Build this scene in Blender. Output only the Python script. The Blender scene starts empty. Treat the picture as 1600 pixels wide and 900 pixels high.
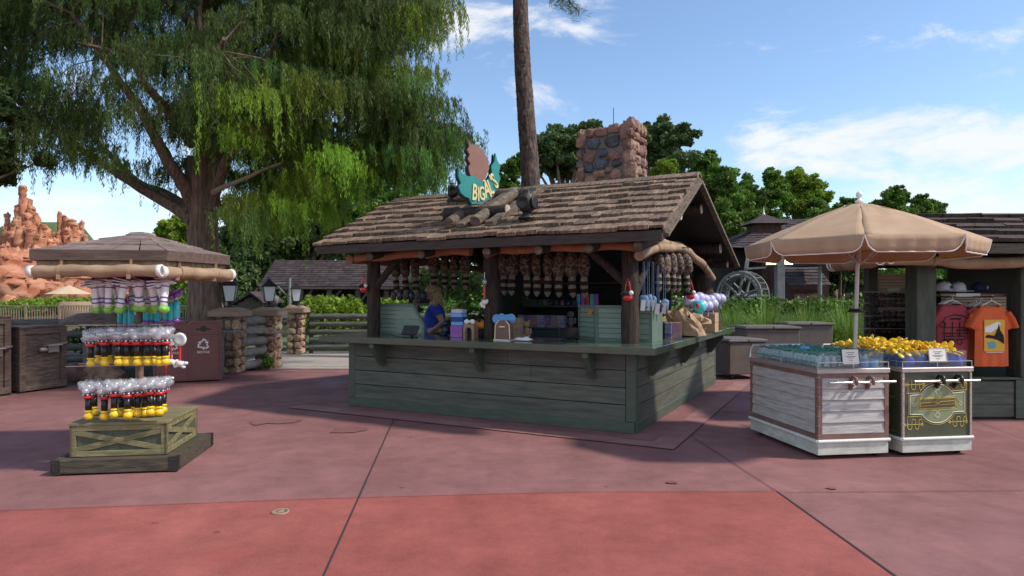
import bpy, math, random
import numpy as np
from mathutils import Vector, Matrix
PI = math.pi
rng = np.random.default_rng(7)
random.seed(7)
scene = bpy.context.scene
COL = scene.collection

# ---------------------------------------------------------------- camera
F = 1017.0            # focal length in photo pixels (1600 wide)
EYE = 1.6
HZ = 463.0
camd = bpy.data.cameras.new("camera")
camd.sensor_width = 36.0
camd.lens = 36.0 * F / 1600.0
camd.shift_y = 13.0 / 1600.0
camd.clip_start = 0.05
camd.clip_end = 3000
cam = bpy.data.objects.new("camera", camd)
COL.objects.link(cam)
cam.location = (0, 0, EYE)
cam.rotation_euler = (PI / 2, 0, 0)
scene.camera = cam
scene.cycles.transparent_max_bounces = 32

# ---------------------------------------------------------------- light
SUN_EL = math.radians(47)
SUN_AZ = Vector((1.0, -0.24, 0)).normalized()      # direction towards the sun
sd = Vector((SUN_AZ.x * math.cos(SUN_EL), SUN_AZ.y * math.cos(SUN_EL), math.sin(SUN_EL)))
sl = bpy.data.lights.new("sun", 'SUN')
sl.energy = 2.35
sl.angle = math.radians(3.5)
sl.color = (1.0, 0.92, 0.80)
so = bpy.data.objects.new("sun", sl)
COL.objects.link(so)
so.rotation_euler = sd.to_track_quat('Z', 'Y').to_euler()

world = bpy.data.worlds.new("World")
scene.world = world
world.use_nodes = True
wn = world.node_tree
wn.nodes.clear()
def N(nt, typ, **kw):
    n = nt.nodes.new(typ)
    for k, v in kw.items():
        setattr(n, k, v)
    return n
wout = N(wn, 'ShaderNodeOutputWorld')
bg = N(wn, 'ShaderNodeBackground')
bg.inputs['Strength'].default_value = 0.118
sky = N(wn, 'ShaderNodeTexSky', sky_type='NISHITA')
sky.sun_disc = False
sky.sun_elevation = SUN_EL
sky.sun_rotation = math.atan2(SUN_AZ.x, SUN_AZ.y)
sky.air_density = 1.0
sky.dust_density = 0.25
sky.ozone_density = 2.6
tc = N(wn, 'ShaderNodeTexCoord')
# clouds: wispy noise in direction space, gathered round a few directions of the sky
def dirpx(px, py):
    v = Vector(((px - 800) / F, 1.0, (HZ - py) / F))
    return v.normalized()
def math_node(nt, op, a, b=None, clamp=False):
    n = N(nt, 'ShaderNodeMath', operation=op, use_clamp=clamp)
    for i, v in enumerate((a, b)):
        if v is None: continue
        if isinstance(v, (int, float)): n.inputs[i].default_value = v
        else: nt.links.new(v, n.inputs[i])
    return n.outputs[0]
nrm = N(wn, 'ShaderNodeVectorMath', operation='NORMALIZE')
wn.links.new(tc.outputs['Generated'], nrm.inputs[0])
mask = None
for (px, py, ax, az, amt) in [(1360, 235, .20, .065, 1.0), (1570, 235, .16, .05, 0.9), (1440, 300, .26, .05, .8), (1200, 265, .16, .04, .5), (760, 25, .20, .07, .75), (930, 8, .12, .035, .6),
                         (60, 330, .30, .07, .95), (230, 330, .22, .06, .8), (1585, 60, .10, .03, .45), (400, 200, .3, .1, .5), (1560, 130, .12, .02, .4), (-400, 300, .5, .1, .8), (2100, 250, .5, .12, .8), ((0,-1,.5), None, .8, .5, 1.0), ((.7,-.7,.6), None, .6, .45, .9), ((-.8,-.5,.6), None, .7, .5, 1.0), ((0,-.3,1), None, .6, .4, .8), ((.9,.1,.7), None, .4, .4, .6)]:  # vector entries: unseen clouds behind and overhead, added to whiten the ambient light
    d = dirpx(px, py) if py is not None else Vector(px).normalized()
    sub = N(wn, 'ShaderNodeVectorMath', operation='SUBTRACT')
    wn.links.new(nrm.outputs[0], sub.inputs[0])
    sub.inputs[1].default_value = d
    dv = N(wn, 'ShaderNodeVectorMath', operation='DIVIDE')
    wn.links.new(sub.outputs[0], dv.inputs[0])
    dv.inputs[1].default_value = (ax, ax, az)
    ln = N(wn, 'ShaderNodeVectorMath', operation='LENGTH')
    wn.links.new(dv.outputs[0], ln.inputs[0])
    m = N(wn, 'ShaderNodeMapRange', interpolation_type='SMOOTHSTEP')
    m.inputs['From Min'].default_value = 1.35
    m.inputs['From Max'].default_value = 0.15
    m.inputs['To Max'].default_value = amt
    wn.links.new(ln.outputs['Value'], m.inputs['Value'])
    mask = m.outputs[0] if mask is None else math_node(wn, 'MAXIMUM', mask, m.outputs[0])
mp = N(wn, 'ShaderNodeMapping')
mp.inputs['Scale'].default_value = (6.0, 6.0, 15.0)
mp.inputs['Rotation'].default_value = (0.1, 0.35, 0)
wn.links.new(nrm.outputs[0], mp.inputs['Vector'])
cn = N(wn, 'ShaderNodeTexNoise')
cn.inputs['Scale'].default_value = 1.0
cn.inputs['Detail'].default_value = 12
cn.inputs['Roughness'].default_value = 0.62
cn.inputs['Distortion'].default_value = 0.35
wn.links.new(mp.outputs[0], cn.inputs['Vector'])
t = math_node(wn, 'ADD', math_node(wn, 'MULTIPLY', cn.outputs['Fac'], 2.3), math_node(wn, 'MULTIPLY', mask, 0.60))
cr = N(wn, 'ShaderNodeMapRange', interpolation_type='SMOOTHSTEP')
cr.inputs['From Min'].default_value = 1.36
cr.inputs['From Max'].default_value = 1.86
cr.inputs['To Max'].default_value = 0.92
wn.links.new(t, cr.inputs['Value'])
CLOUDC = (4.7, 4.8, 4.95, 1)
mx = N(wn, 'ShaderNodeMix', data_type='RGBA')
wn.links.new(cr.outputs[0], mx.inputs[0])
wn.links.new(sky.outputs[0], mx.inputs[6])
mx.inputs[7].default_value = CLOUDC
wn.links.new(mx.outputs[2], bg.inputs['Color'])
wn.links.new(bg.outputs[0], wout.inputs['Surface'])

vs = scene.view_settings
vs.view_transform = 'Standard'
vs.look = 'None'
vs.gamma = 1.0
vs.use_curve_mapping = False
vs.exposure = 0.8

# ---------------------------------------------------------------- helpers
def W(px, py, Y):
    return Vector(((px - 800) / F * Y, Y, EYE - (py - HZ) / F * Y))
def G(px, py, z=0.0):
    Y = F * (EYE - z) / (py - HZ)
    return Vector(((px - 800) / F * Y, Y, z))

class MB:
    """collects shapes, then becomes one mesh object"""
    def __init__(s):
        s.V = []; s.nv = 0; s.F = []; s.R = []; s.Mi = []; s.S = []
    def add(s, v, f, rnd=None, mi=0, smooth=False):
        v = np.asarray(v, dtype=float).reshape(-1, 3)
        if isinstance(f, np.ndarray):
            s.F.append(f + s.nv); nf = len(f)
        else:
            s.F.append([[i + s.nv for i in q] for q in f]); nf = len(f)
        s.V.append(v); s.nv += len(v)
        if rnd is None: rnd = random.random()
        if np.isscalar(rnd): s.R.append(np.full(nf, float(rnd)))
        else: s.R.append(np.asarray(rnd, float))
        s.Mi.append(np.full(nf, mi, dtype=int)); s.S.append(np.full(nf, smooth, dtype=bool))
        return s
    def build(s, name, m, parent=None, loc=None, rz=0.0):
        me = bpy.data.meshes.new(name)
        V = np.concatenate(s.V)
        tot = []; idx = []
        for f in s.F:
            if isinstance(f, np.ndarray):
                tot.append(np.full(len(f), f.shape[1], dtype=np.int32)); idx.append(f.astype(np.int32).ravel())
            else:
                tot.append(np.array([len(q) for q in f], dtype=np.int32)); idx.append(np.array([i for q in f for i in q], dtype=np.int32))
        tot = np.concatenate(tot); idx = np.concatenate(idx)
        me.vertices.add(len(V)); me.loops.add(len(idx)); me.polygons.add(len(tot))
        me.vertices.foreach_set('co', V.astype(np.float32).ravel())
        me.loops.foreach_set('vertex_index', idx)
        st = np.zeros(len(tot), dtype=np.int32); st[1:] = np.cumsum(tot)[:-1]
        me.polygons.foreach_set('loop_start', st)
        me.polygons.foreach_set('loop_total', tot)
        me.polygons.foreach_set('material_index', np.concatenate(s.Mi).astype(np.int32))
        me.polygons.foreach_set('use_smooth', np.concatenate(s.S))
        me.update(calc_edges=True)
        at = me.attributes.new('rnd', 'FLOAT', 'FACE')
        at.data.foreach_set('value', np.concatenate(s.R).astype(np.float32))
        ms = m if isinstance(m, (list, tuple)) else [m]
        for q in ms: me.materials.append(q)
        o = bpy.data.objects.new(name, me)
        COL.objects.link(o)
        if parent is not None: o.parent = parent
        if loc is not None: o.location = loc
        o.rotation_euler = (0, 0, rz)
        return o
    # shapes
    def box(s, a, b, M=None, rnd=None, mi=0, bev=0.0):
        """axis box from corner a to corner b, optional 4x4 M"""
        x0, y0, z0 = [min(a[i], b[i]) for i in range(3)]; x1, y1, z1 = [max(a[i], b[i]) for i in range(3)]
        if bev <= 0:
            v = [(x0,y0,z0),(x1,y0,z0),(x1,y1,z0),(x0,y1,z0),(x0,y0,z1),(x1,y0,z1),(x1,y1,z1),(x0,y1,z1)]
            f = [(0,3,2,1),(4,5,6,7),(0,1,5,4),(1,2,6,5),(2,3,7,6),(3,0,4,7)]
        else:
            e = min(bev, (x1-x0)*.45, (y1-y0)*.45, (z1-z0)*.45)
            v = []; ix = {}
            for sx in (0,1):
                for sy in (0,1):
                    for sz in (0,1):
                        c = (x1 if sx else x0, y1 if sy else y0, z1 if sz else z0)
                        dx = -e if sx else e; dy = -e if sy else e; dz = -e if sz else e
                        for k, p in enumerate(((c[0], c[1]+dy, c[2]+dz), (c[0]+dx, c[1], c[2]+dz), (c[0]+dx, c[1]+dy, c[2]))):
                            ix[(sx,sy,sz,k)] = len(v); v.append(p)
            f = []
            g = lambda *q: [ix[t] for t in q]
            f.append(g((0,0,0,0),(0,0,1,0),(0,1,1,0),(0,1,0,0))); f.append(g((1,0,0,0),(1,1,0,0),(1,1,1,0),(1,0,1,0)))
            f.append(g((0,0,0,1),(1,0,0,1),(1,0,1,1),(0,0,1,1))); f.append(g((0,1,0,1),(0,1,1,1),(1,1,1,1),(1,1,0,1)))
            f.append(g((0,0,0,2),(0,1,0,2),(1,1,0,2),(1,0,0,2))); f.append(g((0,0,1,2),(1,0,1,2),(1,1,1,2),(0,1,1,2)))
            for sy in (0,1):
                for sz in (0,1): f.append(g((0,sy,sz,1),(1,sy,sz,1),(1,sy,sz,2),(0,sy,sz,2)))
            for sx in (0,1):
                for sz in (0,1): f.append(g((sx,0,sz,0),(sx,1,sz,0),(sx,1,sz,2),(sx,0,sz,2)))
            for sx in (0,1):
                for sy in (0,1): f.append(g((sx,sy,0,0),(sx,sy,1,0),(sx,sy,1,1),(sx,sy,0,1)))
            for sx in (0,1):
                for sy in (0,1):
                    for sz in (0,1): f.append(g((sx,sy,sz,0),(sx,sy,sz,1),(sx,sy,sz,2)))
        if M is not None: v = [M @ Vector(p) for p in v]
        return s.add(v, f, rnd, mi)
    def bar(s, p, q, w, h, up=(0,0,1), rnd=None, mi=0, bev=0.0):
        """rectangular bar from p to q: w sideways, h along up"""
        p = Vector(p); q = Vector(q); d = (q - p); L = d.length; d.normalize()
        u = Vector(up); sd_ = d.cross(u)
        if sd_.length < 1e-4: sd_ = d.cross(Vector((0,1,0)))
        sd_.normalize(); u = sd_.cross(d)
        M = Matrix(((d.x, sd_.x, u.x, p.x), (d.y, sd_.y, u.y, p.y), (d.z, sd_.z, u.z, p.z), (0,0,0,1)))
        return s.box((0,-w/2,-h/2), (L,w/2,h/2), M, rnd, mi, bev)
    def tube(s, pts, r, n=8, cap=True, rnd=None, mi=0, smooth=True, noise=0.0, flat=1.0):
        pts = [Vector(p) for p in pts]; m = len(pts)
        rs = r if isinstance(r, (list, tuple)) else [r]*m
        prev = None; V = []
        for i, p in enumerate(pts):
            d = (pts[min(i+1,m-1)] - pts[max(i-1,0)]); d.normalize()
            if prev is None:
                a = d.cross(Vector((0,0,1)))
                if a.length < .05: a = d.cross(Vector((0,1,0)))
            else: a = prev - d*prev.dot(d)
            a.normalize(); b = d.cross(a); prev = a
            for k in range(n):
                t_ = 2*PI*k/n; rr = rs[i]*(1+noise*(random.random()-.5)*2)
                V.append(p + a*(math.cos(t_)*rr) + b*(math.sin(t_)*rr*flat))
        Fc = []
        for i in range(m-1):
            for k in range(n):
                k2 = (k+1)%n
                Fc.append((i*n+k, i*n+k2, (i+1)*n+k2, (i+1)*n+k))
        s.add(V, Fc, rnd, mi, smooth)
        if cap:
            c = len(V)
            s.add(V[:n], [list(range(n))[::-1]], rnd, mi); s.add(V[-n:], [list(range(n))], rnd, mi)
        return s
    def lathe(s, prof, n=16, c=(0,0,0), axis=None, rnd=None, mi=0, smooth=True, M=None):
        V = []
        for (r, z) in prof:
            for k in range(n):
                t_ = 2*PI*k/n; V.append(Vector((r*math.cos(t_), r*math.sin(t_), z)))
        if M is not None: V = [M @ v for v in V]
        V = [v + Vector(c) for v in V]
        Fc = []
        for i in range(len(prof)-1):
            for k in range(n):
                k2 = (k+1)%n; Fc.append((i*n+k, i*n+k2, (i+1)*n+k2, (i+1)*n+k))
        if prof[0][0] > 1e-4: Fc.append(list(range(n))[::-1])
        if prof[-1][0] > 1e-4: Fc.append([(len(prof)-1)*n+k for k in range(n)])
        return s.add(V, Fc, rnd, mi, smooth)
    def lump(s, c, r, n=8, m=6, noise=.12, rnd=None, mi=0, M=None, pw=1.0, smooth=True):
        V = []; c = Vector(c)
        for i in range(m+1):
            ph = PI*i/m - PI/2
            for k in range(n):
                t_ = 2*PI*k/n
                v = Vector((math.cos(ph)*math.cos(t_), math.cos(ph)*math.sin(t_), math.sin(ph)))
                if pw != 1.0: v = Vector([math.copysign(abs(q)**pw, q) for q in v])
                if 0 < i < m: v *= 1 + noise*(random.random()-.5)*2
                V.append(Vector((v.x*r[0], v.y*r[1], v.z*r[2])))
        if M is not None: V = [M @ v for v in V]
        V = [v + c for v in V]
        Fc = [(i*n+k, i*n+(k+1)%n, (i+1)*n+(k+1)%n, (i+1)*n+k) for i in range(m) for k in range(n)]
        return s.add(V, Fc, rnd, mi, smooth)
    def prism(s, poly, vec, rnd=None, mi=0):
        """poly: list of 3D points (planar), extruded by vec"""
        vec = Vector(vec); P = [Vector(p) for p in poly]; n = len(P)
        V = P + [p + vec for p in P]
        Fc = [list(range(n))[::-1], list(range(n, 2*n))] + [(i, (i+1)%n, n+(i+1)%n, n+i) for i in range(n)]
        return s.add(V, Fc, rnd, mi)

def eul(M3): return M3
def rotz(a): return Matrix.Rotation(a, 4, 'Z')
def TR(x, y, z, rz=0.0, rx=0.0, ry=0.0):
    return Matrix.Translation((x,y,z)) @ Matrix.Rotation(rz,4,'Z') @ Matrix.Rotation(rx,4,'X') @ Matrix.Rotation(ry,4,'Y')

# ---- materials
MATS = {}
def mat(name, c1, c2=None, c3=None, scale=6, stretch=(1,1,1), rough=.7, bump=.15, bscale=None, rnd=0.0, metal=0.0, spec=.5, detail=6, coat=0, transl=0.0, emit=0, contrast=(.35,.65), hue=0.0, alpha=None):
    m = bpy.data.materials.new(name); m.use_nodes = True
    nt = m.node_tree; nt.nodes.clear()
    out = N(nt, 'ShaderNodeOutputMaterial'); b = N(nt, 'ShaderNodeBsdfPrincipled')
    b.inputs['Roughness'].default_value = rough; b.inputs['Metallic'].default_value = metal
    b.inputs['Specular IOR Level'].default_value = spec
    if coat: b.inputs['Coat Weight'].default_value = coat
    tc_ = N(nt, 'ShaderNodeTexCoord'); mp_ = N(nt, 'ShaderNodeMapping')
    mp_.inputs['Scale'].default_value = stretch
    nt.links.new(tc_.outputs['Object'], mp_.inputs['Vector'])
    col = None
    if c2 is not None:
        nz = N(nt, 'ShaderNodeTexNoise'); nz.inputs['Scale'].default_value = scale; nz.inputs['Detail'].default_value = detail
        nz.inputs['Roughness'].default_value = .62
        nt.links.new(mp_.outputs[0], nz.inputs['Vector'])
        ramp = N(nt, 'ShaderNodeValToRGB'); e = ramp.color_ramp.elements
        e[0].position = contrast[0]; e[0].color = (*c1, 1); e[1].position = contrast[1]; e[1].color = (*c2, 1)
        if c3 is not None:
            k = e.new((contrast[0]+contrast[1])/2); k.color = (*c3, 1)
        nt.links.new(nz.outputs['Fac'], ramp.inputs[0]); col = ramp.outputs[0]
    else:
        rg = N(nt, 'ShaderNodeRGB'); rg.outputs[0].default_value = (*c1, 1); col = rg.outputs[0]
    if rnd or hue:
        at = N(nt, 'ShaderNodeAttribute'); at.attribute_name = 'rnd'
        hs = N(nt, 'ShaderNodeHueSaturation')
        v = math_node(nt, 'ADD', math_node(nt, 'MULTIPLY', at.outputs['Fac'], 2*rnd), 1-rnd)
        nt.links.new(v, hs.inputs['Value']); nt.links.new(col, hs.inputs['Color'])
        if hue:
            h = math_node(nt, 'ADD', math_node(nt, 'MULTIPLY', at.outputs['Fac'], 2*hue), .5-hue)
            nt.links.new(h, hs.inputs['Hue'])
        col = hs.outputs[0]
    nt.links.new(col, b.inputs['Base Color'])
    if emit:
        nt.links.new(col, b.inputs['Emission Color']); b.inputs['Emission Strength'].default_value = emit
    if bump:
        nb = N(nt, 'ShaderNodeTexNoise'); nb.inputs['Scale'].default_value = bscale or scale*3; nb.inputs['Detail'].default_value = 5
        nt.links.new(mp_.outputs[0], nb.inputs['Vector'])
        bp = N(nt, 'ShaderNodeBump'); bp.inputs['Strength'].default_value = bump; bp.inputs['Distance'].default_value = .02
        nt.links.new(nb.outputs['Fac'], bp.inputs['Height']); nt.links.new(bp.outputs[0], b.inputs['Normal'])
    sh = b.outputs[0]
    if transl:
        tr = N(nt, 'ShaderNodeBsdfTranslucent'); nt.links.new(col, tr.inputs['Color'])
        ms = N(nt, 'ShaderNodeMixShader'); ms.inputs[0].default_value = transl
        nt.links.new(sh, ms.inputs[1]); nt.links.new(tr.outputs[0], ms.inputs[2]); sh = ms.outputs[0]
    nt.links.new(sh, out.inputs['Surface'])
    MATS[name] = m
    return m
def ground_mat(name, c1, c2, c3, dark, spot=.5):
    m = mat(name, c1, c2, c3, scale=.55, rough=.78, bump=0, detail=8, contrast=(.32,.68))
    nt = m.node_tree; b = [n for n in nt.nodes if n.type == 'BSDF_PRINCIPLED'][0]
    src = b.inputs['Base Color'].links[0].from_socket; tc_ = [n for n in nt.nodes if n.type == 'TEX_COORD'][0].outputs['Object']
    def noise(sc, det=6, ro=.6, mp=None):
        n = N(nt, 'ShaderNodeTexNoise'); n.inputs['Scale'].default_value = sc; n.inputs['Detail'].default_value = det; n.inputs['Roughness'].default_value = ro
        nt.links.new(tc_, n.inputs['Vector']); return n.outputs['Fac']
    def ramp(v, lo, hi, a_, b_):
        r = N(nt, 'ShaderNodeMapRange'); r.clamp = True
        for k, q in (('From Min',lo),('From Max',hi),('To Min',a_),('To Max',b_)): r.inputs[k].default_value = q
        nt.links.new(v, r.inputs['Value']); return r.outputs[0]
    def mul(col, fac):
        mm = N(nt, 'ShaderNodeVectorMath', operation='SCALE'); nt.links.new(col, mm.inputs[0]); nt.links.new(fac, mm.inputs['Scale']); return mm.outputs[0]
    b.inputs['Specular IOR Level'].default_value = .22
    c = mul(src, ramp(noise(170, 3, .7), .3, .7, .72, 1.26))       # aggregate grain
    c = mul(c, ramp(noise(2.3, 9, .72), .34, .64, .78, 1.12))        # mottled wear
    v = N(nt, 'ShaderNodeTexVoronoi'); v.inputs['Scale'].default_value = 1.7; nt.links.new(tc_, v.inputs['Vector'])
    jit = math_node(nt, 'ADD', v.outputs['Distance'], math_node(nt, 'MULTIPLY', noise(14, 4), .12))
    c = mul(c, ramp(jit, .085, .115, .62, 1.0))                       # old gum and drips
    mx_ = N(nt, 'ShaderNodeMix', data_type='RGBA'); nt.links.new(ramp(noise(.9, 10, .75), .56, .70, 0, spot), mx_.inputs[0])
    nt.links.new(c, mx_.inputs[6]); mx_.inputs[7].default_value = (*dark, 1)
    nt.links.new(mx_.outputs[2], b.inputs['Base Color'])
    nt.links.new(ramp(noise(1.1, 6), .4, .65, .82, .55), b.inputs['Roughness'])
    bp = N(nt, 'ShaderNodeBump'); bp.inputs['Strength'].default_value = .35; bp.inputs['Distance'].default_value = .004
    nt.links.new(noise(120, 4, .7), bp.inputs['Height']); nt.links.new(bp.outputs[0], b.inputs['Normal'])
    return m
def glassy(name, tint=(1,1,1), refl=.12, rough=.03, solid=0.12, body=(.8,.85,.9)):
    """thin clear sheet: mostly transparent, with a fresnel mirror and a little milky body"""
    m = bpy.data.materials.new(name); m.use_nodes = True; nt = m.node_tree; nt.nodes.clear()
    out = N(nt, 'ShaderNodeOutputMaterial'); tr = N(nt, 'ShaderNodeBsdfTransparent'); tr.inputs[0].default_value = (*tint, 1)
    gl = N(nt, 'ShaderNodeBsdfGlossy'); gl.inputs['Roughness'].default_value = rough
    df = N(nt, 'ShaderNodeBsdfDiffuse'); df.inputs[0].default_value = (*body, 1)
    m1 = N(nt, 'ShaderNodeMixShader'); m1.inputs[0].default_value = solid
    nt.links.new(tr.outputs[0], m1.inputs[1]); nt.links.new(df.outputs[0], m1.inputs[2])
    fr = N(nt, 'ShaderNodeLayerWeight'); fr.inputs[0].default_value = .5
    m2 = N(nt, 'ShaderNodeMixShader'); nt.links.new(math_node(nt, 'ADD', math_node(nt, 'MULTIPLY', math_node(nt, 'POWER', fr.outputs['Facing'], 4.0), .7), refl, True), m2.inputs[0])
    nt.links.new(m1.outputs[0], m2.inputs[1]); nt.links.new(gl.outputs[0], m2.inputs[2])
    nt.links.new(m2.outputs[0], out.inputs['Surface'])
    return m

def tag(o, label=None, cat=None, group=None, kind=None):
    if label: o['label'] = label
    if cat: o['category'] = cat
    if group: o['group'] = group
    if kind: o['kind'] = kind
    return o
def root(name, label, cat, loc=(0,0,0), rz=0.0, group=None):
    o = bpy.data.objects.new(name, None); COL.objects.link(o)
    o.empty_display_size = .2
    o.location = loc; o.rotation_euler = (0,0,rz)
    return tag(o, label, cat, group)
def copy_tree(o, parent=None):
    c = o.copy(); COL.objects.link(c)
    if parent is not None: c.parent = parent
    for ch in [q for q in bpy.data.objects if q.parent == o]: copy_tree(ch, c)
    return c
def dup(o, loc, rot=(0,0,0), label=None, scale=None):
    c = copy_tree(o); c.location = loc; c.rotation_euler = rot
    if scale is not None: c.scale = (scale,)*3 if np.isscalar(scale) else scale
    if label: c['label'] = label
    return c
def struct(o): o['kind'] = 'structure'; return o
ORD = ['first','second','third','fourth','fifth','sixth','seventh','eighth','ninth','tenth','eleventh','twelfth','thirteenth','fourteenth']

def text_polys(txt, size=1.0, extrude=.0):
    cu = bpy.data.curves.new('t', 'FONT'); cu.body = txt; cu.size = size; cu.extrude = extrude
    cu.align_x = 'CENTER'; cu.align_y = 'CENTER'; cu.resolution_u = 3; cu.offset = size*.02
    ob = bpy.data.objects.new('t', cu); COL.objects.link(ob)
    dg = bpy.context.evaluated_depsgraph_get(); me = bpy.data.meshes.new_from_object(ob.evaluated_get(dg))
    v = [tuple(q.co) for q in me.vertices]; f = [list(p.vertices) for p in me.polygons]
    bpy.data.objects.remove(ob); bpy.data.curves.remove(cu); bpy.data.meshes.remove(me)
    return v, f
def add_text(mb, txt, size, M, extrude=.002, rnd=.5, mi=0, sx=1.0):
    v, f = text_polys(txt, size, extrude)
    mb.add([M @ Vector((p[0]*sx, p[1], p[2])) for p in v], f, rnd, mi)

# leaves --------------------------------------------------------
def leaf_quads(mb, P, L, w, rnd, up=None, upw=0.0, mi=0):
    """P Nx3 centres; random rhombus leaves of half-length L (array) and half-width w*L"""
    n = len(P)
    T = rng.normal(size=(n,3))
    if up is not None: T = T*(1-upw) + np.asarray(up)*upw*1.6
    T /= np.linalg.norm(T, axis=1)[:,None]
    B = rng.normal(size=(n,3)); B -= (B*T).sum(1)[:,None]*T; B /= np.linalg.norm(B, axis=1)[:,None]
    L = np.broadcast_to(np.asarray(L, float), (n,))[:,None]
    V = np.stack([P - T*L, P + B*L*w, P + T*L, P - B*L*w], axis=1).reshape(-1,3)
    Fq = np.arange(4*n).reshape(n,4)
    mb.add(V, Fq, rnd, mi)
def clump_points(c, r, n, shell=.55):
    d = rng.normal(size=(n,3)); d /= np.linalg.norm(d, axis=1)[:,None]
    rad = shell + (1-shell)*rng.random(n)**.7
    return np.asarray(c) + d*rad[:,None]*np.asarray(r)
# ---------------------------------------------------------------- materials
m_conc = ground_mat('concrete_mauve', (.215,.098,.096), (.300,.145,.140), (.258,.122,.118), (.16,.070,.070))
m_concred = ground_mat('concrete_red', (.270,.074,.062), (.370,.118,.100), (.320,.095,.080), (.31,.070,.052), .6)
m_joint = mat('joint_dark', (.035,.028,.028), rough=.9, bump=0)
m_stain = mat('wet_concrete', (.185,.078,.074), (.235,.108,.102), scale=4, rough=.55, bump=.05)
m_grout = mat('concrete_border', (.27,.19,.18), (.36,.25,.23), scale=5, rough=.85, bump=.2)
m_border = mat('concrete_band', (.25,.105,.095), (.32,.165,.15), scale=3, rough=.8, bump=.15)
m_soil = mat('soil', (.035,.03,.02), (.06,.07,.03), scale=2, rough=.95, bump=.3)
m_board = mat('boardwalk_wood', (.30,.26,.22), (.45,.40,.34), scale=3, stretch=(1,12,1), rough=.8, bump=.2, rnd=.12)
m_water = mat('river_water', (.02,.035,.025), (.03,.05,.035), scale=.8, rough=.12, bump=.35, bscale=3)
m_green = mat('green_paint', (.058,.066,.050), (.120,.125,.102), (.088,.095,.076), scale=2.2, stretch=(1,10,10), rough=.62, bump=.25, bscale=18, rnd=.10)
m_greensidelit = mat('green_paint_side_lit', (.070,.074,.052), (.135,.132,.100), (.100,.102,.076), scale=2.2, stretch=(10,1,10), rough=.62, bump=.25, bscale=18, rnd=.10)  # same paint with turned grain; sunlit lightness and warmth put into the colour
m_greentop = mat('counter_green', (.070,.098,.070), (.095,.122,.088), scale=3, rough=.16, bump=.03, coat=.3)
m_greentrim = mat('trim_green', (.055,.074,.052), (.080,.100,.072), scale=4, stretch=(1,1,6), rough=.55, bump=.12)
m_log = mat('dark_log', (.018,.012,.010), (.070,.042,.030), (.036,.023,.018), scale=3, stretch=(9,9,1.2), rough=.85, bump=.7, bscale=6, rnd=.1)
m_logh = mat('weathered_log', (.06,.044,.033), (.22,.16,.115), (.12,.09,.066), scale=3, stretch=(1.2,8,8), rough=.85, bump=.6, bscale=6, rnd=.12)
m_logend = mat('log_end', (.38,.30,.22), (.62,.52,.42), scale=14, rough=.85, bump=.3)
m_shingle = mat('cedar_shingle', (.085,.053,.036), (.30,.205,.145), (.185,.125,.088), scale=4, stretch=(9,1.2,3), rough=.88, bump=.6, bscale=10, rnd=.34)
m_fascia = mat('fascia_wood', (.028,.020,.016), (.062,.044,.035), scale=4, stretch=(1.5,12,12), rough=.8, bump=.3)
m_boards = mat('gable_boards', (.05,.028,.018), (.20,.085,.04), (.09,.05,.03), scale=3, stretch=(10,10,1), rough=.85, bump=.4, rnd=.35)
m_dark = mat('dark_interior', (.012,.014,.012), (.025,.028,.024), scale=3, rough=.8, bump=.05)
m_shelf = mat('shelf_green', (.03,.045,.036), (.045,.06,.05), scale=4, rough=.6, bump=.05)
m_mortar = mat('mortar', (.13,.105,.095), (.20,.165,.145), scale=20, rough=.95, bump=.5)
m_stone = mat('field_stone', (.16,.088,.066), (.31,.185,.14), (.235,.13,.098), scale=7, rough=.85, bump=.5, rnd=.30, hue=.025)
m_stonedk = mat('dark_stone', (.025,.03,.045), (.09,.10,.12), scale=8, rough=.7, bump=.4, rnd=.3)
m_cobble = mat('river_stone', (.26,.16,.10), (.46,.31,.21), (.34,.22,.15), scale=9, rough=.8, bump=.35, rnd=.35, hue=.02)
m_cap = mat('pillar_cap_wood', (.26,.17,.12), (.38,.27,.19), scale=3, stretch=(1,7,7), rough=.8, bump=.25)
m_greylog = mat('grey_log', (.13,.135,.125), (.27,.27,.25), scale=3, stretch=(1,8,8), rough=.8, bump=.35, rnd=.1)
m_darkrail = mat('dark_grey_log', (.055,.060,.052), (.145,.148,.130), scale=3, stretch=(1,8,8), rough=.8, bump=.35, rnd=.1)
m_canvas = mat('canvas_tan', (.27,.175,.105), (.39,.265,.17), scale=5, rough=.85, bump=.45, bscale=7)
m_canvasor = mat('canvas_orange', (.27,.12,.065), (.37,.17,.095), scale=5, rough=.85, bump=.5, bscale=7)
m_roofbrown = mat('cart_roof_wood', (.14,.098,.088), (.27,.20,.178), (.20,.145,.128), scale=3, stretch=(2,9,2), rough=.75, bump=.35, rnd=.16)
m_fasciab = mat('cart_fascia', (.075,.046,.036), (.14,.09,.068), scale=3, stretch=(1.5,10,10), rough=.7, bump=.25)
m_pvc = mat('white_pvc', (.75,.72,.68), rough=.4, bump=0)
m_olive = mat('olive_board', (.14,.125,.055), (.25,.215,.11), (.19,.165,.08), scale=3, stretch=(1.5,8,8), rough=.65, bump=.3, rnd=.1)
m_olivedk = mat('olive_panel', (.055,.065,.040), (.085,.10,.065), scale=3, stretch=(8,8,1), rough=.7, bump=.25, rnd=.1)
m_plinth = mat('plinth_wood', (.035,.030,.022), (.10,.080,.055), scale=3, stretch=(1.5,10,10), rough=.75, bump=.35)
m_black = mat('black_plastic', (.012,.012,.013), rough=.35, bump=0)
m_iron = mat('black_iron', (.02,.02,.022), (.05,.045,.04), scale=12, rough=.5, bump=.2, metal=.4)
m_steel = mat('steel', (.62,.60,.58), (.72,.70,.68), scale=6, stretch=(1,14,1), rough=.28, bump=.02, metal=.9)
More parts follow.
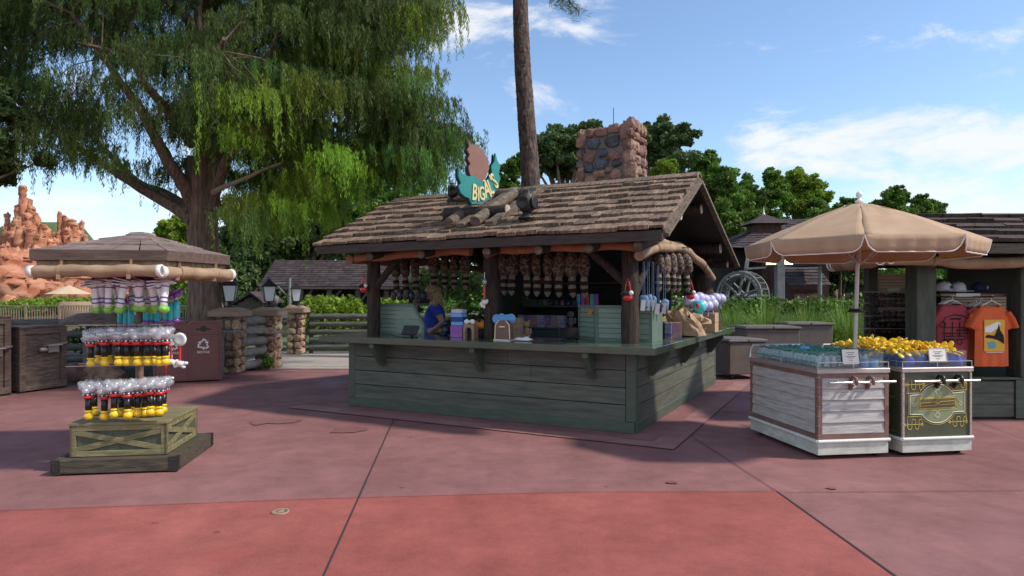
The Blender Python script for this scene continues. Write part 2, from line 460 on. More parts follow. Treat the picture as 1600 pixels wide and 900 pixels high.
m_steelb = mat('steel_band', (.42,.34,.32), (.55,.46,.44), scale=4, stretch=(1,10,10), rough=.4, bump=.02, metal=.55)
m_white = mat('white_slat', (.33,.305,.295), (.52,.49,.475), (.45,.42,.405), scale=3, stretch=(1.4,1.4,16), rough=.65, bump=.25, rnd=.06)
m_whitetr = mat('white_trim', (.58,.60,.55), (.72,.73,.69), scale=5, rough=.5, bump=.1)
m_offw = mat('skirt_white', (.42,.44,.38), (.62,.62,.56), scale=5, stretch=(1,1,2.5), rough=.7, bump=.15)
m_brown = mat('brown_frame', (.16,.085,.068), (.22,.125,.10), scale=5, rough=.6, bump=.1)
m_cartgreen = mat('cart_green', (.060,.066,.036), (.078,.084,.048), scale=3, rough=.5, bump=.05)
m_sage = mat('sage_panel', (.235,.27,.145), rough=.55, bump=0)
m_gold = mat('gold_line', (.62,.45,.09), rough=.5, bump=0)
m_cream = mat('cream_line', (.68,.68,.55), rough=.5, bump=0)
m_olivep = mat('olive_plaque', (.13,.10,.03), rough=.5, bump=0)
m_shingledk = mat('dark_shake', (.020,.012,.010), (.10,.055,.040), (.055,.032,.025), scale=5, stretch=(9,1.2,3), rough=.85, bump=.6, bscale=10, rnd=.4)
m_umb = mat('umbrella_cloth', (.50,.335,.215), (.58,.40,.265), scale=3, rough=.85, bump=.25, bscale=4, transl=.22)
m_umbv = m_umb
m_piping = mat('piping_white', (.75,.70,.68), rough=.6, bump=0)
m_pole = mat('umbrella_pole', (.50,.44,.43), rough=.35, bump=0, metal=.3)
m_red = mat('red_plastic', (.60,.025,.03), rough=.3, bump=0, coat=.3)
m_yel = mat('yellow_plastic', (.86,.56,.015), rough=.3, bump=0, coat=.3)
m_navy = mat('navy_plastic', (.02,.03,.07), rough=.35, bump=0)
m_wht = mat('white_plastic', (.80,.79,.78), rough=.35, bump=0)
m_pur = mat('purple_plastic', (.16,.05,.30), rough=.35, bump=0)
m_lime = mat('lime_plastic', (.22,.55,.06), rough=.3, bump=0, coat=.3)
m_lany = mat('dusty_blue', (.09,.17,.33), (.16,.26,.44), scale=9, rough=.6, bump=.1)
m_teal = mat('teal_plastic', (.04,.50,.55), (.08,.62,.66), scale=30, rough=.3, bump=.2)
m_mag = mat('violet_plastic', (.32,.09,.45), rough=.3, bump=0, coat=.3)
m_clear = glassy('clear_plastic', solid=.17, refl=.16, rough=.10, body=(.90,.90,.97))
m_glass = glassy('acrylic_sheet', tint=(.93,.97,.97), solid=.05, refl=.03)
m_lampglass = mat('lantern_glass', (.95,.96,.97), rough=.25, bump=0, transl=.55)
m_bin = mat('bin_maroon', (.155,.055,.050), (.18,.066,.060), scale=4, rough=.5, bump=.03)
m_gate = mat('weathered_panel', (.060,.040,.032), (.165,.115,.092), (.11,.076,.062), scale=3, stretch=(1.5,1.5,9), rough=.8, bump=.4, rnd=.12)
m_graybox = mat('grey_brown_bin', (.115,.095,.085), (.15,.125,.115), scale=4, rough=.5, bump=.05)
m_fur = mat('brown_fur', (.045,.034,.028), (.30,.225,.18), (.13,.094,.074), scale=26, rough=.95, bump=1.0, bscale=60, contrast=(.4,.6))
m_furl = mat('pale_fur', (.20,.155,.125), (.36,.28,.23), scale=30, rough=.95, bump=1.0, bscale=70)
m_furb = mat('black_fur', (.012,.011,.010), (.03,.028,.025), scale=30, rough=.95, bump=1.0, bscale=70)
m_blue = mat('royal_blue_cloth', (.02,.05,.42), (.03,.08,.55), scale=8, rough=.8, bump=.2)
m_skin = mat('skin', (.50,.26,.18), (.56,.31,.22), scale=10, rough=.55, bump=.03)
m_hair = mat('blonde_hair', (.38,.25,.12), (.75,.56,.33), scale=12, stretch=(6,6,1), rough=.6, bump=.8, bscale=20)
m_screen = mat('louvre_green', (.17,.235,.185), (.21,.28,.225), scale=4, stretch=(1,6,6), rough=.5, bump=.08, rnd=.08)
m_screenf = mat('louvre_frame', (.10,.155,.12), (.13,.185,.145), scale=4, rough=.5, bump=.05)
m_signteal = mat('sign_teal', (.015,.24,.22), (.02,.28,.25), scale=5, rough=.5, bump=.05)
m_signbrn = mat('sign_brown', (.24,.115,.085), (.29,.15,.115), scale=5, rough=.6, bump=.08)
m_signcream = mat('sign_cream', (.80,.66,.32), rough=.5, bump=0)
m_kraft = mat('kraft_brown', (.36,.24,.15), (.44,.30,.19), scale=6, rough=.8, bump=.5, bscale=4)
m_cardb = mat('cardboard', (.46,.30,.18), (.52,.35,.21), scale=6, rough=.85, bump=.05)
m_paper = mat('paper_white', (.75,.73,.68), rough=.7, bump=0)
m_ink = mat('grey_ink', (.18,.17,.17), rough=.8, bump=0)
m_bark = mat('cypress_bark', (.07,.045,.034), (.30,.21,.16), (.17,.115,.085), scale=4, stretch=(5,5,.7), rough=.9, bump=1.0, bscale=5, contrast=(.3,.7))
m_pbark = mat('pine_bark', (.022,.015,.013), (.17,.105,.082), (.085,.055,.045), scale=9, stretch=(1.8,1.8,.55), rough=.92, bump=1.0, bscale=7, contrast=(.35,.65))
m_twig = mat('pale_branch', (.30,.25,.19), (.42,.36,.28), scale=6, rough=.85, bump=.4)
m_cyplit = mat('cypress_leaf_sunlit', (.20,.29,.022), rough=.6, bump=0, rnd=.6, hue=.03, transl=.5)  # lit copy of the leaf colour, sun highlights painted in
m_cyp = mat('cypress_leaf', (.098,.160,.030), rough=.6, bump=0, rnd=.75, hue=.035, transl=.5)
m_leafr = mat('broad_leaf', (.115,.215,.025), rough=.6, bump=0, rnd=.55, hue=.02, transl=.35)
m_leafd = mat('dark_leaf', (.10,.155,.045), rough=.6, bump=0, rnd=.5, hue=.02, transl=.3)
m_leafy = mat('bright_leaf', (.20,.30,.022), rough=.6, bump=0, rnd=.4, hue=.02, transl=.4)
m_grassb = mat('grass_blade', (.19,.30,.06), rough=.6, bump=0, rnd=.5, hue=.03, transl=.35)
m_rock = mat('orange_rock', (.27,.085,.045), (.56,.29,.18), (.44,.175,.095), scale=.45, stretch=(1,1,3.2), rough=.9, bump=1.0, bscale=1.0, detail=10, rnd=.15)
m_millroof = mat('mill_shingle', (.028,.018,.020), (.068,.046,.048), scale=3, stretch=(2,1,1), rough=.85, bump=.3, rnd=.4)
m_millwall = mat('mill_boards', (.035,.012,.009), (.075,.028,.022), scale=2, stretch=(4,4,.5), rough=.85, bump=.3, rnd=.3)
m_wheel = mat('wheel_wood', (.11,.11,.11), (.22,.22,.215), scale=3, rough=.8, bump=.3)
m_warm = mat('lit_lamp', (1.0,.78,.50), rough=.5, bump=0, emit=3.0)
m_stallwood = mat('stall_green', (.038,.046,.034), (.080,.090,.068), (.055,.065,.050), scale=3, stretch=(7,7,1), rough=.7, bump=.35, rnd=.1)
m_slatwall = mat('slatwall', (.48,.35,.26), (.58,.43,.33), scale=4, stretch=(1,1,8), rough=.6, bump=.05)
m_maroon = mat('maroon_shirt', (.30,.045,.065), (.36,.06,.08), scale=5, rough=.9, bump=.15)
m_orange = mat('orange_shirt', (.66,.12,.035), (.74,.15,.05), scale=5, rough=.9, bump=.15)
m_btl = mat('pale_teal_label', (.30,.55,.55), (.45,.70,.68), scale=40, rough=.3, bump=0)
m_capw = mat('white_cap', (.62,.66,.74), rough=.8, bump=.05)
m_capn = mat('navy_cap', (.015,.02,.08), rough=.8, bump=.05)
m_skyb = mat('sky_blue_plastic', (.16,.42,.78), rough=.35, bump=0)
m_bluebin = mat('blue_liner', (.02,.05,.26), rough=.4, bump=0)
m_greencap = mat('green_cap', (.01,.20,.13), rough=.35, bump=0)
m_lav = mat('lavender_ball', (.45,.42,.72), (.62,.60,.85), scale=9, rough=.2, bump=0, coat=.5)
m_orangep = mat('pumpkin_plush', (.65,.22,.04), rough=.9, bump=.1)
m_parasol = mat('parasol_pale', (.55,.42,.28), rough=.8, bump=.1)
m_hill = mat('far_green', (.05,.09,.03), (.09,.14,.05), scale=.5, rough=.9, bump=.3)

# ---------------------------------------------------------------- ground
def sheet(name, pts, z, m, thick=0.0):
    mb = MB(); mb.add([(p[0], p[1], z) for p in pts], [list(range(len(pts)))], .5)
    o = mb.build(name, m); return struct(o)
sheet('ground', [(-900,-300),(900,-300),(900,1500),(-900,1500)], -.03, m_soil)
sheet('plaza', [(-30,-14),(16,-14),(16,13.2),(6.2,13.0),(4.3,13.6),(1.0,14.25),(-5.2,14.25),(-6.0,13.7),(-7.4,12.6),(-8.0,11.6),(-14,10.9),(-30,10.5)], 0.0, m_conc)
g1 = G(0,798); g2 = G(500,779); g3 = G(900,768.5); g4 = G(1215,768); g5 = G(1400,900)
dd = (g5-g4)
sheet('red_pavement', [(-20, g1.y-.55), (g1.x,g1.y),(g2.x,g2.y),(g3.x,g3.y),(g4.x,g4.y),(g5.x,g5.y),(g5.x+dd.x*3, g5.y+dd.y*3),(-20,g5.y+dd.y*3)], .004, m_concred)
def line_strip(mb, p, q, w):
    p = Vector(p); q = Vector(q); d = (q-p).normalized(); n_ = Vector((-d.y, d.x, 0))*w/2
    mb.add([p-n_, q-n_, q+n_, p+n_], [(0,1,2,3)], .5)
mb = MB()
def jl(pts, w=.012):
    P = [G(*p, z=.008) for p in pts]
    for a, b in zip(P, P[1:]): line_strip(mb, a, b, w)
jl([(617,651),(560,778),(505,900)], .013); jl([(1060,668),(1215,768)], .007)
jl([(1215,768),(1400,900)], .016)
a = G(505,900,.008); b = G(560,778,.008); line_strip(mb, a, a+(a-b)*4, .013)
a = G(1400,900,.008); b = G(1215,768,.008); line_strip(mb, a, a+(a-b)*3, .016)
jl([(1225,769),(1600,766)], .006); jl([(0,798),(500,779),(900,768.5),(1215,768)], .004)
jl([(1088,645),(1172,645)], .008); jl([(1520,656),(1600,686)], .006)
jl([(885,657),(895,651)], .01)
struct(mb.build('pavement_joints', m_joint))
def blob_sheet(name, pxs, m, z=.0085, n=26, jag=.25):
    mb = MB()
    for (px, py, rx, ry) in pxs:
        c = G(px, py); e = G(px+rx, py); f_ = G(px, py-ry)
        ax_ = (e-c).length; ay_ = (f_-c).length
        ph = [random.random()*6.28 for _ in range(4)]
        P = []
        for k in range(n):
            t_ = 2*PI*k/n
            rr = 1 + jag*(math.sin(3*t_+ph[0])*.5 + math.sin(5*t_+ph[1])*.4 + math.sin(9*t_+ph[2])*.35)
            P.append((c.x + math.cos(t_)*ax_*rr, c.y + math.sin(t_)*ay_*rr, z)); 
        mb.add(P, [list(range(n))], .5); z += .0002
    return struct(mb.build(name, m))
blob_sheet('water_stain', [(545,672,26,5),(430,659,34,3.5),(405,662,12,2.5),(460,657,12,2),(1050,755,9,2),(1300,764,8,1.6)], m_stain, jag=.22)
mb = MB(); c = G(438,801); mb.lathe([(.065,.0),(.065,.013),(.048,.0135),(.048,.0125),(.0,.0125)], 20, c=(c.x,c.y,.0)); mb.lathe([(.03,.0),(.03,.016),(0,.016)], 12, c=(c.x,c.y,0))
tag(mb.build('floor_drain', m_cap), 'small round metal floor drain set in the red pavement', 'drain')
# kiosk frame
KO = Vector((1.42, 7.6, 0)); KA = math.radians(-27.47)
ex = Vector((math.cos(KA), math.sin(KA), 0)); ey = Vector((-math.sin(KA), math.cos(KA), 0))
def KW(x, y, z=0): return KO + ex*x + ey*y + Vector((0,0,z))
def KP(px, yl, py=None, z=None):
    r = (px-800)/F
    x = (r*(KO.y + ey.y*yl) - KO.x - ey.x*yl) / (ex.x - r*ex.y)
    w = KW(x, yl)
    if py is not None: w.z = EYE - (py-HZ)*w.y/F
    elif z is not None: w.z = z
    return w
mb = MB()
for a, b in [((-4.9,-.62),(.62,-.34)), ((.34,-.34),(.62,5.3))]:
    q = [KW(a[0],a[1],.009), KW(b[0],a[1],.009), KW(b[0],b[1],.009), KW(a[0],b[1],.009)]
    mb.add(q, [(0,1,2,3)], .5)
struct(mb.build('kiosk_border_paving', [m_border]))
mb = MB(); line_strip(mb, KW(-4.9,-.62,.012), KW(.62,-.62,.012), .006); line_strip(mb, KW(.62,-.62,.012), KW(.62,5.3,.012), .006)
line_strip(mb, KW(0.0,-.345,.0125), KW(.34,-.345,.0125), .008)
struct(mb.build('kiosk_paving_joint', m_joint))
# boardwalk with planks
mb = MB(); y = 14.3; 
while y < 18.4:
    mb.box((-6.6+.05*random.random(), y, -.02), (1.0, y+.135, .012+random.random()*.004), rnd=random.random()); y += .145
struct(mb.build('boardwalk', m_board))
mb = MB(); mb.box((-6.7,14.2,0),(1.0,14.29,.02), rnd=.8); struct(mb.build('boardwalk_kerb', m_grout))
sheet('river', [(-90,19.5),(3,19.5),(6,26),(-20,40),(-90,44)], -.024, m_water)
# ---------------------------------------------------------------- kiosk
kiosk = root('merchandise_kiosk', 'open timber merchandise kiosk with green counter and shingled gable roof', 'kiosk', KO, KA)
KW_ = 4.25; KD = 5.0
# counter walls: clapboards
def clap(mb, x0, x1, z0, z1, n, M, th=.03, gap=.006, wave=.0):
    h = (z1-z0)/n
    for i in range(n):
        # split each board into two lengths at a random place
        cut = x0 + (x1-x0)*(.3+.5*random.random())
        for a, b in ((x0, cut-.002), (cut+.002, x1)) if random.random() < .6 else ((x0, x1),):
            za = z0+i*h; zb = za+h-gap
            v = [(a,-th*.86,zb),(b,-th*.86,zb),(b,-th,za),(a,-th,za),(a,.02,zb),(b,.02,zb),(b,.02,za),(a,.02,za)]
            f = [(3,2,1,0),(0,1,5,4),(7,6,2,3),(0,4,7,3),(1,2,6,5)]
            mb.add([M @ Vector(p) for p in v], f, random.random())
for nm, M, L in [('front', TR(-KW_,0,0), KW_), ('right', TR(0,0,0,PI/2), KD), ('back', TR(0,KD,0,PI), KW_), ('left', TR(-KW_,KD,0,-PI/2), KD)]:
    mb = MB(); clap(mb, .09, L-.09, .13, .94, 4, M, th=.036, gap=.011)
    mb.build('counter_wall', m_greensidelit if nm in ('left','right') else m_green, kiosk)
    mb = MB(); mb.box((-.02 if nm in('front','back') else .0,-.045,0),(L+.02 if nm in('front','back') else L,.0,.13), M, bev=.006); mb.build('skirting', m_greentrim, kiosk)
for (x, y) in [(-KW_,0),(0,0),(-KW_,KD),(0,KD)]:
    mb = MB(); sx = 1 if x < 0 else -1; sy = 1 if y < 1 else -1
    mb.box((x-sx*.035, y-sy*.035, .132), (x+sx*.085, y+sy*.085, .94), bev=.006); mb.build('corner_post', m_greentrim, kiosk)
# counter top ring
mb = MB(); oh = .33; dpt = .75
for i, (a, b) in enumerate([((-KW_-oh,-oh),(oh,dpt)), ((oh-dpt-oh,dpt+.001),(oh,KD-.4)), ((-KW_-oh,dpt+.001),(-KW_+dpt,KD-.4)), ((-KW_-oh,KD-.399),(oh,KD+oh))]):
    mb.box((a[0],a[1],.945),(b[0],b[1],1.03), rnd=.5, bev=.004)
mb.build('counter_top', [m_greentop], kiosk)
# thin seams on counter top are real gaps; edge trim
def bracket(x, y, d):
    """d: outward direction (dx,dy)"""
    mb = MB(); o = Vector((x,y,0)); d = Vector((d[0],d[1],0)); s_ = Vector((-d.y,d.x,0))
    w = .07
    P = [o+Vector((0,0,.94)), o+d*.27+Vector((0,0,.94)), o+d*.27+Vector((0,0,.885)), o+d*.06+Vector((0,0,.62)), o+d*.0+Vector((0,0,.62))]
    mb.prism([p - s_*w/2 for p in P], s_*w)
    mb.build('bracket', m_greentrim, kiosk)
for px in (591,746,921): 
    xl = (KP(px, -.15)-KO).dot(ex); bracket(xl, -.03, (0,-1))
for yl in (.55, 2.3, 4.3): bracket(.03, yl, (1,0))
# log posts
def log_mb(mb, pts, r, n=14, rough=.05, rnd=.5):
    # resample for a knobbly trunk
    P = [Vector(p) for p in pts]; out = []; R = []
    for a, b in zip(P, P[1:]):
        L = (b-a).length; m = max(2, int(L/.12))
        for i in range(m): out.append(a.lerp(b, i/m)); R.append(r*(1+rough*(random.random()-.5)))
    out.append(P[-1]); R.append(r)
    mb.tube(out, R, n, True, rnd, noise=rough*.6)
PY = .28
posts = [(-.13,.28,.105,2.36), (-2.07,.28,.10,2.40), (-4.05,.25,.10,2.40), (-4.05,4.3,.11,2.2), (-2.0,4.4,.10,2.2)]
for (x,y,r,h) in posts:
    mb = MB(); log_mb(mb, [(x,y,1.031),(x,y,h)], r, rough=.09); mb.build('post', m_log, kiosk)
mb = MB(); mb.tube([(.02,4.35,1.031),(-.02,4.35,1.4),(-.08,4.3,1.8),(-.1,4.3,2.2)], [.25,.21,.17,.14], 14, noise=.04, rnd=.8); mb.build('post', m_log, kiosk)
# braces
for a, b in [((-.16,.34,1.72),(-.75,.34,2.25)), ((-4.0,.25,1.75),(-3.45,.25,2.3)), ((-.12,.42,1.60),(-.05,.95,2.2)),((-2.1,4.4,1.7),(-2.6,4.4,2.15))]:
    mb = MB(); log_mb(mb, [a,b], .055, 10, rough=.08); mb.build('brace', m_log, kiosk)
# beams along the front and round
mb = MB(); log_mb(mb, [(-4.45,.3,2.42),(.1,.3,2.42)], .075); mb.build('beam', m_logh, kiosk)
mb = MB(); log_mb(mb, [(-4.45,4.3,2.2),(.1,4.3,2.2)], .075); mb.build('beam', m_logh, kiosk)
mb = MB(); log_mb(mb, [(-.1,.1,2.36),(-.1,4.4,2.28)], .07); mb.build('beam', m_log, kiosk)
mb = MB(); log_mb(mb, [(-4.1,.1,2.36),(-4.1,4.4,2.28)], .07); mb.build('beam', m_log, kiosk)
# roof planes
XR = .45; XL = -4.51
E0 = Vector((0,-.42,2.33)); RG = Vector((0,1.385,3.19)); E1 = Vector((0,4.62,2.20))
def slope(e, r, name, over=.0):
    d = (r-e); L = d.length; d.normalize(); nrm_ = Vector((0,-d.z,d.y)) if d.y > 0 else Vector((0,d.z,-d.y))
    mb = MB()
    P = [Vector((XL,e.y,e.z)), Vector((XR,e.y,e.z)), Vector((XR,r.y,r.z)), Vector((XL,r.y,r.z))]
    if d.y < 0: P = P[::-1]
    mb.prism([p - nrm_*.045 for p in P], nrm_*.03)
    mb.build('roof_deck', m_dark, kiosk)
    mb = MB(); ex_ = .25; rows = int(L/ex_)+1
    for i in range(rows):
        s0 = i*ex_ - .03; ov = .1
        x = XL - .02 - random.random()*.08
        while x < XR+.01:
            w = .12+random.random()*.17; x1 = min(x+w, XR+.02)
            if x1-x < .03: x = x1+.004; continue
            j = random.uniform(-.035,.035); th = .032+random.random()*.026; s1 = min(s0+ex_+ov, L+.02)
            a0 = max(s0+j, -.05)
            tilt = .004+random.random()*.012
            def pt(xx, ss, hh): return Vector((xx,0,0)) + Vector((0,e.y,e.z)) + d*ss + nrm_*hh
            sk = random.uniform(-.006,.006)
            V = [pt(x,a0,tilt+.004),pt(x1-.006,a0+sk,tilt+.004),pt(x1-.006,s1,-.012),pt(x,s1,-.012),pt(x,a0,tilt+th),pt(x1-.006,a0+sk,tilt+th),pt(x1-.006,s1,.006),pt(x,s1,.006)]
            mb.add(V, [(0,3,2,1),(4,5,6,7),(0,1,5,4),(1,2,6,5),(2,3,7,6),(3,0,4,7)], random.random())
            x = x1
    mb.build('shingles', m_shingle, kiosk)
slope(E0, RG, 'front'); slope(E1, RG, 'back')
# ridge boards
mb = MB(); x = XL
while x < XR:
    x1 = min(x+.3+random.random()*.15, XR+.03)
    h = .02+random.random()*.012
    mb.bar((x,RG.y-.075,RG.z+.005+h-.02),(x1,RG.y-.075,RG.z+.005+h-.02),.17,.022, up=(0,-.43,.9), rnd=random.random()*.5)
    mb.bar((x,RG.y+.075,RG.z+.012+h-.02),(x1,RG.y+.075,RG.z+.012+h-.02),.17,.022, up=(0,.3,.95), rnd=random.random()*.5); x = x1
mb.build('ridge_cap', m_shingle, kiosk)
# fascia + gutter edge, rake boards
mb = MB(); mb.box((XL,-.45,2.20),(XR-.01,-.415,2.315), bev=.004); mb.build('fascia', m_fascia, kiosk)
mb = MB(); mb.box((XL,4.615,2.10),(XR-.01,4.65,2.19), bev=.004); mb.build('fascia', m_fascia, kiosk)
for xx in (XR, XL):
    for e in (E0, E1):
        a = Vector((xx, e.y, e.z-.05)); b = Vector((xx, RG.y, RG.z-.05))
        mb = MB(); sg = 1 if xx > 0 else -1
        for k in range(3):
            off = Vector((sg*(.012+.022*k), 0, -.01*k))
            dq = (b-a).normalized(); 
            mb.bar(a+off, b+off, .02, .10-.03*k, rnd=.9)
        mb.build('rake_board', m_logh, kiosk)
# gable boards
for xx, yend in ((-.16, 1.15), (-1.7, 4.3), (-4.05, 4.3)):
    mb = MB(); y = -.05
    while y < yend:
        w = .13; yc = y+w/2
        if yc < RG.y: zt = E0.z + (RG.z-E0.z)*(yc-E0.y)/(RG.y-E0.y)
        else: zt = E1.z + (RG.z-E1.z)*(yc-E1.y)/(RG.y-E1.y)
        mb.box((xx-.012,y,2.38 if y < 3.3 else 2.2),(xx+.012+random.random()*.006,y+w-.008,zt-.06)); y += w
    mb.build('gable_wall', m_boards, kiosk)
# purlin log ends
for (y, z, r) in [(.787,2.62,.075),(2.06,2.84,.07),(3.59,2.38,.085),(4.28,2.15,.06)]:
    mb = MB(); log_mb(mb, [(-4.7,y,z),(.36,y,z)], r); o = mb.build('purlin', m_log, kiosk)
    for xe, s_ in ((.3605,1),(-4.7005,-1)):
        m2 = MB(); m2.tube([(xe,y,z),(xe+s_*.012,y,z)], [r*.98,r*.9], 12); m2.build('log_end', m_logend, o)
# rafter ends under front eave
for px in (583,663,765,845,923,1000):
    w = KP(px, -.25, 378); x = (w-KO).dot(ex)
    mb = MB(); log_mb(mb, [(x,-.33,2.155),(x,.6,2.34)], .062, 12); o = mb.build('rafter_tail', m_log, kiosk)
    m2 = MB(); m2.tube([(x,-.331,2.155),(x,-.34,2.153)], [.058,.05], 12); m2.build('cut_end', m_logh, o)
# rolled awnings under the eaves
def roll(name, pts, r, m, parent, ties=2, n=14, seg=26, amp=.16):
    P = [Vector(p) for p in pts]
    # catmull-like linear resample with wrinkles
    tot = [0]
    for a, b in zip(P, P[1:]): tot.append(tot[-1]+(b-a).length)
    out = []; R = []
    tp = [ (k+.5)/ties for k in range(ties)]
    for i in range(seg+1):
        s_ = tot[-1]*i/seg; k = 0
        while k < len(P)-2 and s_ > tot[k+1]: k += 1
        q = P[k].lerp(P[k+1], (s_-tot[k])/(tot[k+1]-tot[k]))
        f_ = i/seg; pinch = 1 - .28*max(0, 1-min(abs(f_-t_) for t_ in tp)/.03)
        out.append(q + Vector((0,0,.012*math.sin(f_*17)))); R.append(r*pinch*(1+amp*.4*math.sin(f_*23+r*50)))
    mb = MB(); mb.tube(out, R, n, noise=amp*.35); o = mb.build(name, m, parent)
    m2 = MB()
    for t_ in tp:
        i = int(t_*seg); q = out[i]; d = (out[min(i+1,seg)]-out[max(i-1,0)]).normalized()
        m2.tube([q-d*.012, q+d*.012], [R[i]*1.08+.006]*2, n)
    m2.build('tie', m, o)
    return o
roll('rolled_awning', [(-4.15,-.02,2.15),(-3.2,-.02,2.19),(-2.2,-.02,2.21)], .062, m_canvasor, kiosk, 2)
roll('rolled_awning', [(-1.98,-.02,2.15),(-1.8,-.02,2.2),(-.9,-.02,2.21),(.05,-.02,2.19)], .062, m_canvasor, kiosk, 2)
roll('rolled_awning', [(.10,-.12,2.06),(.12,.15,2.12),(.14,.7,2.22),(.16,1.5,2.26),(.16,2.2,2.24),(.16,3.2,2.10),(.16,4.0,1.92)], .058, m_canvas, kiosk, 3, seg=40)
roll('rolled_awning', [(-.0,.8,2.31),(.0,2.2,2.35),(.02,3.2,2.22),(.04,4.2,2.04)], .05, m_canvas, kiosk, 2)
roll('rolled_awning', [(-4.3,.0,2.14),(-4.35,2.4,2.2),(-4.3,4.2,2.1)], .07, m_canvasor, kiosk, 3)
# floor & interior shelving unit
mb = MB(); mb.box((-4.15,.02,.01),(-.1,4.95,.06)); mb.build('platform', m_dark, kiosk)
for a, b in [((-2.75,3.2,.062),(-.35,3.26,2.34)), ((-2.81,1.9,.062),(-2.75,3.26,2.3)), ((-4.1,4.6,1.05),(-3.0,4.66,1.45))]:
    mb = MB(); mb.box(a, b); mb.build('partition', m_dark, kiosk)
mb = MB()
for z, y0 in ((1.06,2.25),(1.42,2.5),(1.80,2.75)):
    mb.box((-2.7,y0,z),(-.4,3.19,z+.03), bev=.004)
mb.box((-2.7,2.2,.062),(-.4,2.24,1.055)); mb.build('shelf_unit', m_shelf, kiosk)
# sign logs
def KLx(px, y): return (KP(px, y)-KO).dot(ex)
def on_roof(y): return E0.z + (RG.z-E0.z)*(y-E0.y)/(RG.y-E0.y)
mb = MB(); 
for px in (722,762): 
    xa = KLx(px-15, -.1); log_mb(mb, [(xa,-.18,on_roof(-.18)+.12),(xa+.02,.95,on_roof(.95)+.12)], .075, 12)
for px in (742,788):
    xa = KLx(px-15, -.1); mb.bar((xa-.02,-.2,on_roof(-.2)+.07),(xa+.1,1.15,on_roof(1.15)+.10),.13,.09, up=(0,-.4,.9), bev=.01)
o = mb.build('sign_support', m_logh, kiosk)
xa = KLx(695,.15); xb = KLx(793,.15)
mb = MB(); log_mb(mb, [(xa,.15,on_roof(.15)+.13),(xb,.15,on_roof(.15)+.13)], .075, 14); mb.build('sign_log', m_log, kiosk)
m2 = MB(); m2.tube([(xb,.15,on_roof(.15)+.13),(xb+.012,.15,on_roof(.15)+.13)], [.073,.068], 14); m2.build('log_end', m_logend, kiosk)
xr = KLx(838,.9); xl = KLx(700,.9)
mb = MB(); log_mb(mb, [(xl,.95,on_roof(.95)+.11),(xr,.95,on_roof(.95)+.11)], .07, 12); mb.build('sign_log', m_logh, kiosk)
# chimney
CX0,CX1,CY0,CY1 = -1.58,-.70,2.2,2.98
CT = 4.27
mb = MB(); mb.box((CX0+.05,CY0+.05,2.7),(CX1-.05,CY1-.05,CT-.06)); ch = mb.build('chimney', m_mortar, kiosk)
ms_ = MB()
def stones_face(o, u, w_, h_, n_out, sz, dark=.15, cornerbig=True, mbs=None):
    """place irregular stones over a w x h face"""
    zc = 0
    while zc < h_:
        rh = sz*(.75+.5*random.random()); xx = -.02
        while xx < w_-.03:
            rw = sz*(.8+.9*random.random()); rw = min(rw, w_-xx+.02)
            c_ = o + u*(xx+rw/2) + Vector((0,0,zc+rh/2)) + n_out*.01
            M3 = Matrix(((u.x,n_out.x,0),(u.y,n_out.y,0),(0,0,1))).to_4x4() @ Matrix.Rotation(random.uniform(-.25,.25),4,'Y')
            tgt = mbs[1] if random.random() < dark else mbs[0]
            k_ = .40+random.random()*.10
            tgt.lump(c_, (rw*k_, .065, rh*k_), 9, 6, .16, None, 0, M3, pw=.72, smooth=False)
            xx += rw
        zc += rh
FS = [(380,160,35,70,0),(418,135,42,40,0),(470,137,60,38,0),(528,127,52,38,0),(580,145,55,85,0),(432,185,56,42,1),(518,183,70,48,1),(378,220,34,36,1),(412,243,54,44,0),(472,228,44,38,1),(527,245,56,40,0),(588,207,50,40,0),(370,262,24,34,1),(410,293,48,36,1),(468,277,60,50,1),(540,283,46,24,1),(596,255,52,56,0),(372,313,30,60,0),(460,322,52,36,0),(502,307,32,26,0),(535,330,56,46,0),(600,320,60,75,0),(418,347,56,38,0),(482,367,56,34,0),(550,368,62,36,1),(372,360,30,36,0),(598,380,60,30,0),(430,392,50,20,0),(400,425,60,38,0),(470,425,60,40,0),(540,425,60,40,0),(598,425,55,40,0)]
for (cx_, cy_, w_, h_, dk) in FS:
    k_ = .88/250
    ms_.lump((CX0+(cx_-360)*k_, CY0+.045, CT-(cy_-104)*k_), (w_*k_*.53, .05, h_*k_*.53), 9, 6, .2, None, dk, Matrix.Rotation(random.uniform(-.15,.15),4,'Y'), pw=.72, smooth=False)
for o_, u_, w_, n_ in [((CX1,CY0,2.85),(0,1,0),CY1-CY0,(1,0,0)), ((CX1,CY1,2.85),(-1,0,0),CX1-CX0,(0,1,0)), ((CX0,CY1,2.85),(0,-1,0),CY1-CY0,(-1,0,0))]:
    stones_face(Vector(o_)-Vector(n_)*.045, Vector(u_), w_, CT-2.87, Vector(n_), .17, 0, mbs=(ms_, ms_))
for k in range(6):
    for cy_ in (CY1,): ms_.lump((CX0+.08+k*.15,cy_-.05,CT-.04), (.075,.07,.05), 9, 6, .14, None, 0, None, pw=.7, smooth=False)
ms_.build('stones', [m_stone, m_stonedk], ch)
mb = MB(); mb.tube([(-1.12,2.6,4.2),(-1.12,2.6,4.62)], .006, 5); mb.build('lightning_rod', m_iron, ch)
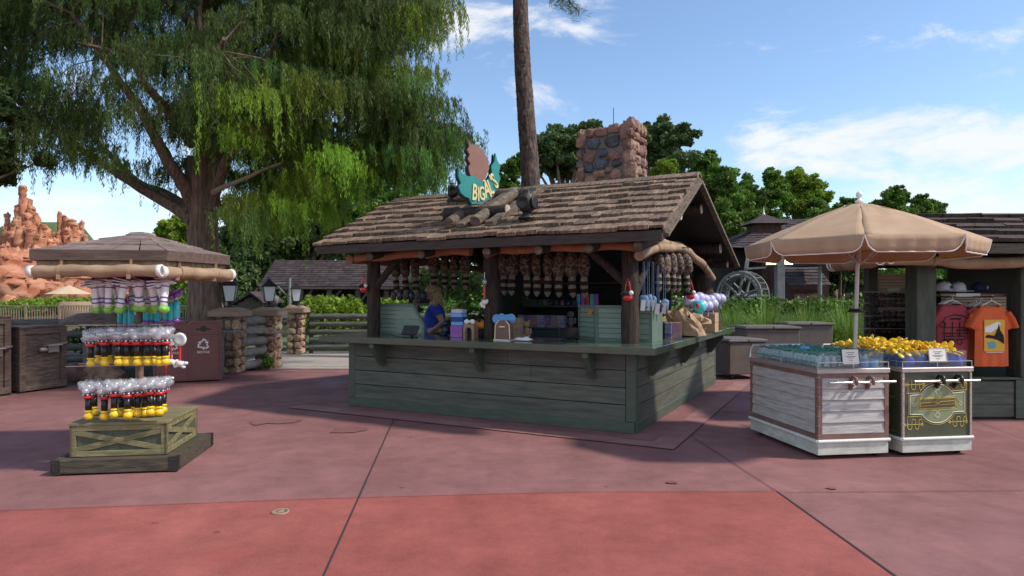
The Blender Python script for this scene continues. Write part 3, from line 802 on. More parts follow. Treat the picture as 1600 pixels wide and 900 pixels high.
# opening name board on the roof: BIG AL'S
sg = root('roof_sign', "teal and brown carved board reading BIG AL'S, standing on the kiosk roof", 'sign', KW(KLx(750,.1),.10,2.82), math.radians(24))
def sx(px, py):  # photo px -> local sign plane coordinates (scale at that depth)
    Yd = KW(KLx(750,.1),.1).y
    return ((px-750)*Yd/F/ .90, (EYE-(py-HZ)*Yd/F) - 2.82)
def spoly(pts, y): return [Vector((sx(*p)[0], y, sx(*p)[1])) for p in pts]
teal = [(718,264),(722,272),(731,277),(741,276),(752,284),(762,280),(768,268),(767,258),(772,250),(773,237),(776,248),(781,257),(778,268),(781,277),(774,296),(764,310),(752,318),(738,320),(734,311),(728,309),(722,304),(718,293),(722,288),(718,278)]
mb = MB(); mb.prism(spoly(teal[::-1], .05), (0,-.06,0)); bd = mb.build('board', [m_signteal], sg)
mb = MB(); mb.prism(spoly([(p[0]-1.2,p[1]+.4) for p in teal[::-1]], .10), (0,-.048,0)); mb.build('board_back', m_black, sg)
brn = [(733,220),(737,228),(745,226),(752,232),(758,240),(763,250),(764,262),(760,274),(754,283),(745,285),(738,280),(735,272),(733,262),(736,257),(732,250),(735,243),(731,236),(734,230)]
mb = MB(); mb.prism(spoly(brn[::-1], .045), (0,-.045,0)); mb.build('upper_board', m_signbrn, sg)
mb = MB(); mb.prism(spoly([(p[0]-2.5,p[1]) for p in brn[::-1]], .085), (0,-.038,0)); mb.build('upper_board_back', m_black, sg)
mb = MB()
L_ = [("B",739,305.5,10,1.06), ("I",745.2,307,8,.95), ("G",751,306,9.5,1.0), ("A",761,296,13,1.12), ("L",766.5,290,11,1.05), ("'",769.5,281,7,.9), ("S",773.5,279.5,11,1.1)]
for (chh,px,py,rot,k) in [("B",741.5,302.5,-3,1.22),("I",747.3,305,1,1.05),("G",752.6,303.5,6,1.05),("A",760,296,14,1.32),("L",765.6,292,20,1.12),("'",768.2,285,24,1.1),("S",771.8,282.5,28,1.18)]:
    X, Z = sx(px, py)
    M = Matrix.Translation((X,-.016,Z)) @ Matrix.Rotation(-math.radians(rot),4,'Y') @ Matrix.Rotation(PI/2,4,'X')
    add_text(mb, chh, .245*k, M, .006, .5, 0, .43)
mb.build('lettering', m_signcream, sg)
# railroad lanterns on the roof
def lantern_rr(loc, rz, label, s=1.0):
    r_ = root('railroad_lantern', label, 'lantern', loc, rz, 'old railroad lanterns on the kiosk roof'); r_.scale = (s,)*3
    mb = MB(); mb.lathe([(.11,0),(.11,.02),(.075,.035),(.06,.06),(.05,.085)], 16); mb.build('base', m_iron, r_)
    mb = MB(); mb.lathe([(.05,.085),(.085,.10),(.095,.14),(.095,.26),(.085,.29),(.05,.32),(.05,.345),(.02,.36)], 16); bd = mb.build('body', m_iron, r_)
    mb = MB(); mb.lathe([(.06,0),(.085,.02),(.09,.03),(.06,.03),(.05,.015),(0,.01)], 16, M=TR(0,-.085,.20,0,PI/2)); mb.lathe([(.06,0),(.085,.02),(.09,.03),(.06,.03),(0,.02)], 16, M=TR(.085,0,.20,0,0,PI/2)); mb.build('lens_ring', m_iron, r_)
    mb = MB()
    for y in (-.03,.03): mb.tube([(-.06,y,.33),(-.065,y,.46),(.065,y,.46),(.06,y,.33)], .006, 5)
    mb.tube([(-.115,0,.05),(-.12,0,.3),(-.05,0,.42)], .005, 5); mb.build('handle', m_iron, r_)
    return r_
p = KW(KLx(823,.0),.0, on_roof(.0)+.05); lantern_rr(p, KA, 'dark railroad lantern on the roof shingles right of the teal sign', 1.02)
p = KW(KLx(707,.15),.15, on_roof(.15)+.3); lantern_rr(p, KA+.7, 'dark railroad lantern on the log left of the teal sign', .72)
# ---------------------------------------------------------------- kiosk goods
CT_Z = 1.031
# furry caps with ringed tails
def fur_cap():
    t = root('fur_cap', 'x', 'cap', (0,0,0), 0, 'furry caps with ringed tails hanging in the kiosk')
    mb = MB(); 
    V = []; prof = [(.012,-.01),(.035,-.03),(.062,-.07),(.075,-.13),(.078,-.19),(.07,-.25),(.05,-.30),(.02,-.325),(.0,-.33)]
    n = 14; VV = []
    for (r, z) in prof:
        for k in range(n):
            t_ = 2*PI*k/n; rr = r*(1+.20*math.cos(2*t_)*.6 + random.uniform(-.11,.11)); VV.append((rr*math.cos(t_), rr*math.sin(t_)*.8, z+random.uniform(-.006,.006)))
    mb.add(VV, [(i*n+k,i*n+(k+1)%n,(i+1)*n+(k+1)%n,(i+1)*n+k) for i in range(len(prof)-1) for k in range(n)], .5, 0, True)
    mb.build('crown', m_fur, t)
    mb = MB(); mb.tube([(0,0,-.31),(0.005,0,-.36)], [.034,.04], 9, noise=.1)
    mb.tube([(0.006,0,-.41),(0.004,0,-.45)], [.042,.042], 9, noise=.1); mb.tube([(0.002,0,-.50),(-.003,0,-.53),(-.004,0,-.56)], [.038,.03,.008], 9, noise=.1); mb.build('tail', m_furl, t)
    mb = MB(); mb.tube([(0.005,0,-.361),(.006,0,-.409)], [.044,.045], 9, noise=.1); mb.tube([(0.004,0,-.451),(.002,0,-.499)], [.044,.041], 9, noise=.1); mb.build('tail_band', m_furb, t)
    mb = MB(); mb.tube([(0,0,-.01),(.0,.0,.04),(.02,0,.06)], .003, 5); mb.build('hook', m_iron, t)
    return t
proto = fur_cap(); used = False
def place_cap(px, yl, pytop, lab, s=1.0, rz=None):
    global used
    w = KP(px, yl, pytop)
    rot = (random.uniform(-.05,.05), random.uniform(-.06,.06), random.uniform(0,6.28) if rz is None else rz)
    if not used: o = proto; o.location = w; o.rotation_euler = rot; o['label'] = lab; o.scale = (s,s,s); used = True; return o
    return dup(proto, w, rot, lab, (s*1.12,s*1.12,s))
for i, px in enumerate((617,632,648)): place_cap(px, 1.0, 400, ORD[i]+' furry cap from the left in the group of three by the corner post', 1.08)
for i, px in enumerate((679,695,711,727)): place_cap(px, 1.0, 396, ORD[i]+' furry cap from the left above the woman in blue', .98)
for i, px in enumerate((785,803,821,839,857,875,893,912)): place_cap(px, .85, 391, ORD[i]+' furry cap from the left in the middle bay of the kiosk', 1.16)
for i, (px, yl) in enumerate(((1029,.9),(1040,1.05),(1051,1.2),(1060,1.35),(1071,1.62))):
    w = KP(px, yl, 392); place_cap(px, yl, 392 + i*1.0, ORD[i]+' furry cap from the left on the sunny right side of the kiosk', .95)
mb = MB(); a = KP(608,1.0,400); b = KP(735,1.0,395); mb.tube([a+Vector((0,0,.06)), b+Vector((0,0,.06))], .008, 6)
a = KP(776,.85,391); b = KP(925,.85,389); mb.tube([a+Vector((0,0,.06)), b+Vector((0,0,.06))], .008, 6)
a = KP(1018,.8,391); b = KP(1076,1.7,394); mb.tube([a+Vector((0,0,.06)), b+Vector((0,0,.06))], .008, 6)
tag(mb.build('hanging_rail', m_iron), 'thin dark rails under the kiosk roof from which the furry caps hang', 'rail')
# row of dark wares below left caps
wares = []
for i, px in enumerate((615,625,634,644,654,662)):
    mb = MB(); w = KP(px, 1.3); w.z = 0
    r_ = root('hanging_pouch', ORD[i]+' dark pouch from the left hanging below the furry caps', 'pouch', KP(px, 1.3, 452), KA, 'dark pouches hanging in the left bay')
    mb.lump((0,0,-.11), (.06,.03,.08), 8, 6, .2); mb.build('bag', m_navy if i % 2 else m_fur, r_)
    mb = MB(); mb.tube([(-.03,0,-.05),(0,0,.02),(.03,0,-.05)], .006, 5); mb.build('strap', m_furl if i % 2 else m_furb, r_)
# slatted register screens
def louvre_face(M, w, h, parent, cut=None, n=7):
    """screen face in local x-z; cut = (dx,dz) chamfer of the top right corner"""
    f = .035
    mb = MB(); mb.box((0,0,0),(f,.03,h), M); mb.box((f,0,0),(w-f if cut is None else w-f,.03,f), M)
    if cut is None: mb.box((w-f,0,0),(w,.03,h), M); mb.box((f,0,h-f),(w-f,.03,h), M)
    else:
        dx, dz = cut
        mb.box((w-f,0,0),(w,.03,h-dz), M); mb.box((f,0,h-f),(w-dx,.03,h), M)
        P = [Vector((w-dx,0,h)), Vector((w-dx-.02,0,h-f)), Vector((w-f,0,h-dz-.01)), Vector((w,0,h-dz))]
        mb.prism([M @ p for p in P], (M.to_3x3() @ Vector((0,.03,0))))
    mb.build('screen_frame', m_screenf, parent)
    mb = MB(); sh = (h-2*f)/n
    for i in range(n):
        z0 = f+i*sh; xr = w-f
        if cut is not None and z0+sh*.6 > h-cut[1]: xr = w - f - cut[0]*((z0+sh*.6)-(h-cut[1]))/cut[1]
        V = [(f,.018,z0+sh-.002),(xr,.018,z0+sh-.002),(xr,.006,z0+.004),(f,.006,z0+.004),(f,.028,z0+sh-.002),(xr,.028,z0+sh-.002),(xr,.028,z0+.004),(f,.028,z0+.004)]
        mb.add([M @ Vector(v) for v in V], [(3,2,1,0),(0,1,5,4),(7,6,2,3),(0,4,7,3),(1,2,6,5),(4,5,6,7)], random.random())
    mb.build('slats', m_screen, parent)
a = KP(590,.40); b = KP(663,.40)
wL = (b-a).length
s1 = root('register_screen', 'pale green slatted screen with a cut corner standing on the counter left of the woman', 'screen', (a.x,a.y,CT_Z), KA, 'green slatted screens on the kiosk counter')
louvre_face(TR(0,0,0), wL, .46, s1, cut=(.20,.30), n=6)
mb = MB(); mb.box((0,.031,0),(.03,.40,.46)); mb.box((.031,.031,.43),(wL-.2,.40,.46)); mb.build('side_panel', m_screenf, s1)
a = KP(930,.50); b = KP(1019,.50); wR = (b-a).length
s2 = root('register_screen', 'long pale green slatted screen on the counter behind the right front post', 'screen', (a.x,a.y,CT_Z), KA, 'green slatted screens on the kiosk counter')
louvre_face(TR(0,0,0), wR, .455, s2, n=6)
louvre_face(TR(-.37,.34,0,math.radians(-42.5)), .49, .455, s2, n=6)
mb = MB(); mb.box((wR-.03,.031,0),(wR,.5,.455)); mb.build('side_panel', m_screenf, s2)
mb = MB(); q = TR(-.37,.34,0,math.radians(-42.5)); mb.box((.31,-.006,.33),(.42,-.001,.39), q); mb.build('notice', m_orangep, s2)
# terminals
def terminal(loc, rz, label):
    r_ = root('payment_terminal', label, 'payment terminal', loc, rz, 'card terminals on the counter')
    mb = MB(); M = TR(0,0,.10,0,math.radians(-32)); mb.box((-.13,-.012,-.075),(.13,.012,.075), M, bev=.006); mb.build('display', m_black, r_)
    mb = MB(); mb.box((-.08,-.06,0),(.08,.07,.012), bev=.004); mb.tube([(0,.03,.01),(0,.02,.09)], .02, 8); mb.build('stand', m_black, r_)
    mb = MB(); mb.tube([(-.05,.02,.006),(-.2,0,.005),(-.3,.06,.006),(-.38,.03,.04)], .005, 5); mb.build('cable', m_black, r_)
    return r_
w = KP(641,-.08); terminal((w.x,w.y,CT_Z), KA, 'black card terminal on the counter in front of the left slatted screen')
w = KP(889,.35); terminal((w.x,w.y,CT_Z), KA+.6, 'black card terminal on the counter beside the right slatted screen')
# woman behind the counter
def skin_body(name, verts, edges, radii, m, parent, loc=(0,0,0), sub=2, rootv=0):
    me = bpy.data.meshes.new(name); me.from_pydata(verts, edges, []); me.materials.append(m)
    o = bpy.data.objects.new(name, me); COL.objects.link(o); o.parent = parent; o.location = loc
    sk = o.modifiers.new('s', 'SKIN'); 
    if not me.skin_vertices:
        me.attributes.new
    for i, r in enumerate(radii):
        v = me.skin_vertices[0].data[i]; v.radius = r if isinstance(r, tuple) else (r, r); v.use_root = (i == rootv)
    sk.use_smooth_shade = True
    ss = o.modifiers.new('u', 'SUBSURF'); ss.levels = sub; ss.render_levels = sub
    # bake the modifiers so the body is one plain continuous mesh
    dg = bpy.context.evaluated_depsgraph_get(); m2 = bpy.data.meshes.new_from_object(o.evaluated_get(dg)); o.modifiers.clear(); o.data = m2
    for p in m2.polygons: p.use_smooth = True
    return o
pw = KP(680,1.5)
per = root('person', 'woman with curly blonde hair in a royal blue shirt, hand on hip, behind the counter', 'person', (pw.x,pw.y,.06), 0)
per.scale = (1.18,1.05,1.0)
# faces -x (left in the photo); right arm far, left arm near the camera
H = 1.66
v = [(0,0,.92),(0,0,1.05),(-.01,0,1.22),(.0,0,1.36),(-.02,0,1.43),(-.035,0,1.50),
     (0,-.10,.88),(-.02,-.11,.50),(.02,-.11,.09),(-.13,-.12,.03),
     (0,.10,.88),(-.02,.11,.50),(.02,.11,.09),(-.13,.12,.03),
     (.01,-.17,1.36),(.13,-.24,1.12),(-.03,-.16,.98),(-.09,-.12,.95),
     (.01,.17,1.36),(-.05,.22,1.11),(-.22,.16,1.13),(-.30,.14,1.14)]
e = [(0,1),(1,2),(2,3),(3,4),(4,5),(0,6),(6,7),(7,8),(8,9),(0,10),(10,11),(11,12),(12,13),(3,14),(14,15),(15,16),(16,17),(3,18),(18,19),(19,20),(20,21)]
rd = [(.15,.12),(.13,.105),(.145,.12),(.13,.10),.055,.052,.10,.065,.045,.035,.10,.065,.045,.035,.062,.043,.030,.032,.062,.043,.030,.032]
skin_body('body', v, e, rd, m_skin, per)
# shirt over the torso and upper arms
v = [(0,0,.90),(0,0,1.05),(-.01,0,1.22),(.0,0,1.36),(-.01,0,1.40),(.01,-.175,1.365),(.085,-.215,1.22),(.01,.175,1.365),(-.03,.205,1.20)]
e = [(0,1),(1,2),(2,3),(3,4),(3,5),(5,6),(3,7),(7,8)]
rd = [(.175,.145),(.155,.125),(.172,.14),(.145,.118),.075,.08,.066,.08,.066]
skin_body('shirt', v, e, rd, m_blue, per)
v = [(0,0,.93),(0,-.10,.86),(-.02,-.11,.50),(.02,-.11,.10),(0,.10,.86),(-.02,.11,.50),(.02,.11,.10)]
skin_body('trousers', v, [(0,1),(1,2),(2,3),(0,4),(4,5),(5,6)], [(.17,.14),.12,.085,.07,.12,.085,.07], m_furb, per)
# head: one lofted mesh with brow, nose, lips, chin
def head(parent, loc):
    n = 20; rows = []
    #  z, half depth front, back, half width
    prof = [(-.115,.035,.02,.03),(-.10,.062,.045,.045),(-.08,.078,.06,.056),(-.055,.082,.075,.066),(-.03,.083,.088,.072),(0,.084,.097,.076),(.03,.089,.10,.077),(.06,.085,.10,.074),(.09,.066,.085,.062),(.11,.04,.055,.04),(.12,.008,.01,.008)]
    V = []
    for (z, fr, bk, w_) in prof:
        for k in range(n):
            t_ = 2*PI*k/n; c_ = math.cos(t_); s_ = math.sin(t_)
            x = (-fr if c_ > 0 else bk)*abs(c_); y = w_*s_
            if k == 0:
                if abs(z+.03) < .005: x -= .026
                elif abs(z+.055) < .005: x -= .008
                elif abs(z) < .005: x -= .010
                elif abs(z+.08) < .005: x -= .006
            if k in (1, n-1) and abs(z) < .005: x += .008
            V.append((x, y, z))
    Fc = [(i*n+(k+1)%n, i*n+k, (i+1)*n+k, (i+1)*n+(k+1)%n) for i in range(len(prof)-1) for k in range(n)]
    mb = MB(); mb.add(V, Fc, .5, 0, True)
    for s_ in (-1,1):
        mb.lump((.012, s_*.079, -.012), (.018,.008,.030), 8, 6, .05)
    h = mb.build('head', m_skin, parent, loc)
    mb = MB()
    for s_ in (-1,1): mb.lump((-.074, s_*.030, .004), (.010,.013,.008), 8, 6, 0)
    mb.build('eyes', m_furb, h)
    mb = MB(); mb.lump((-.084,0,-.066), (.008,.022,.006), 8, 5, 0); mb.build('mouth', m_bin, h)
    mb = MB(); mb.lump((.030,0,.030), (.098,.086,.098), 18, 12, .07)
    for k in range(120):
        t_ = rng.uniform(-1.45,1.45); x0 = .025+.075*math.cos(t_); y0 = .082*math.sin(t_); zz = rng.uniform(-.02,.085); L = rng.uniform(.16,.30)
        P = []; R = []
        for i in range(8):
            f_ = i/7; P.append((x0*(1+.55*f_)+.013*math.sin(f_*13+k), y0*(1+.30*f_)+.013*math.cos(f_*12+k*2), zz-f_*L)); R.append(.013*(1-.5*f_))
        mb.tube(P, R, 5, rnd=random.random())
    for k in range(60):
        t_ = rng.uniform(-2.0,2.0); rr = .085*math.sqrt(rng.random()); mb.lump((.035+rr*math.cos(t_), rr*math.sin(t_)*.9, .118-.5*rr*rr/.085), (.022,.022,.014), 6, 4, .2)
    mb.build('hair', m_hair, h)
    return h
head(per, (-.055,0,1.60))
# hand on the hip and far hand: five fingers each
def hand(parent, loc, rot, s=1.0):
    mb = MB(); 
    mb.lump((0,0,-.045), (.040,.016,.05), 10, 6, .04)
    for i, (x, L) in enumerate(((-.030,.062),(-.010,.075),(.010,.070),(.029,.055))):
        mb.tube([(x*.8,0,-.07),(x,0,-.09),(x*1.05,-.012,-.09-L*.5),(x*1.02,-.035,-.09-L*.8)], [.009,.0088,.008,.006], 7)
    mb.tube([(-.032,0,-.025),(-.052,-.010,-.045),(-.058,-.022,-.07)], [.011,.010,.007], 7)
    o = mb.build('hand', m_skin, parent, loc); o.rotation_euler = rot; o.scale = (s,)*3
hand(per, (-.085,-.125,.965), (.2,.9,.2), .9); hand(per, (-.29,.14,1.14), (0,1.45,1.2), .9)
# counter goods ------------------------------------------------
def on_counter(px, yl=0.0): w = KP(px, yl); return Vector((w.x,w.y,CT_Z))
# stack of blue boxes
for i in range(4):
    mb = MB(); mb.box((-.095,-.06,0),(.095,.06,.055), bev=.006); w = on_counter(717,.35); w.z += .16+i*.058
    o = mb.build('plastic_tub', [m_skyb, m_bluebin, m_skyb, m_lav][i], None, w, KA+random.uniform(-.15,.15)); tag(o, ('lowest','second from the bottom','third from the bottom','topmost')[i]+' blue tub in the stack left of the arched display', 'tub', 'stack of blue tubs')
mb = MB(); mb.box((-.10,-.07,0),(.10,.07,.158), bev=.004); tag(mb.build('riser_box', m_mag, None, on_counter(717,.35), KA), 'patterned violet riser box under the stack of blue tubs', 'box')
# arched display box
d1 = root('arched_display', 'small tan display box with a dark round arch and white bow on top', 'display box', on_counter(732,.12), KA)
mb = MB(); P = []
for k in range(13): t_ = PI*k/12; P.append(Vector((.05*math.cos(t_),0,.10+.05*math.sin(t_))))
out = [Vector((.085,0,0)),Vector((.085,0,.19)),Vector((-.085,0,.19)),Vector((-.085,0,0))]
poly = [Vector((.05,0,0))]+[Vector((.085,0,0)),Vector((.085,0,.17)),Vector((.06,0,.19)),Vector((-.06,0,.19)),Vector((-.085,0,.17)),Vector((-.085,0,0)),Vector((-.05,0,0))]+P[::-1]
mb.prism(poly, (0,.12,0)); mb.build('box', m_canvas, d1)
mb = MB(); mb.box((-.06,.06,.002),(.06,.115,.16)); mb.build('recess', m_black, d1)
mb = MB(); 
for s_ in (-1,1): mb.lump((s_*.045,.03,.225), (.045,.02,.035), 8, 6, .2)
mb.lump((0,.03,.22), (.015,.02,.015), 6, 5, 0); mb.build('bow', m_wht, d1)
# pumpkin plush row
for i in range(4):
    w = on_counter(741+i*5.5,.28)
    r_ = root('pumpkin_plush', ORD[i]+' from the left of the orange pumpkin toys on dark cups', 'toy', w, KA, 'orange pumpkin toys on dark cups')
    mb = MB(); mb.lathe([(.032,0),(.038,.13)], 12); mb.build('cup', m_black if i % 2 else m_furb, r_)
    mb = MB(); 
    for k in range(8): t_ = 2*PI*k/8; mb.lump((.022*math.cos(t_),.022*math.sin(t_),.175), (.028,.028,.042), 8, 6, .03)
    mb.build('pumpkin', m_orangep, r_)
# satchel display with blue rings
d2 = root('satchel_display', 'brown satchel-shaped stand with yellow edging and a white card beneath', 'stand', on_counter(785,.0), KA)
mb = MB(); mb.prism([(-.11,0,.015),(.11,0,.015),(.10,0,.20),(.05,0,.255),(-.05,0,.255),(-.10,0,.20)], (0,.10,0)); mb.build('bag', m_brown, d2)
mb = MB()
for s_ in (-1,1): mb.tube([(s_*.11,-.004,.02),(s_*.10,-.004,.20),(s_*.05,-.004,.255)], .008, 6)
mb.tube([(-.04,-.006,.175),(.04,-.006,.175)], .012, 6); mb.build('piping', m_signcream, d2)
mb = MB(); mb.box((-.12,-.03,0),(.12,.10,.012)); mb.build('card', m_paper, d2)
for i, (px, dz) in enumerate(((776,.0),(784,.012),(793,.0),(799,.01))):
    r_ = root('ring_lollipop', ORD[i]+' from the left of the pale blue spiral rings above the satchel stand', 'ring', on_counter(px,.14)+Vector((0,0,.27+dz)), KA, 'pale blue spiral rings')
    mb = MB()
    for R_ in (.052,.030,.012):
        P = [(R_*math.cos(2*PI*k/20), 0, R_*math.sin(2*PI*k/20)) for k in range(21)]
        mb.tube(P, .011, 7, cap=False)
    mb.build('spiral', m_skyb, r_)
    mb = MB(); mb.tube([(0,0,-.05),(0,0,-.27-dz)], .005, 5); mb.build('stick', m_wht, r_)
mb = MB(); mb.box((-.09,-.05,0),(.09,.05,.28), bev=.004); tag(mb.build('wooden_block', m_cap, None, on_counter(806,.45), KA), 'upright brown wooden block behind the blue spiral rings', 'block')
mb = MB(); mb.lump((0,0,.022), (.12,.05,.024), 12, 6, .25); mb.lump((.05,0,.04), (.05,.04,.02), 9, 6, .3)
tag(mb.build('folded_cloth', m_wht, None, on_counter(817,.0), KA), 'crumpled white cloth lying on the green counter', 'cloth')
# shelf goods behind
m_box = [mat('box_art_a', (.03,.04,.12), (.55,.25,.12), (.25,.3,.5), scale=22, rough=.5, bump=0), mat('box_art_b', (.02,.02,.08), (.30,.20,.35), scale=25, rough=.5, bump=0), mat('box_art_c', (.5,.2,.08), (.1,.12,.3), scale=20, rough=.5, bump=0)]
for i, px in enumerate((817,826,835,846,856,868,878)):
    w = KP(px, 2.35); w.z = 1.09
    mb = MB(); mb.box((-.075,-.04,0),(.075,.05,.20), bev=.003); tag(mb.build('toy_box', m_box[i % 3], None, w, KA+random.uniform(-.06,.06)), ORD[i]+' from the left of the colourful boxes on the low shelf in the middle bay', 'box', 'colourful boxes on the low shelf')
for i, px in enumerate((905,912,919,926,932)):
    w = KP(px, 2.62); w.z = 1.45
    mb = MB(); mb.box((-.03,-.04,0),(.03,.04,.19), bev=.003); tag(mb.build('small_packet', [m_skyb,m_mag,m_red,m_teal,m_mag][i], None, w, KA), ORD[i]+' from the left of the slim bright packets on the middle shelf', 'packet', 'slim packets on the middle shelf')
w = KP(892,2.3); w.z = 1.09
r_ = root('grey_figurine', 'small grey figurine with a red base on the dark shelf', 'figurine', w, KA)
mb = MB(); mb.lump((0,0,.10), (.05,.045,.09), 10, 8, .15); mb.lump((0,-.01,.22), (.055,.05,.055), 10, 8, .1); mb.lump((-.07,0,.12), (.025,.025,.06), 7, 5, .1); mb.lump((.07,0,.12), (.025,.025,.06), 7, 5, .1); mb.build('figure', m_wheel, r_)
mb = MB(); mb.lathe([(.07,0),(.07,.02),(0,.02)], 12); mb.build('base', m_red, r_)
w = KP(835,2.6); w.z = 1.45
r_ = root('display_crate', 'low dark crate with green leaves on the middle shelf', 'crate', w, KA)
mb = MB(); mb.box((-.22,-.06,0),(.32,.08,.10), bev=.004); mb.build('crate', m_shelf, r_)
mb = MB(); leaf_quads(mb, clump_points((-.22,0,.08),(.12,.06,.06),160), .03, .4, rng.random(160)); mb.build('leaves', m_leafy, r_)
w = KP(828,2.9); w.z = 1.83
mb = MB(); mb.box((-.25,-.03,0),(.0,.10,.17), bev=.004); tag(mb.build('tan_carton', m_cardb, None, w, KA), 'tan carton on the top shelf behind the furry caps', 'carton')
# potted fern behind the woman
w = KP(737,2.0)
fern = root('potted_plant', 'tall leafy potted plant standing inside the kiosk right of the woman', 'plant', (w.x,w.y,.06), 0)
mb = MB(); mb.lathe([(.10,0),(.14,.30),(.15,.32),(.13,.32),(.12,.29),(0,.29)], 14); mb.build('pot', m_bin, fern)
mb = MB()
for k in range(16):
    a_ = rng.uniform(0,6.28); L = rng.uniform(.9,1.6); P = []
    for i in range(9): f_ = i/8; P.append(Vector((math.cos(a_)*f_*f_*.35, math.sin(a_)*f_*f_*.35, .3+L*f_-.25*f_*f_)))
    mb.tube(P, [.006]*9, 4, rnd=.3)
    for i in range(2,9):
        for s_ in (-1,1):
            c_ = P[i]; side = Vector((-math.sin(a_),math.cos(a_),-.3))*s_*.16
            mb.add([c_, c_+side*.5+Vector((0,0,.03)), c_+side, c_+side*.5-Vector((0,0,.03))], [(0,1,2,3)], random.random())
mb.build('fronds', m_cyp, fern)
# hanging things on the posts
def red_cap(loc, rz, label):
    r_ = root('hanging_red_cap', label, 'cap', loc, rz, 'black and red caps hanging on posts')
    r_.scale = (.8,.8,.8)
    mb = MB(); mb.tube([(-.045,0,-.16),(-.03,0,-.05),(0,0,.06),(.03,0,-.05),(.045,0,-.16)], .010, 6); mb.tube([(-.03,0,-.05),(.03,0,-.055)], .008, 6); mb.build('straps', m_red, r_)
    mb = MB(); mb.lump((0,-.01,-.24), (.075,.06,.06), 12, 8, .04); mb.build('cup', m_red, r_)
    mb = MB(); mb.lump((-.03,-.015,-.185), (.09,.055,.04), 12, 8, .1); mb.build('peak', m_furb, r_)
    mb = MB(); mb.lump((.06,-.03,-.17), (.035,.03,.035), 9, 6, .1); mb.build('tassel', m_wht, r_)
    return r_
red_cap(KP(569,.12,432), KA, 'red and black cap hanging on the left front post of the kiosk')
red_cap(KP(981,.18,440), KA, 'red and black cap hanging on the right front post of the kiosk')
red_cap(KP(1079,1.9,442), KA, 'red and black cap hanging behind the furry caps on the sunny side')
r_ = root('hand_wand', 'red stick with a white padded hand hanging on the middle post', 'toy', KP(757,.14,430), KA)
mb = MB(); mb.tube([(0,0,-.14),(0,0,-.32)], .014, 8); mb.build('stick', m_red, r_)
mb = MB(); mb.lump((0,0,-.36), (.05,.03,.035), 10, 6, .1)
for k, (x, z) in enumerate(((-.055,-.385),(-.035,-.41),(-.005,-.42),(.04,-.345))): mb.lump((x,0,z), (.017,.017,.028), 8, 6, .05)
mb.build('padded_hand', m_wht, r_)
mb = MB(); mb.lump((0,0,-.09), (.03,.03,.05), 9, 6, .25); mb.tube([(0,0,-.04),(0,0,.04)], .006, 5); mb.build('head', m_clear, r_)
# lanyards with blue pouches
for i, (px, yl, py) in enumerate(((1006,.35,408),(1013,.45,408),(1020,.55,409),(1028,.6,415),(1038,.75,415))):
    r_ = root('lanyard', ORD[i]+' from the left of the pale blue lanyards on the sunny side of the kiosk', 'lanyard', KP(px, yl, py), KA, 'pale blue lanyards')
    mb = MB(); mb.tube([(-.008,0,0),(-.012,0,-.42)], .0035, 5); mb.tube([(.008,0,0),(.012,0,-.42)], .0035, 5); mb.build('ribbon', m_lany, r_)
    mb = MB(); mb.lump((0,-.01,-.50), (.06,.025,.085), 8, 6, .25, pw=.8); mb.build('pouch', m_lany if i != 3 else m_navy, r_)
    mb = MB(); mb.box((.02,-.045,-.60),(.075,-.040,-.47), TR(0,0,0,.2,0,.1)); mb.build('tag', m_paper, r_)
# books / boxes on the right end
for i in range(8):
    w = on_counter(1023+i*3.6, 1.30)
    mb = MB(); mb.box((-.013,-.02,0),(.013,.12,.215), bev=.002); tag(mb.build('upright_book', m_navy if i < 5 else m_box[0], None, w, KA), ORD[i]+' from the left of the upright books by the kiosk corner', 'book', 'upright books at the corner')
w = on_counter(1055,1.32); mb = MB(); mb.box((-.08,-.02,0),(.08,.16,.22), bev=.003); tag(mb.build('picture_box', m_box[2], None, w, KA+.3), 'pale box with coloured pictures beside the upright books', 'box')
# brown sack
w = on_counter(1066,2.15)
sack = root('brown_sack', 'slumped brown kraft sack lying open on the counter under the blue pouches', 'sack', w, KA); sack.scale = (1.05,1.05,1.0)
mb = MB()
n = 22; m_ = 14; V = []
for i in range(m_+1):
    ph = PI*i/m_-PI/2
    for k in range(n):
        t_ = 2*PI*k/n; rr = 1+.16*math.sin(3*t_+i)+.12*math.sin(7*t_-i*.8)+random.uniform(-.05,.05)
        V.append((math.cos(ph)*math.cos(t_)*.30*rr, .12+math.cos(ph)*math.sin(t_)*.38*rr, max(.0,.17+math.sin(ph)*.19*rr)))
mb.add(V, [(i*n+k,i*n+(k+1)%n,(i+1)*n+(k+1)%n,(i+1)*n+k) for i in range(m_) for k in range(n)], .5, 0, False)
mb.build('bag', m_kraft, sack)
mb = MB(); n = 24; V = []
for i in range(9):
    f_ = i/8
    for k in range(n):
        t_ = 2*PI*k/n; rr = (.30-.10*f_)*(1+.22*math.sin(5*t_+f_*3)*f_+random.uniform(-.05,.05))
        V.append((.12+rr*math.cos(t_)*.8-f_*.1, -.20+rr*math.sin(t_)*.55-.16*f_, max(.004,.02+.30*f_**.8+.07*math.sin(4*t_)*f_)))
mb.add(V, [(i*n+k,i*n+(k+1)%n,(i+1)*n+(k+1)%n,(i+1)*n+k) for i in range(8) for k in range(n)], .5); o = mb.build('open_mouth', m_kraft, sack); md = o.modifiers.new('s','SOLIDIFY'); md.thickness = .006
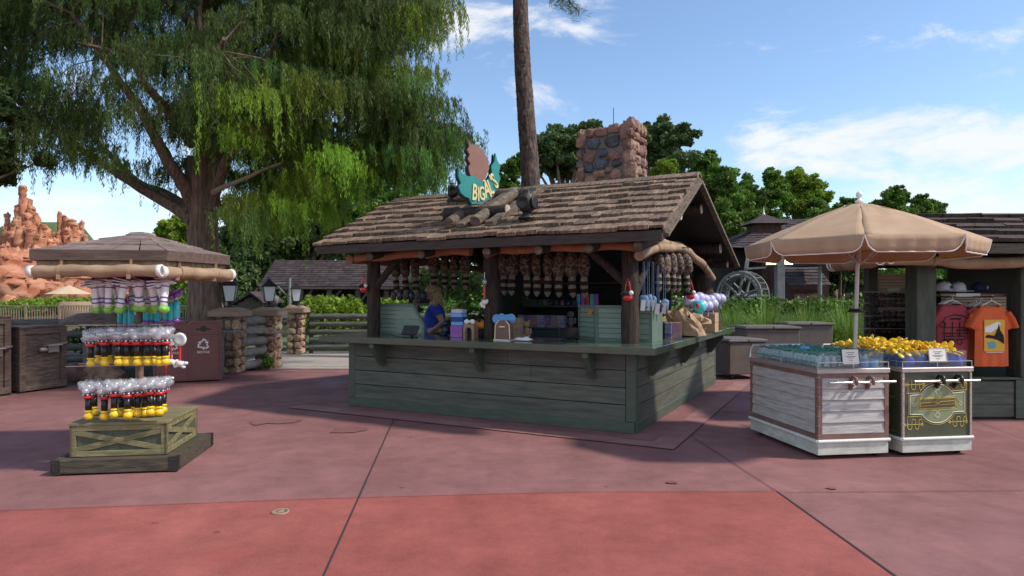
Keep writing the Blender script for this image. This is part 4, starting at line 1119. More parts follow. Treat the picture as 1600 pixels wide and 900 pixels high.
# price card
def price_card(loc, rz, label, w_=.15, h_=.13, m=None, frame=None, name='price_card'):
    r_ = root(name, label, 'price card', loc, rz)
    mb = MB(); M = TR(0,0,0,0,math.radians(-8)); mb.box((-w_/2,0,0),(w_/2,.006,h_), M, bev=.001); mb.build('card', m or m_paper, r_)
    if frame:
        mb = MB(); f_ = .006; mb.box((-w_/2-f_,-.003,-.004),(-w_/2,.009,h_+f_), M); mb.box((w_/2,-.003,-.004),(w_/2+f_,.009,h_+f_), M); mb.box((-w_/2-f_,-.003,h_+.0005),(w_/2+f_,.009,h_+f_+.001), M); mb.build('frame', frame, r_)
    mb = MB()
    for k, (y, ww) in enumerate(((.78,.5),(.66,.3),(.52,.62),(.42,.4),(.26,.22))):
        x = -ww*w_/2
        while x < ww*w_/2:
            l_ = random.uniform(.006,.016); mb.box((x,-.0022,y*h_-.003),(min(x+l_,ww*w_/2),-.0008,y*h_+.003), M); x += l_+.004
    mb.build('print', m_ink, r_)
    return r_
price_card(KW(.2,2.29,CT_Z), KA+.05, 'small white price card on the counter in front of the brown sack')
# wooden boxes
for i in range(2):
    w = on_counter(1106,3.3); w.z = CT_Z+i*.155; mb = MB(); mb.box((-.14,-.15,0),(.14,.15,.15), bev=.004); tag(mb.build('wooden_box', m_cardb, None, w, KA), ('lower','upper')[i]+' of the two tan wooden boxes stacked near the far end of the counter', 'box', 'stacked tan boxes')
# lavender balls
k = 0
for (px, py, yl) in [(1076,470,2.5),(1084,466,2.6),(1093,465,2.7),(1101,468,2.8),(1110,469,2.9),(1118,466,3.2),(1126,467,3.4),(1088,476,2.5),(1097,477,2.6),(1106,478,2.8),(1114,475,2.9)]:
    w = KP(px, yl, py); mb = MB(); mb.lump((0,0,0), (.085,.085,.085), 14, 10, .0)
    mb.tube([(0,0,-.08),(0,0,-.16)], .012, 6)
    o = mb.build('shiny_ball', m_lav, None, w); tag(o, 'shiny lavender ball in the cluster above the tan boxes', 'ball', 'lavender balls above the tan boxes'); k += 1
w = KP(1093,2.3,480); mb = MB(); mb.lump((0,0,0), (.10,.08,.10), 12, 10, .06); r2 = root('aqua_pouch', 'round aqua pouch with a red figure patch hanging before the lavender balls', 'pouch', w, KA)
mb.build('bag', m_teal, r2); mb = MB(); mb.lump((-.01,-.07,.01), (.035,.02,.04), 8, 6, .3); mb.build('patch', m_red, r2)

# more small stock on the counter and shelves
m_misc = [m_furb, m_brown, m_navy, m_kraft, m_red, m_wht, m_maroon]
for i, px in enumerate((843,852,861,870,879,888,897)):
    w = KP(px, 2.56); w.z = 1.451
    r_ = root('mug', ORD[i]+' mug from the left on the middle dark shelf', 'mug', w, KA+random.uniform(-.4,.4), 'mugs on the middle shelf')
    mb = MB(); mb.lathe([(0,0),(.034,0),(.038,.01),(.038,.09),(.034,.09),(.033,.012),(0,.012)], 12); mb.build('cup', [m_shelf,m_brown,m_navy][i % 3], r_)
    mb = MB(); mb.tube([(.036,0,.075),(.06,0,.07),(.062,0,.035),(.036,0,.02)], .006, 6, cap=False); mb.build('handle', [m_shelf,m_brown,m_navy][i % 3], r_)
def plush(loc, rz, m, label, s=1.0):
    r_ = root('plush_toy', label, 'toy', loc, rz, 'small plush toys'); r_.scale = (s,)*3
    mb = MB(); mb.lump((0,0,.055), (.045,.04,.058), 10, 7, .08)
    for q in (-1,1): mb.lump((q*.045,-.015,.065), (.018,.018,.035), 7, 5, .1, M=None); mb.lump((q*.028,-.035,.018), (.022,.032,.018), 7, 5, .1)
    mb.build('body', m, r_)
    mb = MB(); mb.lump((0,-.005,.135), (.04,.038,.036), 10, 7, .06)
    for q in (-1,1): mb.lump((q*.030,0,.17), (.013,.008,.013), 6, 5, 0)
    mb.lump((0,-.038,.128), (.016,.014,.012), 7, 5, 0); mb.build('head', m, r_)
for i, (px, yl, z, m) in enumerate(((800,.62,CT_Z,m_furb),(812,.68,CT_Z,m_brown),(822,.72,CT_Z,m_kraft),(697,.55,CT_Z,m_navy),(704,.6,CT_Z,m_furb),(756,.75,CT_Z,m_orangep),(764,.8,CT_Z,m_wht))):
    w = KP(px, yl); w.z = z; plush(w, KA+random.uniform(-.5,.5), m, ('black plush right behind the blue spiral rings','brown plush behind the blue spiral rings','tan plush rightmost behind the blue spiral rings','navy plush just right of the woman','black plush against the stack of blue tubs','orange plush behind the middle post','white plush behind the middle post')[i], 1.3)
for i in range(9):
    w = KP(800+i*11.5, 3.0); w.z = 1.831
    mb = MB(); mb.box((-.05,-.04,0),(.05,.05,.08+.07*random.random()), bev=.004); tag(mb.build('gift_box', m_misc[i % 7], None, w, KA+random.uniform(-.2,.2)), ORD[i]+' small gift box from the left on the top shelf behind the caps', 'box', 'gift boxes on the top shelf')
# ---------------------------------------------------------------- left wand cart
LC = Vector((-3.645, 6.37, 0)); LA = math.atan2(.15, 1.04)
lc = root('display_cart', 'small roofed display cart on a green crate base holding rows of hanging wands', 'cart', LC, LA)
def LL(w): 
    d = Vector(w) - LC; c, s_ = math.cos(-LA), math.sin(-LA); return Vector((d.x*c - d.y*s_, d.x*s_ + d.y*c, d.z))
h_ = .525
mb = MB(); mb.box((-h_,-h_+.0,.015),(h_,-h_+.05,.14), bev=.006); mb.box((-h_,h_-.05,.015),(h_,h_,.14), bev=.006); mb.box((-h_,-h_+.051,.015),(-h_+.05,h_-.051,.14)); mb.box((h_-.05,-h_+.051,.015),(h_,h_-.051,.14)); mb.box((-h_+.051,-h_+.051,.06),(h_-.051,h_-.051,.136)); mb.build('plinth', m_plinth, lc)
mb = MB()
for sx_ in (-1,1):
    for sy_ in (-1,1):
        mb = MB(); mb.box((sx_*(h_-.07),sy_*(h_+.004),.012),(sx_*(h_+.004),sy_*(h_-.02),.142)); mb.box((sx_*(h_+.004),sy_*(h_-.001),.0125),(sx_*(h_-.02),sy_*(h_-.07),.1415))
        for q in (-.045,-.02):
            for z in (.045,.11): mb.lump((sx_*(h_+q),sy_*(h_+.004),z), (.007,.005,.007), 6, 4, 0)
        mb.build('corner_bracket', m_iron, lc)
# crate box
bx = .425; z0, z1 = .142, .45; x0b, x1b = -.425, .40
mb = MB(); mb.box((x0b+.02,-bx+.02,z0),(x1b-.02,bx-.02,z1-.025)); mb.build('crate_panel', m_olivedk, lc)
mb = MB()
for i in range(6):
    y = -bx-.01 + i*(2*bx+.02)/6; mb.box((x0b-.01,y,z1-.025),(x1b+.01,y+(2*bx+.02)/6-.004,z1), rnd=random.random(), bev=.003)
mb.build('crate_top', m_olive, lc)
mb = MB()
for M, L in ((TR(x0b,-bx,0), x1b-x0b), (TR(x1b,-bx,0,PI/2), 2*bx), (TR(x1b,bx,0,PI), x1b-x0b), (TR(x0b,bx,0,-PI/2), 2*bx)):
    w_ = .05
    mb.box((0,0,z0),(w_,.025,z1-.026), M, bev=.003); mb.box((L-w_,0,z0),(L,.025,z1-.026), M, bev=.003)
    mb.box((w_,0,z0),(L-w_,.02,z0+w_), M, bev=.003); mb.box((w_,0,z1-.026-w_),(L-w_,.02,z1-.026), M, bev=.003)
    a_ = M @ Vector((w_,.009,z0+w_+.01)); b_ = M @ Vector((L-w_,.009,z1-.026-w_-.01)); c_ = M @ Vector((w_,.006,z1-.026-w_-.01)); d_ = M @ Vector((L-w_,.006,z0+w_+.01))
    up = M.to_3x3() @ Vector((0,-1,0))
    mb.bar(a_, b_, .05, .012, up=up, bev=.002); mb.bar(c_, d_, .05, .010, up=up, bev=.002)
mb.build('crate_frame', m_olive, lc)
# central pole, rails
mb = MB(); mb.tube([(0,0,z1),(0,0,2.05)], .035, 12); mb.build('pole', m_brown, lc)
for z, R_ in ((1.335,.42),(.965,.42),(1.76,.42)):
    mb = MB()
    for y in (-R_,-R_*.45): mb.tube([(-.46,y,z),(.36,y,z)], .0035, 6)
    for s_ in (-1,1): mb.tube([(0,0,z),(s_*.34,-R_,z)], .005, 6)
    mb.build('rail', m_steelb, lc)
# roof: six-sided stepped hip
hexw = [Vector((-4.15,5.6,0)), Vector((-3.03,5.72,0)), Vector((-2.82,6.5,0))]
cc = Vector((-3.70,6.5,0)); hexw += [2*cc-p for p in hexw]
zt = 1.995; apex = Vector((cc.x,cc.y,2.235))
mb = MB(); steps = [0,.30,.58,.84]
def ringp(f_, z): return [LL(Vector((cc.x+(p.x-cc.x)*(1-f_), cc.y+(p.y-cc.y)*(1-f_), z))) for p in hexw]
ends = [.325,.605,.865,1.0]
for s0_, s1_ in zip(steps, ends):
    lift = .012
    for k in range(6):
        a0 = ringp(s0_, zt+(apex.z-zt)*s0_+lift); a1 = ringp(s1_*.999, zt+(apex.z-zt)*s1_+.0)
        k2 = (k+1)%6; nb_ = 5 if s0_ < .5 else 3
        for j in range(nb_):
            f0 = j/nb_; f1 = (j+1)/nb_-.012
            q = [a0[k].lerp(a0[k2],f0), a0[k].lerp(a0[k2],f1), a1[k].lerp(a1[k2],f1), a1[k].lerp(a1[k2],f0)]
            d_ = Vector((0,0,-.022))
            mb.add(q+[p+d_ for p in q], [(0,1,2,3),(7,6,5,4),(4,5,1,0),(5,6,2,1),(6,7,3,2),(7,4,0,3)], random.random())
mb.lathe([(.14,-.01),(.12,.015),(0,.03)], 6, c=LL(apex+Vector((0,0,-.02))), smooth=False)
mb.build('roof', m_roofbrown, lc)
mb = MB(); top_ = ringp(-.004, zt+.008); bot_ = ringp(-.004, 1.915); ti = ringp(.04, zt+.004); bi = ringp(.04, 1.915)
for k in range(6):
    k2 = (k+1)%6; mb.add([bot_[k],bot_[k2],top_[k2],top_[k],bi[k],bi[k2],ti[k2],ti[k]], [(0,1,2,3),(1,0,4,5),(5,4,7,6),(3,2,6,7)], random.random())
mb.build('fascia', m_fasciab, lc)
mb = MB(); mb.add(ringp(.03,1.93), [list(range(6))], .5); mb.build('ceiling', m_fasciab, lc)
# canvas band above rolls
mb = MB(); a = ringp(.06,1.915); b = ringp(.07,1.82)
for k in range(6):
    k2 = (k+1)%6; n = 10
    for j in range(n):
        f0 = j/n; f1 = (j+1)/n; w0 = .012*math.sin(j*2.1); w1 = .012*math.sin((j+1)*2.1); ctr = LL(cc); 
        q = [a[k].lerp(a[k2],f0), a[k].lerp(a[k2],f1), b[k].lerp(b[k2],f1)*(1), b[k].lerp(b[k2],f0)]
        q[2] = q[2]+(q[2]-ctr).normalized()*w1; q[3] = q[3]+(q[3]-ctr).normalized()*w0; q[2].z = 1.82; q[3].z = 1.82
        mb.add(q, [(0,1,2,3)], .5, 0, True)
o = mb.build('canvas_band', m_canvas, lc); md = o.modifiers.new('s','SOLIDIFY'); md.thickness = .008
def roll2(a, b, r=.052):
    a = LL(a); b = LL(b); d = (b-a).normalized()
    P = [a.lerp(b, i/16)+Vector((0,0,-.004*math.sin(i*.9))) for i in range(17)]
    mb = MB(); mb.tube(P, [r*(1+.07*math.sin(i*1.7)) for i in range(17)], 16, noise=.06); o = mb.build('rolled_awning', m_canvas, lc)
    for e_, s_ in ((a,-1),(b,1)):
        m2 = MB()
        q = e_ + d*s_*.002
        Mx = d.to_track_quat('Z','Y').to_matrix().to_4x4()
        pr = [(r*.62,-.01),(r*1.02,-.01),(r*1.05,.035),(r*.78,.037),(r*.74,.0),(0,.0)]
        if s_ < 0: Mx = (-d).to_track_quat('Z','Y').to_matrix().to_4x4()
        m2.lathe(pr, 18, c=q, M=Mx)
        m2.build('tube_end', m_pvc, o)
    for f_ in (.22,.78):
        m3 = MB(); q = a.lerp(b,f_); m3.tube([q-d*.012,q+d*.012],[r*1.12]*2,14); m3.bar(q+Vector((0,0,r)), q+Vector((0,0,.1)), .02, .004, up=(0,1,0))
        m3.box((-.015,-.004,-.04),(.015,.004,0), Matrix.Translation(q+Vector((0,-r,-r*.6))))
        m3.build('tie', m_canvas, o)
roll2(W(53,424,5.62), W(247,423,5.66)); roll2(W(256,425,5.72), W(358,429,6.45))
roll2(Vector((-3.2,7.35,1.82)), Vector((-4.35,7.2,1.82))); roll2(Vector((-4.55,6.5,1.82)), Vector((-4.2,5.7,1.82)))

# wands -----------------------------------------------------
def bubble_wand():
    t = root('bubble_wand', 'x', 'bubble wand', (0,0,0), 0, 'bubble wands with clear heads and yellow ends')
    mb = MB(); mb.lump((0,0,-.070), (.060,.058,.062), 12, 9, .10)
    for k in range(7):
        a_ = k*.9; mb.lump((.046*math.cos(a_), .046*math.sin(a_), -.065+.035*math.sin(a_*2.3)), (.030,.030,.030), 8, 6, .1)
    mb.build('clear_head', m_clear, t)
    mb = MB(); mb.lathe([(.028,-.165),(.036,-.160),(.040,-.135)], 12); mb.build('red_collar', m_red, t)
    mb = MB(); mb.lathe([(.041,-.1345),(.042,-.115),(.03,-.112)], 12); mb.build('navy_band', m_navy, t)
    mb = MB(); 
    for k in range(8): mb.box((-.006,-.0435,-.131),(.006,-.0405,-.120), rotz(k*PI/4))
    mb.build('white_marks', m_wht, t)
    mb = MB(); mb.lathe([(.023,-.275),(.026,-.165)], 10); mb.build('handle', m_black, t)
    mb = MB(); mb.lathe([(0,-.352),(.02,-.348),(.032,-.335),(.036,-.318),(.031,-.300),(.021,-.290),(.021,-.284),(.030,-.280),(.030,-.268),(.024,-.265)], 14); mb.build('yellow_end', m_yel, t)
    mb = MB(); mb.tube([(0,0,-.02),(0,0,.02),(.012,0,.03)], .003, 5); mb.build('hook', m_iron, t)
    return t
bw = bubble_wand(); first = True
def put(proto, loc, lab, tilt=.06, s=1.0):
    r_ = (random.uniform(-tilt,tilt), random.uniform(-tilt,tilt), random.uniform(-.8,.8))
    if 'placed' not in proto.keys():
        proto['placed'] = 1; proto.location = loc; proto.rotation_euler = r_; proto['label'] = lab; proto.scale = (s,)*3; return proto
    c = dup(proto, loc, r_, lab, (s*1.13,s*1.13,s*1.03)); return c
def lrow(proto, pxs, pys, Y, lab, s=1.0, tilt=.06):
    n = len(pxs)
    for i, px in enumerate(pxs):
        py = pys[0] + (pys[1]-pys[0])*i/max(1,n-1)
        put(proto, W(px+random.uniform(-.8,.8), py+random.uniform(-2,2), Y+random.uniform(-.03,.03)), ORD[i]+' '+lab, tilt, s)
lrow(bw, (140.5,163,183,198,213,232,247,258), (512,510), 5.93, 'bubble wand from the left, front of the middle row')
lrow(bw, (155,172,192,209,222,240,252), (511,510), 6.25, 'bubble wand from the left, back of the middle row')
lrow(bw, (137,163.5,178,198,216,235,249), (595,587), 5.93, 'bubble wand from the left, front of the lowest row')
lrow(bw, (146,188,207,226,243,257), (592,588), 6.22, 'bubble wand from the left, back of the lowest row')
def spring_wand():
    t = root('striped_wand', 'x', 'wand', (0,0,0), 0, 'white and purple wands with green ends')
    mb = MB(); mb.lathe([(.028,-.29),(.026,-.24),(.031,-.10),(.030,-.085),(.018,-.06)], 12); mb.build('white_body', m_wht, t)
    mb = MB()
    for z in (-.245,-.205,-.10): mb.lathe([(.0295,z-.006),(.0335,z-.005),(.0335,z+.005),(.0295,z+.006)], 12)
    mb.build('purple_band', m_pur, t)
    mb = MB(); mb.lathe([(0,-.345),(.02,-.34),(.033,-.325),(.036,-.305),(.033,-.29)], 14); mb.build('green_end', m_lime, t)
    mb = MB()
    for k in range(3): mb.box((-.11+.01*k,-.03,-.075+.018*k),(.07,.03,-.066+.018*k), TR(0,0,0,0,0,.12*(k-1)))
    mb.build('white_fins', m_wht, t)
    mb = MB()
    for k in range(3): mb.box((-.115+.01*k,-.031,-.0655+.018*k),(.072,.031,-.061+.018*k), TR(0,0,0,0,0,.12*(k-1)))
    mb.build('purple_fins', m_pur, t)
    mb = MB(); mb.tube([(0,0,-.06),(0,0,.03),(.012,0,.04)], .003, 5); mb.build('hook', m_iron, t)
    return t
sw = spring_wand()
lrow(sw, (146,158,171,183,196,208,221,234,247,260), (432,432), 5.92, 'white green-ended wand from the left, front of the top row', .95, .28)
lrow(sw, (152,165,180,193,206,220,233,246), (433,433), 6.15, 'white green-ended wand from the left, back of the top row', .95, .28)
def teal_wand():
    t = root('teal_wand', 'x', 'wand', (0,0,0), 0, 'teal and purple wands')
    mb = MB(); mb.lathe([(.022,-.305),(.026,-.30),(.026,-.155),(.022,-.15)], 12); mb.build('teal_body', m_teal, t)
    mb = MB(); mb.lathe([(.012,-.149),(.017,-.10)], 10); mb.build('clear_neck', m_clear, t)
    mb = MB(); mb.lump((0,0,-.085), (.03,.03,.026), 10, 7, .12); mb.lump((0,0,-.325), (.026,.026,.024), 10, 7, .1)
    for s_ in (-1,1): mb.lump((s_*.025,0,-.055), (.022,.01,.026), 8, 6, .1)
    mb.build('violet_end', m_mag, t)
    mb = MB(); mb.tube([(0,0,-.06),(0,0,.03),(.012,0,.04)], .003, 5); mb.build('hook', m_red, t)
    return t
tw = teal_wand()
lrow(tw, (188,197,206), (458,458), 6.55, 'teal wand from the left behind the left white wands')
lrow(tw, (230,238,247,258), (452,450), 6.35, 'teal wand from the left behind the right white wands')
lrow(tw, (268,277), (448,446), 6.3, 'of the two teal wands at the right end of the top row')
def lens_wand():
    t = root('mitten_wand', 'x', 'wand', (0,0,0), 0, 'clear-headed wands with white mitten ends')
    mb = MB(); mb.lathe([(.030,-.006),(.050,-.012),(.056,0),(.050,.012),(.030,.006)], 18, M=TR(0,0,-.075,0,PI/2)); mb.build('white_ring', m_wht, t)
    mb = MB(); mb.lump((0,0,-.075), (.046,.030,.046), 14, 9, .0); mb.build('clear_lens', m_glass, t)
    mb = MB(); mb.tube([(0,0,-.13),(0,0,-.25)], .010, 8); mb.build('stick', m_red, t)
    mb = MB(); mb.lump((0,0,-.275), (.042,.028,.026), 12, 7, .1)
    for (x, z) in ((-.045,-.275),(-.035,-.295),(.03,-.30),(.05,-.27)): mb.lump((x,0,z), (.019,.019,.014), 8, 6, .05)
    mb.build('mitten', m_wht, t)
    return t
lw = lens_wand(); lw.location = W(281,516,6.15); lw['label'] = 'red stick wand with a clear round head and white mitten end, rightmost on the cart'; lw.scale = (1.15,)*3
dup(lw, W(267,518,6.5), (0,0,.8), 'red stick wand with clear head partly hidden behind the rightmost mitten wand', 1.1)
dup(lw, W(259,545,6.55), (0,0,.4), 'red stick wand with mitten end half hidden behind the bubble wands', 1.1)

# ---------------------------------------------------------------- right carts
CA = math.atan2(.11,.751)
def serving_cart(name, label, loc, style, w=.76, d=1.30):
    r_ = root(name, label, 'cart', loc, CA)
    z1 = .888; ov = .012
    # skirt
    mb = MB(); mb.box((0,0,.045),(w,d,.165), bev=.004); mb.build('skirt', m_offw, r_)
    mb = MB(); P = [(-.006,-.006,.18),(w+.006,-.006,.18),(w+.006,d+.006,.18),(-.006,d+.006,.18),(-.006,-.006,.18)]
    for a, b in zip(P, P[1:]): mb.tube([a,b], .018, 10)
    mb.build('bumper_rail', m_whitetr, r_)
    mb = MB()
    for (x, y) in ((.08,.1),(w-.08,.1),(.08,d-.1),(w-.08,d-.1)): mb.lathe([(.03,-.015),(.045,-.012),(.045,.012),(.03,.015)], 12, c=(x,y,.045), M=Matrix.Rotation(PI/2,4,'Y'))
    mb.build('wheel', m_black, r_)
    body = m_brown if style == 'white' else m_cartgreen
    mb = MB(); mb.box((.012,.012,.1651),(w-.012,d-.012,z1-.05)); mb.build('body', body, r_)
    # top band
    mb = MB(); mb.box((-.012,-.012,z1-.045),(w+.012,d+.012,z1-.0), bev=.004); mb.build('top_band', m_steelb, r_)
    for M, L, fr in ((TR(0,0,0), w, True), (TR(0,d,0,-PI/2), d, False), (TR(w,0,0,PI/2), d, False), (TR(w,d,0,PI), w, False)):
        zb, zt_ = .198, z1-.046; f_ = .045
        if style == 'white':
            mb = MB(); mb.box((-.001,-.004,zb),(f_,.013,zt_), M, bev=.002); mb.box((L-f_,-.004,zb),(L+.001,.013,zt_), M, bev=.002)
            mb.box((f_,-.003,zb),(L-f_,.012,zb+.05), M); mb.box((f_,-.003,zt_-.04),(L-f_,.012,zt_), M); mb.build('panel_frame', m_brown, r_)
            mb = MB(); n = 5; h = (zt_-.04-zb-.05)/n
            for i in range(n):
                za = zb+.05+i*h; V = [(f_,.010,za+h-.003),(L-f_,.010,za+h-.003),(L-f_,-.003,za+.003),(f_,-.003,za+.003),(f_,.0119,za+h-.003),(L-f_,.0119,za+h-.003),(L-f_,.0119,za+.003),(f_,.0119,za+.003)]
                mb.add([M @ Vector(v) for v in V], [(3,2,1,0),(0,1,5,4),(7,6,2,3),(0,4,7,3),(1,2,6,5)], random.random())
            mb.build('slats', m_white, r_)
        else:
            for xa_, xb_ in ((-.001,.022),(L-.022,L+.001)):
                mb = MB(); mb.box((xa_,-.003,zb),(xb_,.013,zt_), M, bev=.002); mb.build('corner_strip', m_steelb, r_)
        mb = MB()
        for z in [zb+.04+i*.095 for i in range(7)]:
            for x in (.011, L-.011): mb.lump((x,-.004,z), (.004,.003,.004), 6, 4, 0) if False else mb.add([M @ Vector((x+dx,-.007,z+dz)) for dx, dz in ((-.004,-.004),(.004,-.004),(.004,.004),(-.004,.004))]+[M @ Vector((x+dx,-.003,z+dz)) for dx, dz in ((-.005,-.005),(.005,-.005),(.005,.005),(-.005,.005))], [(0,1,2,3),(4,5,1,0),(5,6,2,1),(6,7,3,2),(7,4,0,3)], .5)
        mb.build('rivets', m_steel, r_)
    # push bar on front
    mb = MB(); mb.tube([(.06,-.085,z1-.125),(w+.01,-.085,z1-.125)], .012, 10); mb.build('push_bar', m_steel, r_)
    for x in (.34,.52) if style == 'white' else (.37,.57):
        mb = MB(); P = []
        for k in range(14):
            t_ = PI*1.25*k/13 - .25*PI*0; P.append((x, -.085-.0+.055*math.cos(t_+.2), z1-.125+.045*math.sin(t_+.2)))
        Pp = [(x,-.012,z1-.16),(x,-.02,z1-.10),(x,-.05,z1-.075),(x,-.09,z1-.085),(x,-.107,z1-.115),(x,-.10,z1-.15)]
        mb.tube(Pp, [.016,.018,.018,.018,.016,.013], 8); mb.box((x-.02,-.012,z1-.20),(x+.02,.0,z1-.12), bev=.003); mb.prism([(x-.012,-.012,z1-.21),(x-.012,-.055,z1-.15),(x-.012,-.02,z1-.13),(x-.012,-.012,z1-.13)],(.024,0,0)); mb.build('bar_bracket', m_black if style != 'white' else m_brown, r_)
    # rear handle
    mb = MB(); mb.tube([(-.02+.03,d+.02,z1-.02),(.03,d+.05,z1+.10),(.06,d+.06,z1+.13),(w-.06,d+.06,z1+.13),(w-.03,d+.05,z1+.10),(w-.01,d+.02,z1-.02)], .016, 10); mb.build('rear_handle', m_steel, r_)
    # acrylic guard and shelf rail
    g_ = .03; gh = z1+.165
    mb = MB(); t_ = .005
    mb.box((g_,g_,z1+.001),(w-g_,g_+t_,gh)); mb.box((g_,g_+t_,z1+.001),(g_+t_,d-g_,gh)); mb.box((w-g_-t_,g_+t_,z1+.001),(w-g_,d-g_,gh)); mb.build('acrylic_guard', m_glass, r_)
    mb = MB(); zz = z1+.062
    P = [(.0,d-.02,zz),(.0,.0,zz),(w-.0,.0,zz),(w-.0,d-.02,zz)]
    for a, b in zip(P, P[1:]): mb.bar(a, b, .014, .006)
    for (x, y) in ((0,0),(w,0),(w*.5,0),(0,d*.5),(w,d*.5),(0,d-.02),(w,d-.02)): mb.tube([(x,y,z1),(x,y,zz)], .004, 6)
    mb.build('guard_rail', m_steel, r_)
    return r_
c1 = serving_cart('drinks_cart', 'white slatted drinks cart with brown corners and clear guard under the umbrella', (2.987,6.355,0), 'white')
c2 = serving_cart('toy_cart', 'dark green cart with gold and cream scroll emblem on its front', (3.876,6.46,0), 'green', .775)
# tray inside
for c_, w_ in ((c1,.76),(c2,.775)):
    mb = MB(); mb.box((.04,.04,.8881),(w_-.04,1.26,.891)); mb.build('tray', m_steelb if c_ is c1 else m_bluebin, c_)
# emblem
def epoly(mb, pts, y, m_=0, th=.002): mb.prism([Vector((x,y,z)) for x, z in pts], (0,-th,0))
def eline(mb, pts, y, r=.0032, closed=False):
    P = [Vector((x,y,z)) for x, z in pts]
    if closed: P.append(P[0])
    for a, b in zip(P, P[1:]): mb.tube([a,b], r, 5, flat=1)
def emb(x, y):  # crop coordinates (813x900) -> local x,z on the front of the green cart
    return ((x-122)/640*.775, .888-.02-(y-60)/ (640+0)*.715)
def arcpts(cx, cy, rx, ry, a0, a1, n=14): return [(cx+rx*math.cos(math.radians(a0+(a1-a0)*k/n)), cy+ry*math.sin(math.radians(a0+(a1-a0)*k/n))) for k in range(n+1)]
plq = [(195,460),(195,290),(300,282)] + arcpts(445,365,170,172,210,330,16) + [(590,278),(697,268),(697,443),(590,446)] + arcpts(445,372,165,168,28,152,16) + [(305,460)]
mb = MB(); epoly(mb, [emb(*p) for p in plq][::-1], .0115, th=.0035); o = mb.build('emblem_panel', m_sage, c2)
mb = MB(); eline(mb, [emb(*p) for p in plq], .0075, .0045, True)
for (x, y) in ((449,262),(446,473)):
    eline(mb, [emb(*p) for p in ((x,y-26),(x+24,y),(x,y+26),(x-24,y))], .0075, .003, True)
    s_ = 1 if y < 365 else -1; eline(mb, [emb(*p) for p in ((x,y+s_*26),(x-14,y+s_*42))], .0075, .003); eline(mb, [emb(*p) for p in ((x,y+s_*26),(x+14,y+s_*42))], .0075, .003)
for x in (228,664): eline(mb, [emb(*p) for p in ((x,354),(x+15,370),(x,388),(x-15,370))], .0075, .003, True)
mb.build('cream_lines', m_cream, o)
mb = MB(); out_ = [emb(*p) for p in arcpts(445,360,192,192,213,327,16)]
g = [[(165,270),(300,270)],[(185,270),(185,475)],[(712,160),(712,460)],[(178,160),(178,270)],[(170,480),(300,480)],[(590,258),(720,250),(720,170)],[(600,462),(715,458),(715,560)],[(172,480),(172,580)]]
for q in g: eline(mb, [emb(*p) for p in q], .0105, .0032)
eline(mb, [emb(*p) for p in [(300,272)]+arcpts(445,362,188,186,215,325,16)+[(590,258)]], .0105, .0032)
eline(mb, [emb(*p) for p in [(300,475)]+arcpts(445,375,185,180,148,32,16)+[(600,462)]], .0105, .0032)
for (x0_, y0_, fl) in ((190,155,-1),(575,148,-1),(175,590,1),(590,575,1)):
    yb = y0_ + (85 if fl < 0 else -85)
    pts = [(x0_, y0_)]
    if fl < 0: pts = [(x0_+20,y0_),(x0_+20,y0_+65)]+arcpts(x0_+38,y0_+65,18,20,180,0,8)+[(x0_+56,y0_+10)]+arcpts(x0_+74,y0_+10,18,8,180,360,6)+[(x0_+92,y0_+65)]+arcpts(x0_+108,y0_+65,16,20,180,0,8)+[(x0_+124,y0_+5)]
    else: pts = [(x0_+2,y0_-60),(x0_+2,y0_-15)]+arcpts(x0_+20,y0_-15,18,18,180,0,8)+[(x0_+38,y0_-70)]+arcpts(x0_+54,y0_-70,16,16,180,360,8)+[(x0_+70,y0_-15)]+arcpts(x0_+86,y0_-15,16,18,180,0,8)+[(x0_+102,y0_-70)]+arcpts(x0_+118,y0_-70,14,16,180,360,8)+[(x0_+132,y0_-35)]
    eline(mb, [emb(*p) for p in pts], .0105, .0032)
    ly = y0_+40 if fl < 0 else y0_-38
    eline(mb, [emb(*p) for p in ((x0_-35,ly),(x0_+140,ly-4))], .0105, .0028)
    for xx in (x0_-28, x0_+132): eline(mb, [emb(*p) for p in ((xx-9,ly-9),(xx+9,ly-9),(xx+9,ly+9),(xx-9,ly+9))], .0105, .0026, True)
for q in ([(262,350),(268,315),(430,312),(449,300),(468,310),(620,303),(632,330),(655,360),(632,390),(630,420),(470,425),(449,438),(430,428),(265,432),(262,400),(240,375)], [(285,325),(612,318),(612,405),(285,412)], [(290,360),(430,352),(449,366),(430,382),(290,388)], [(470,352),(602,345),(602,372),(470,380),(449,366)]):
    eline(mb, [emb(*p) for p in q], .0070, .0030, True)
mb.build('gold_lines', m_gold, o)
mb = MB(); epoly(mb, [emb(*p) for p in ((282,322),(615,315),(615,408),(282,415))][::-1], .0079, th=.0009); mb.build('plaque', m_olivep, o)
# faint lines on the side
mb = MB()
def sline(pts):
    P = [Vector((.0118, p[0], p[1])) for p in pts]
    for a, b in zip(P, P[1:]): mb.tube([a,b], .003, 5)
for z in (.70,.36):
    for k in range(5): sline([(.2+k*.2,z-.08),(.2+k*.2,z+.05),(.26+k*.2,z+.05),(.26+k*.2,z-.08)])
    sline([(.12,z-.12),(1.18,z-.12)])
for k in range(3): sline([(.25+k*.3,.53),(.35+k*.3,.60),(.45+k*.3,.53),(.35+k*.3,.46),(.25+k*.3,.53)])
mb.build('side_lines', m_cartgreen if False else m_sage, c2)
price_card(W(1330,569,6.40)+Vector((0,0,.0)), CA, 'cream price card on the front guard of the white slatted cart', .18, .145, m_paper, m_black)
price_card(W(1466.5,566,6.52), CA, 'white price card on the front guard of the green emblem cart', .19, .135, m_paper, m_steelb)
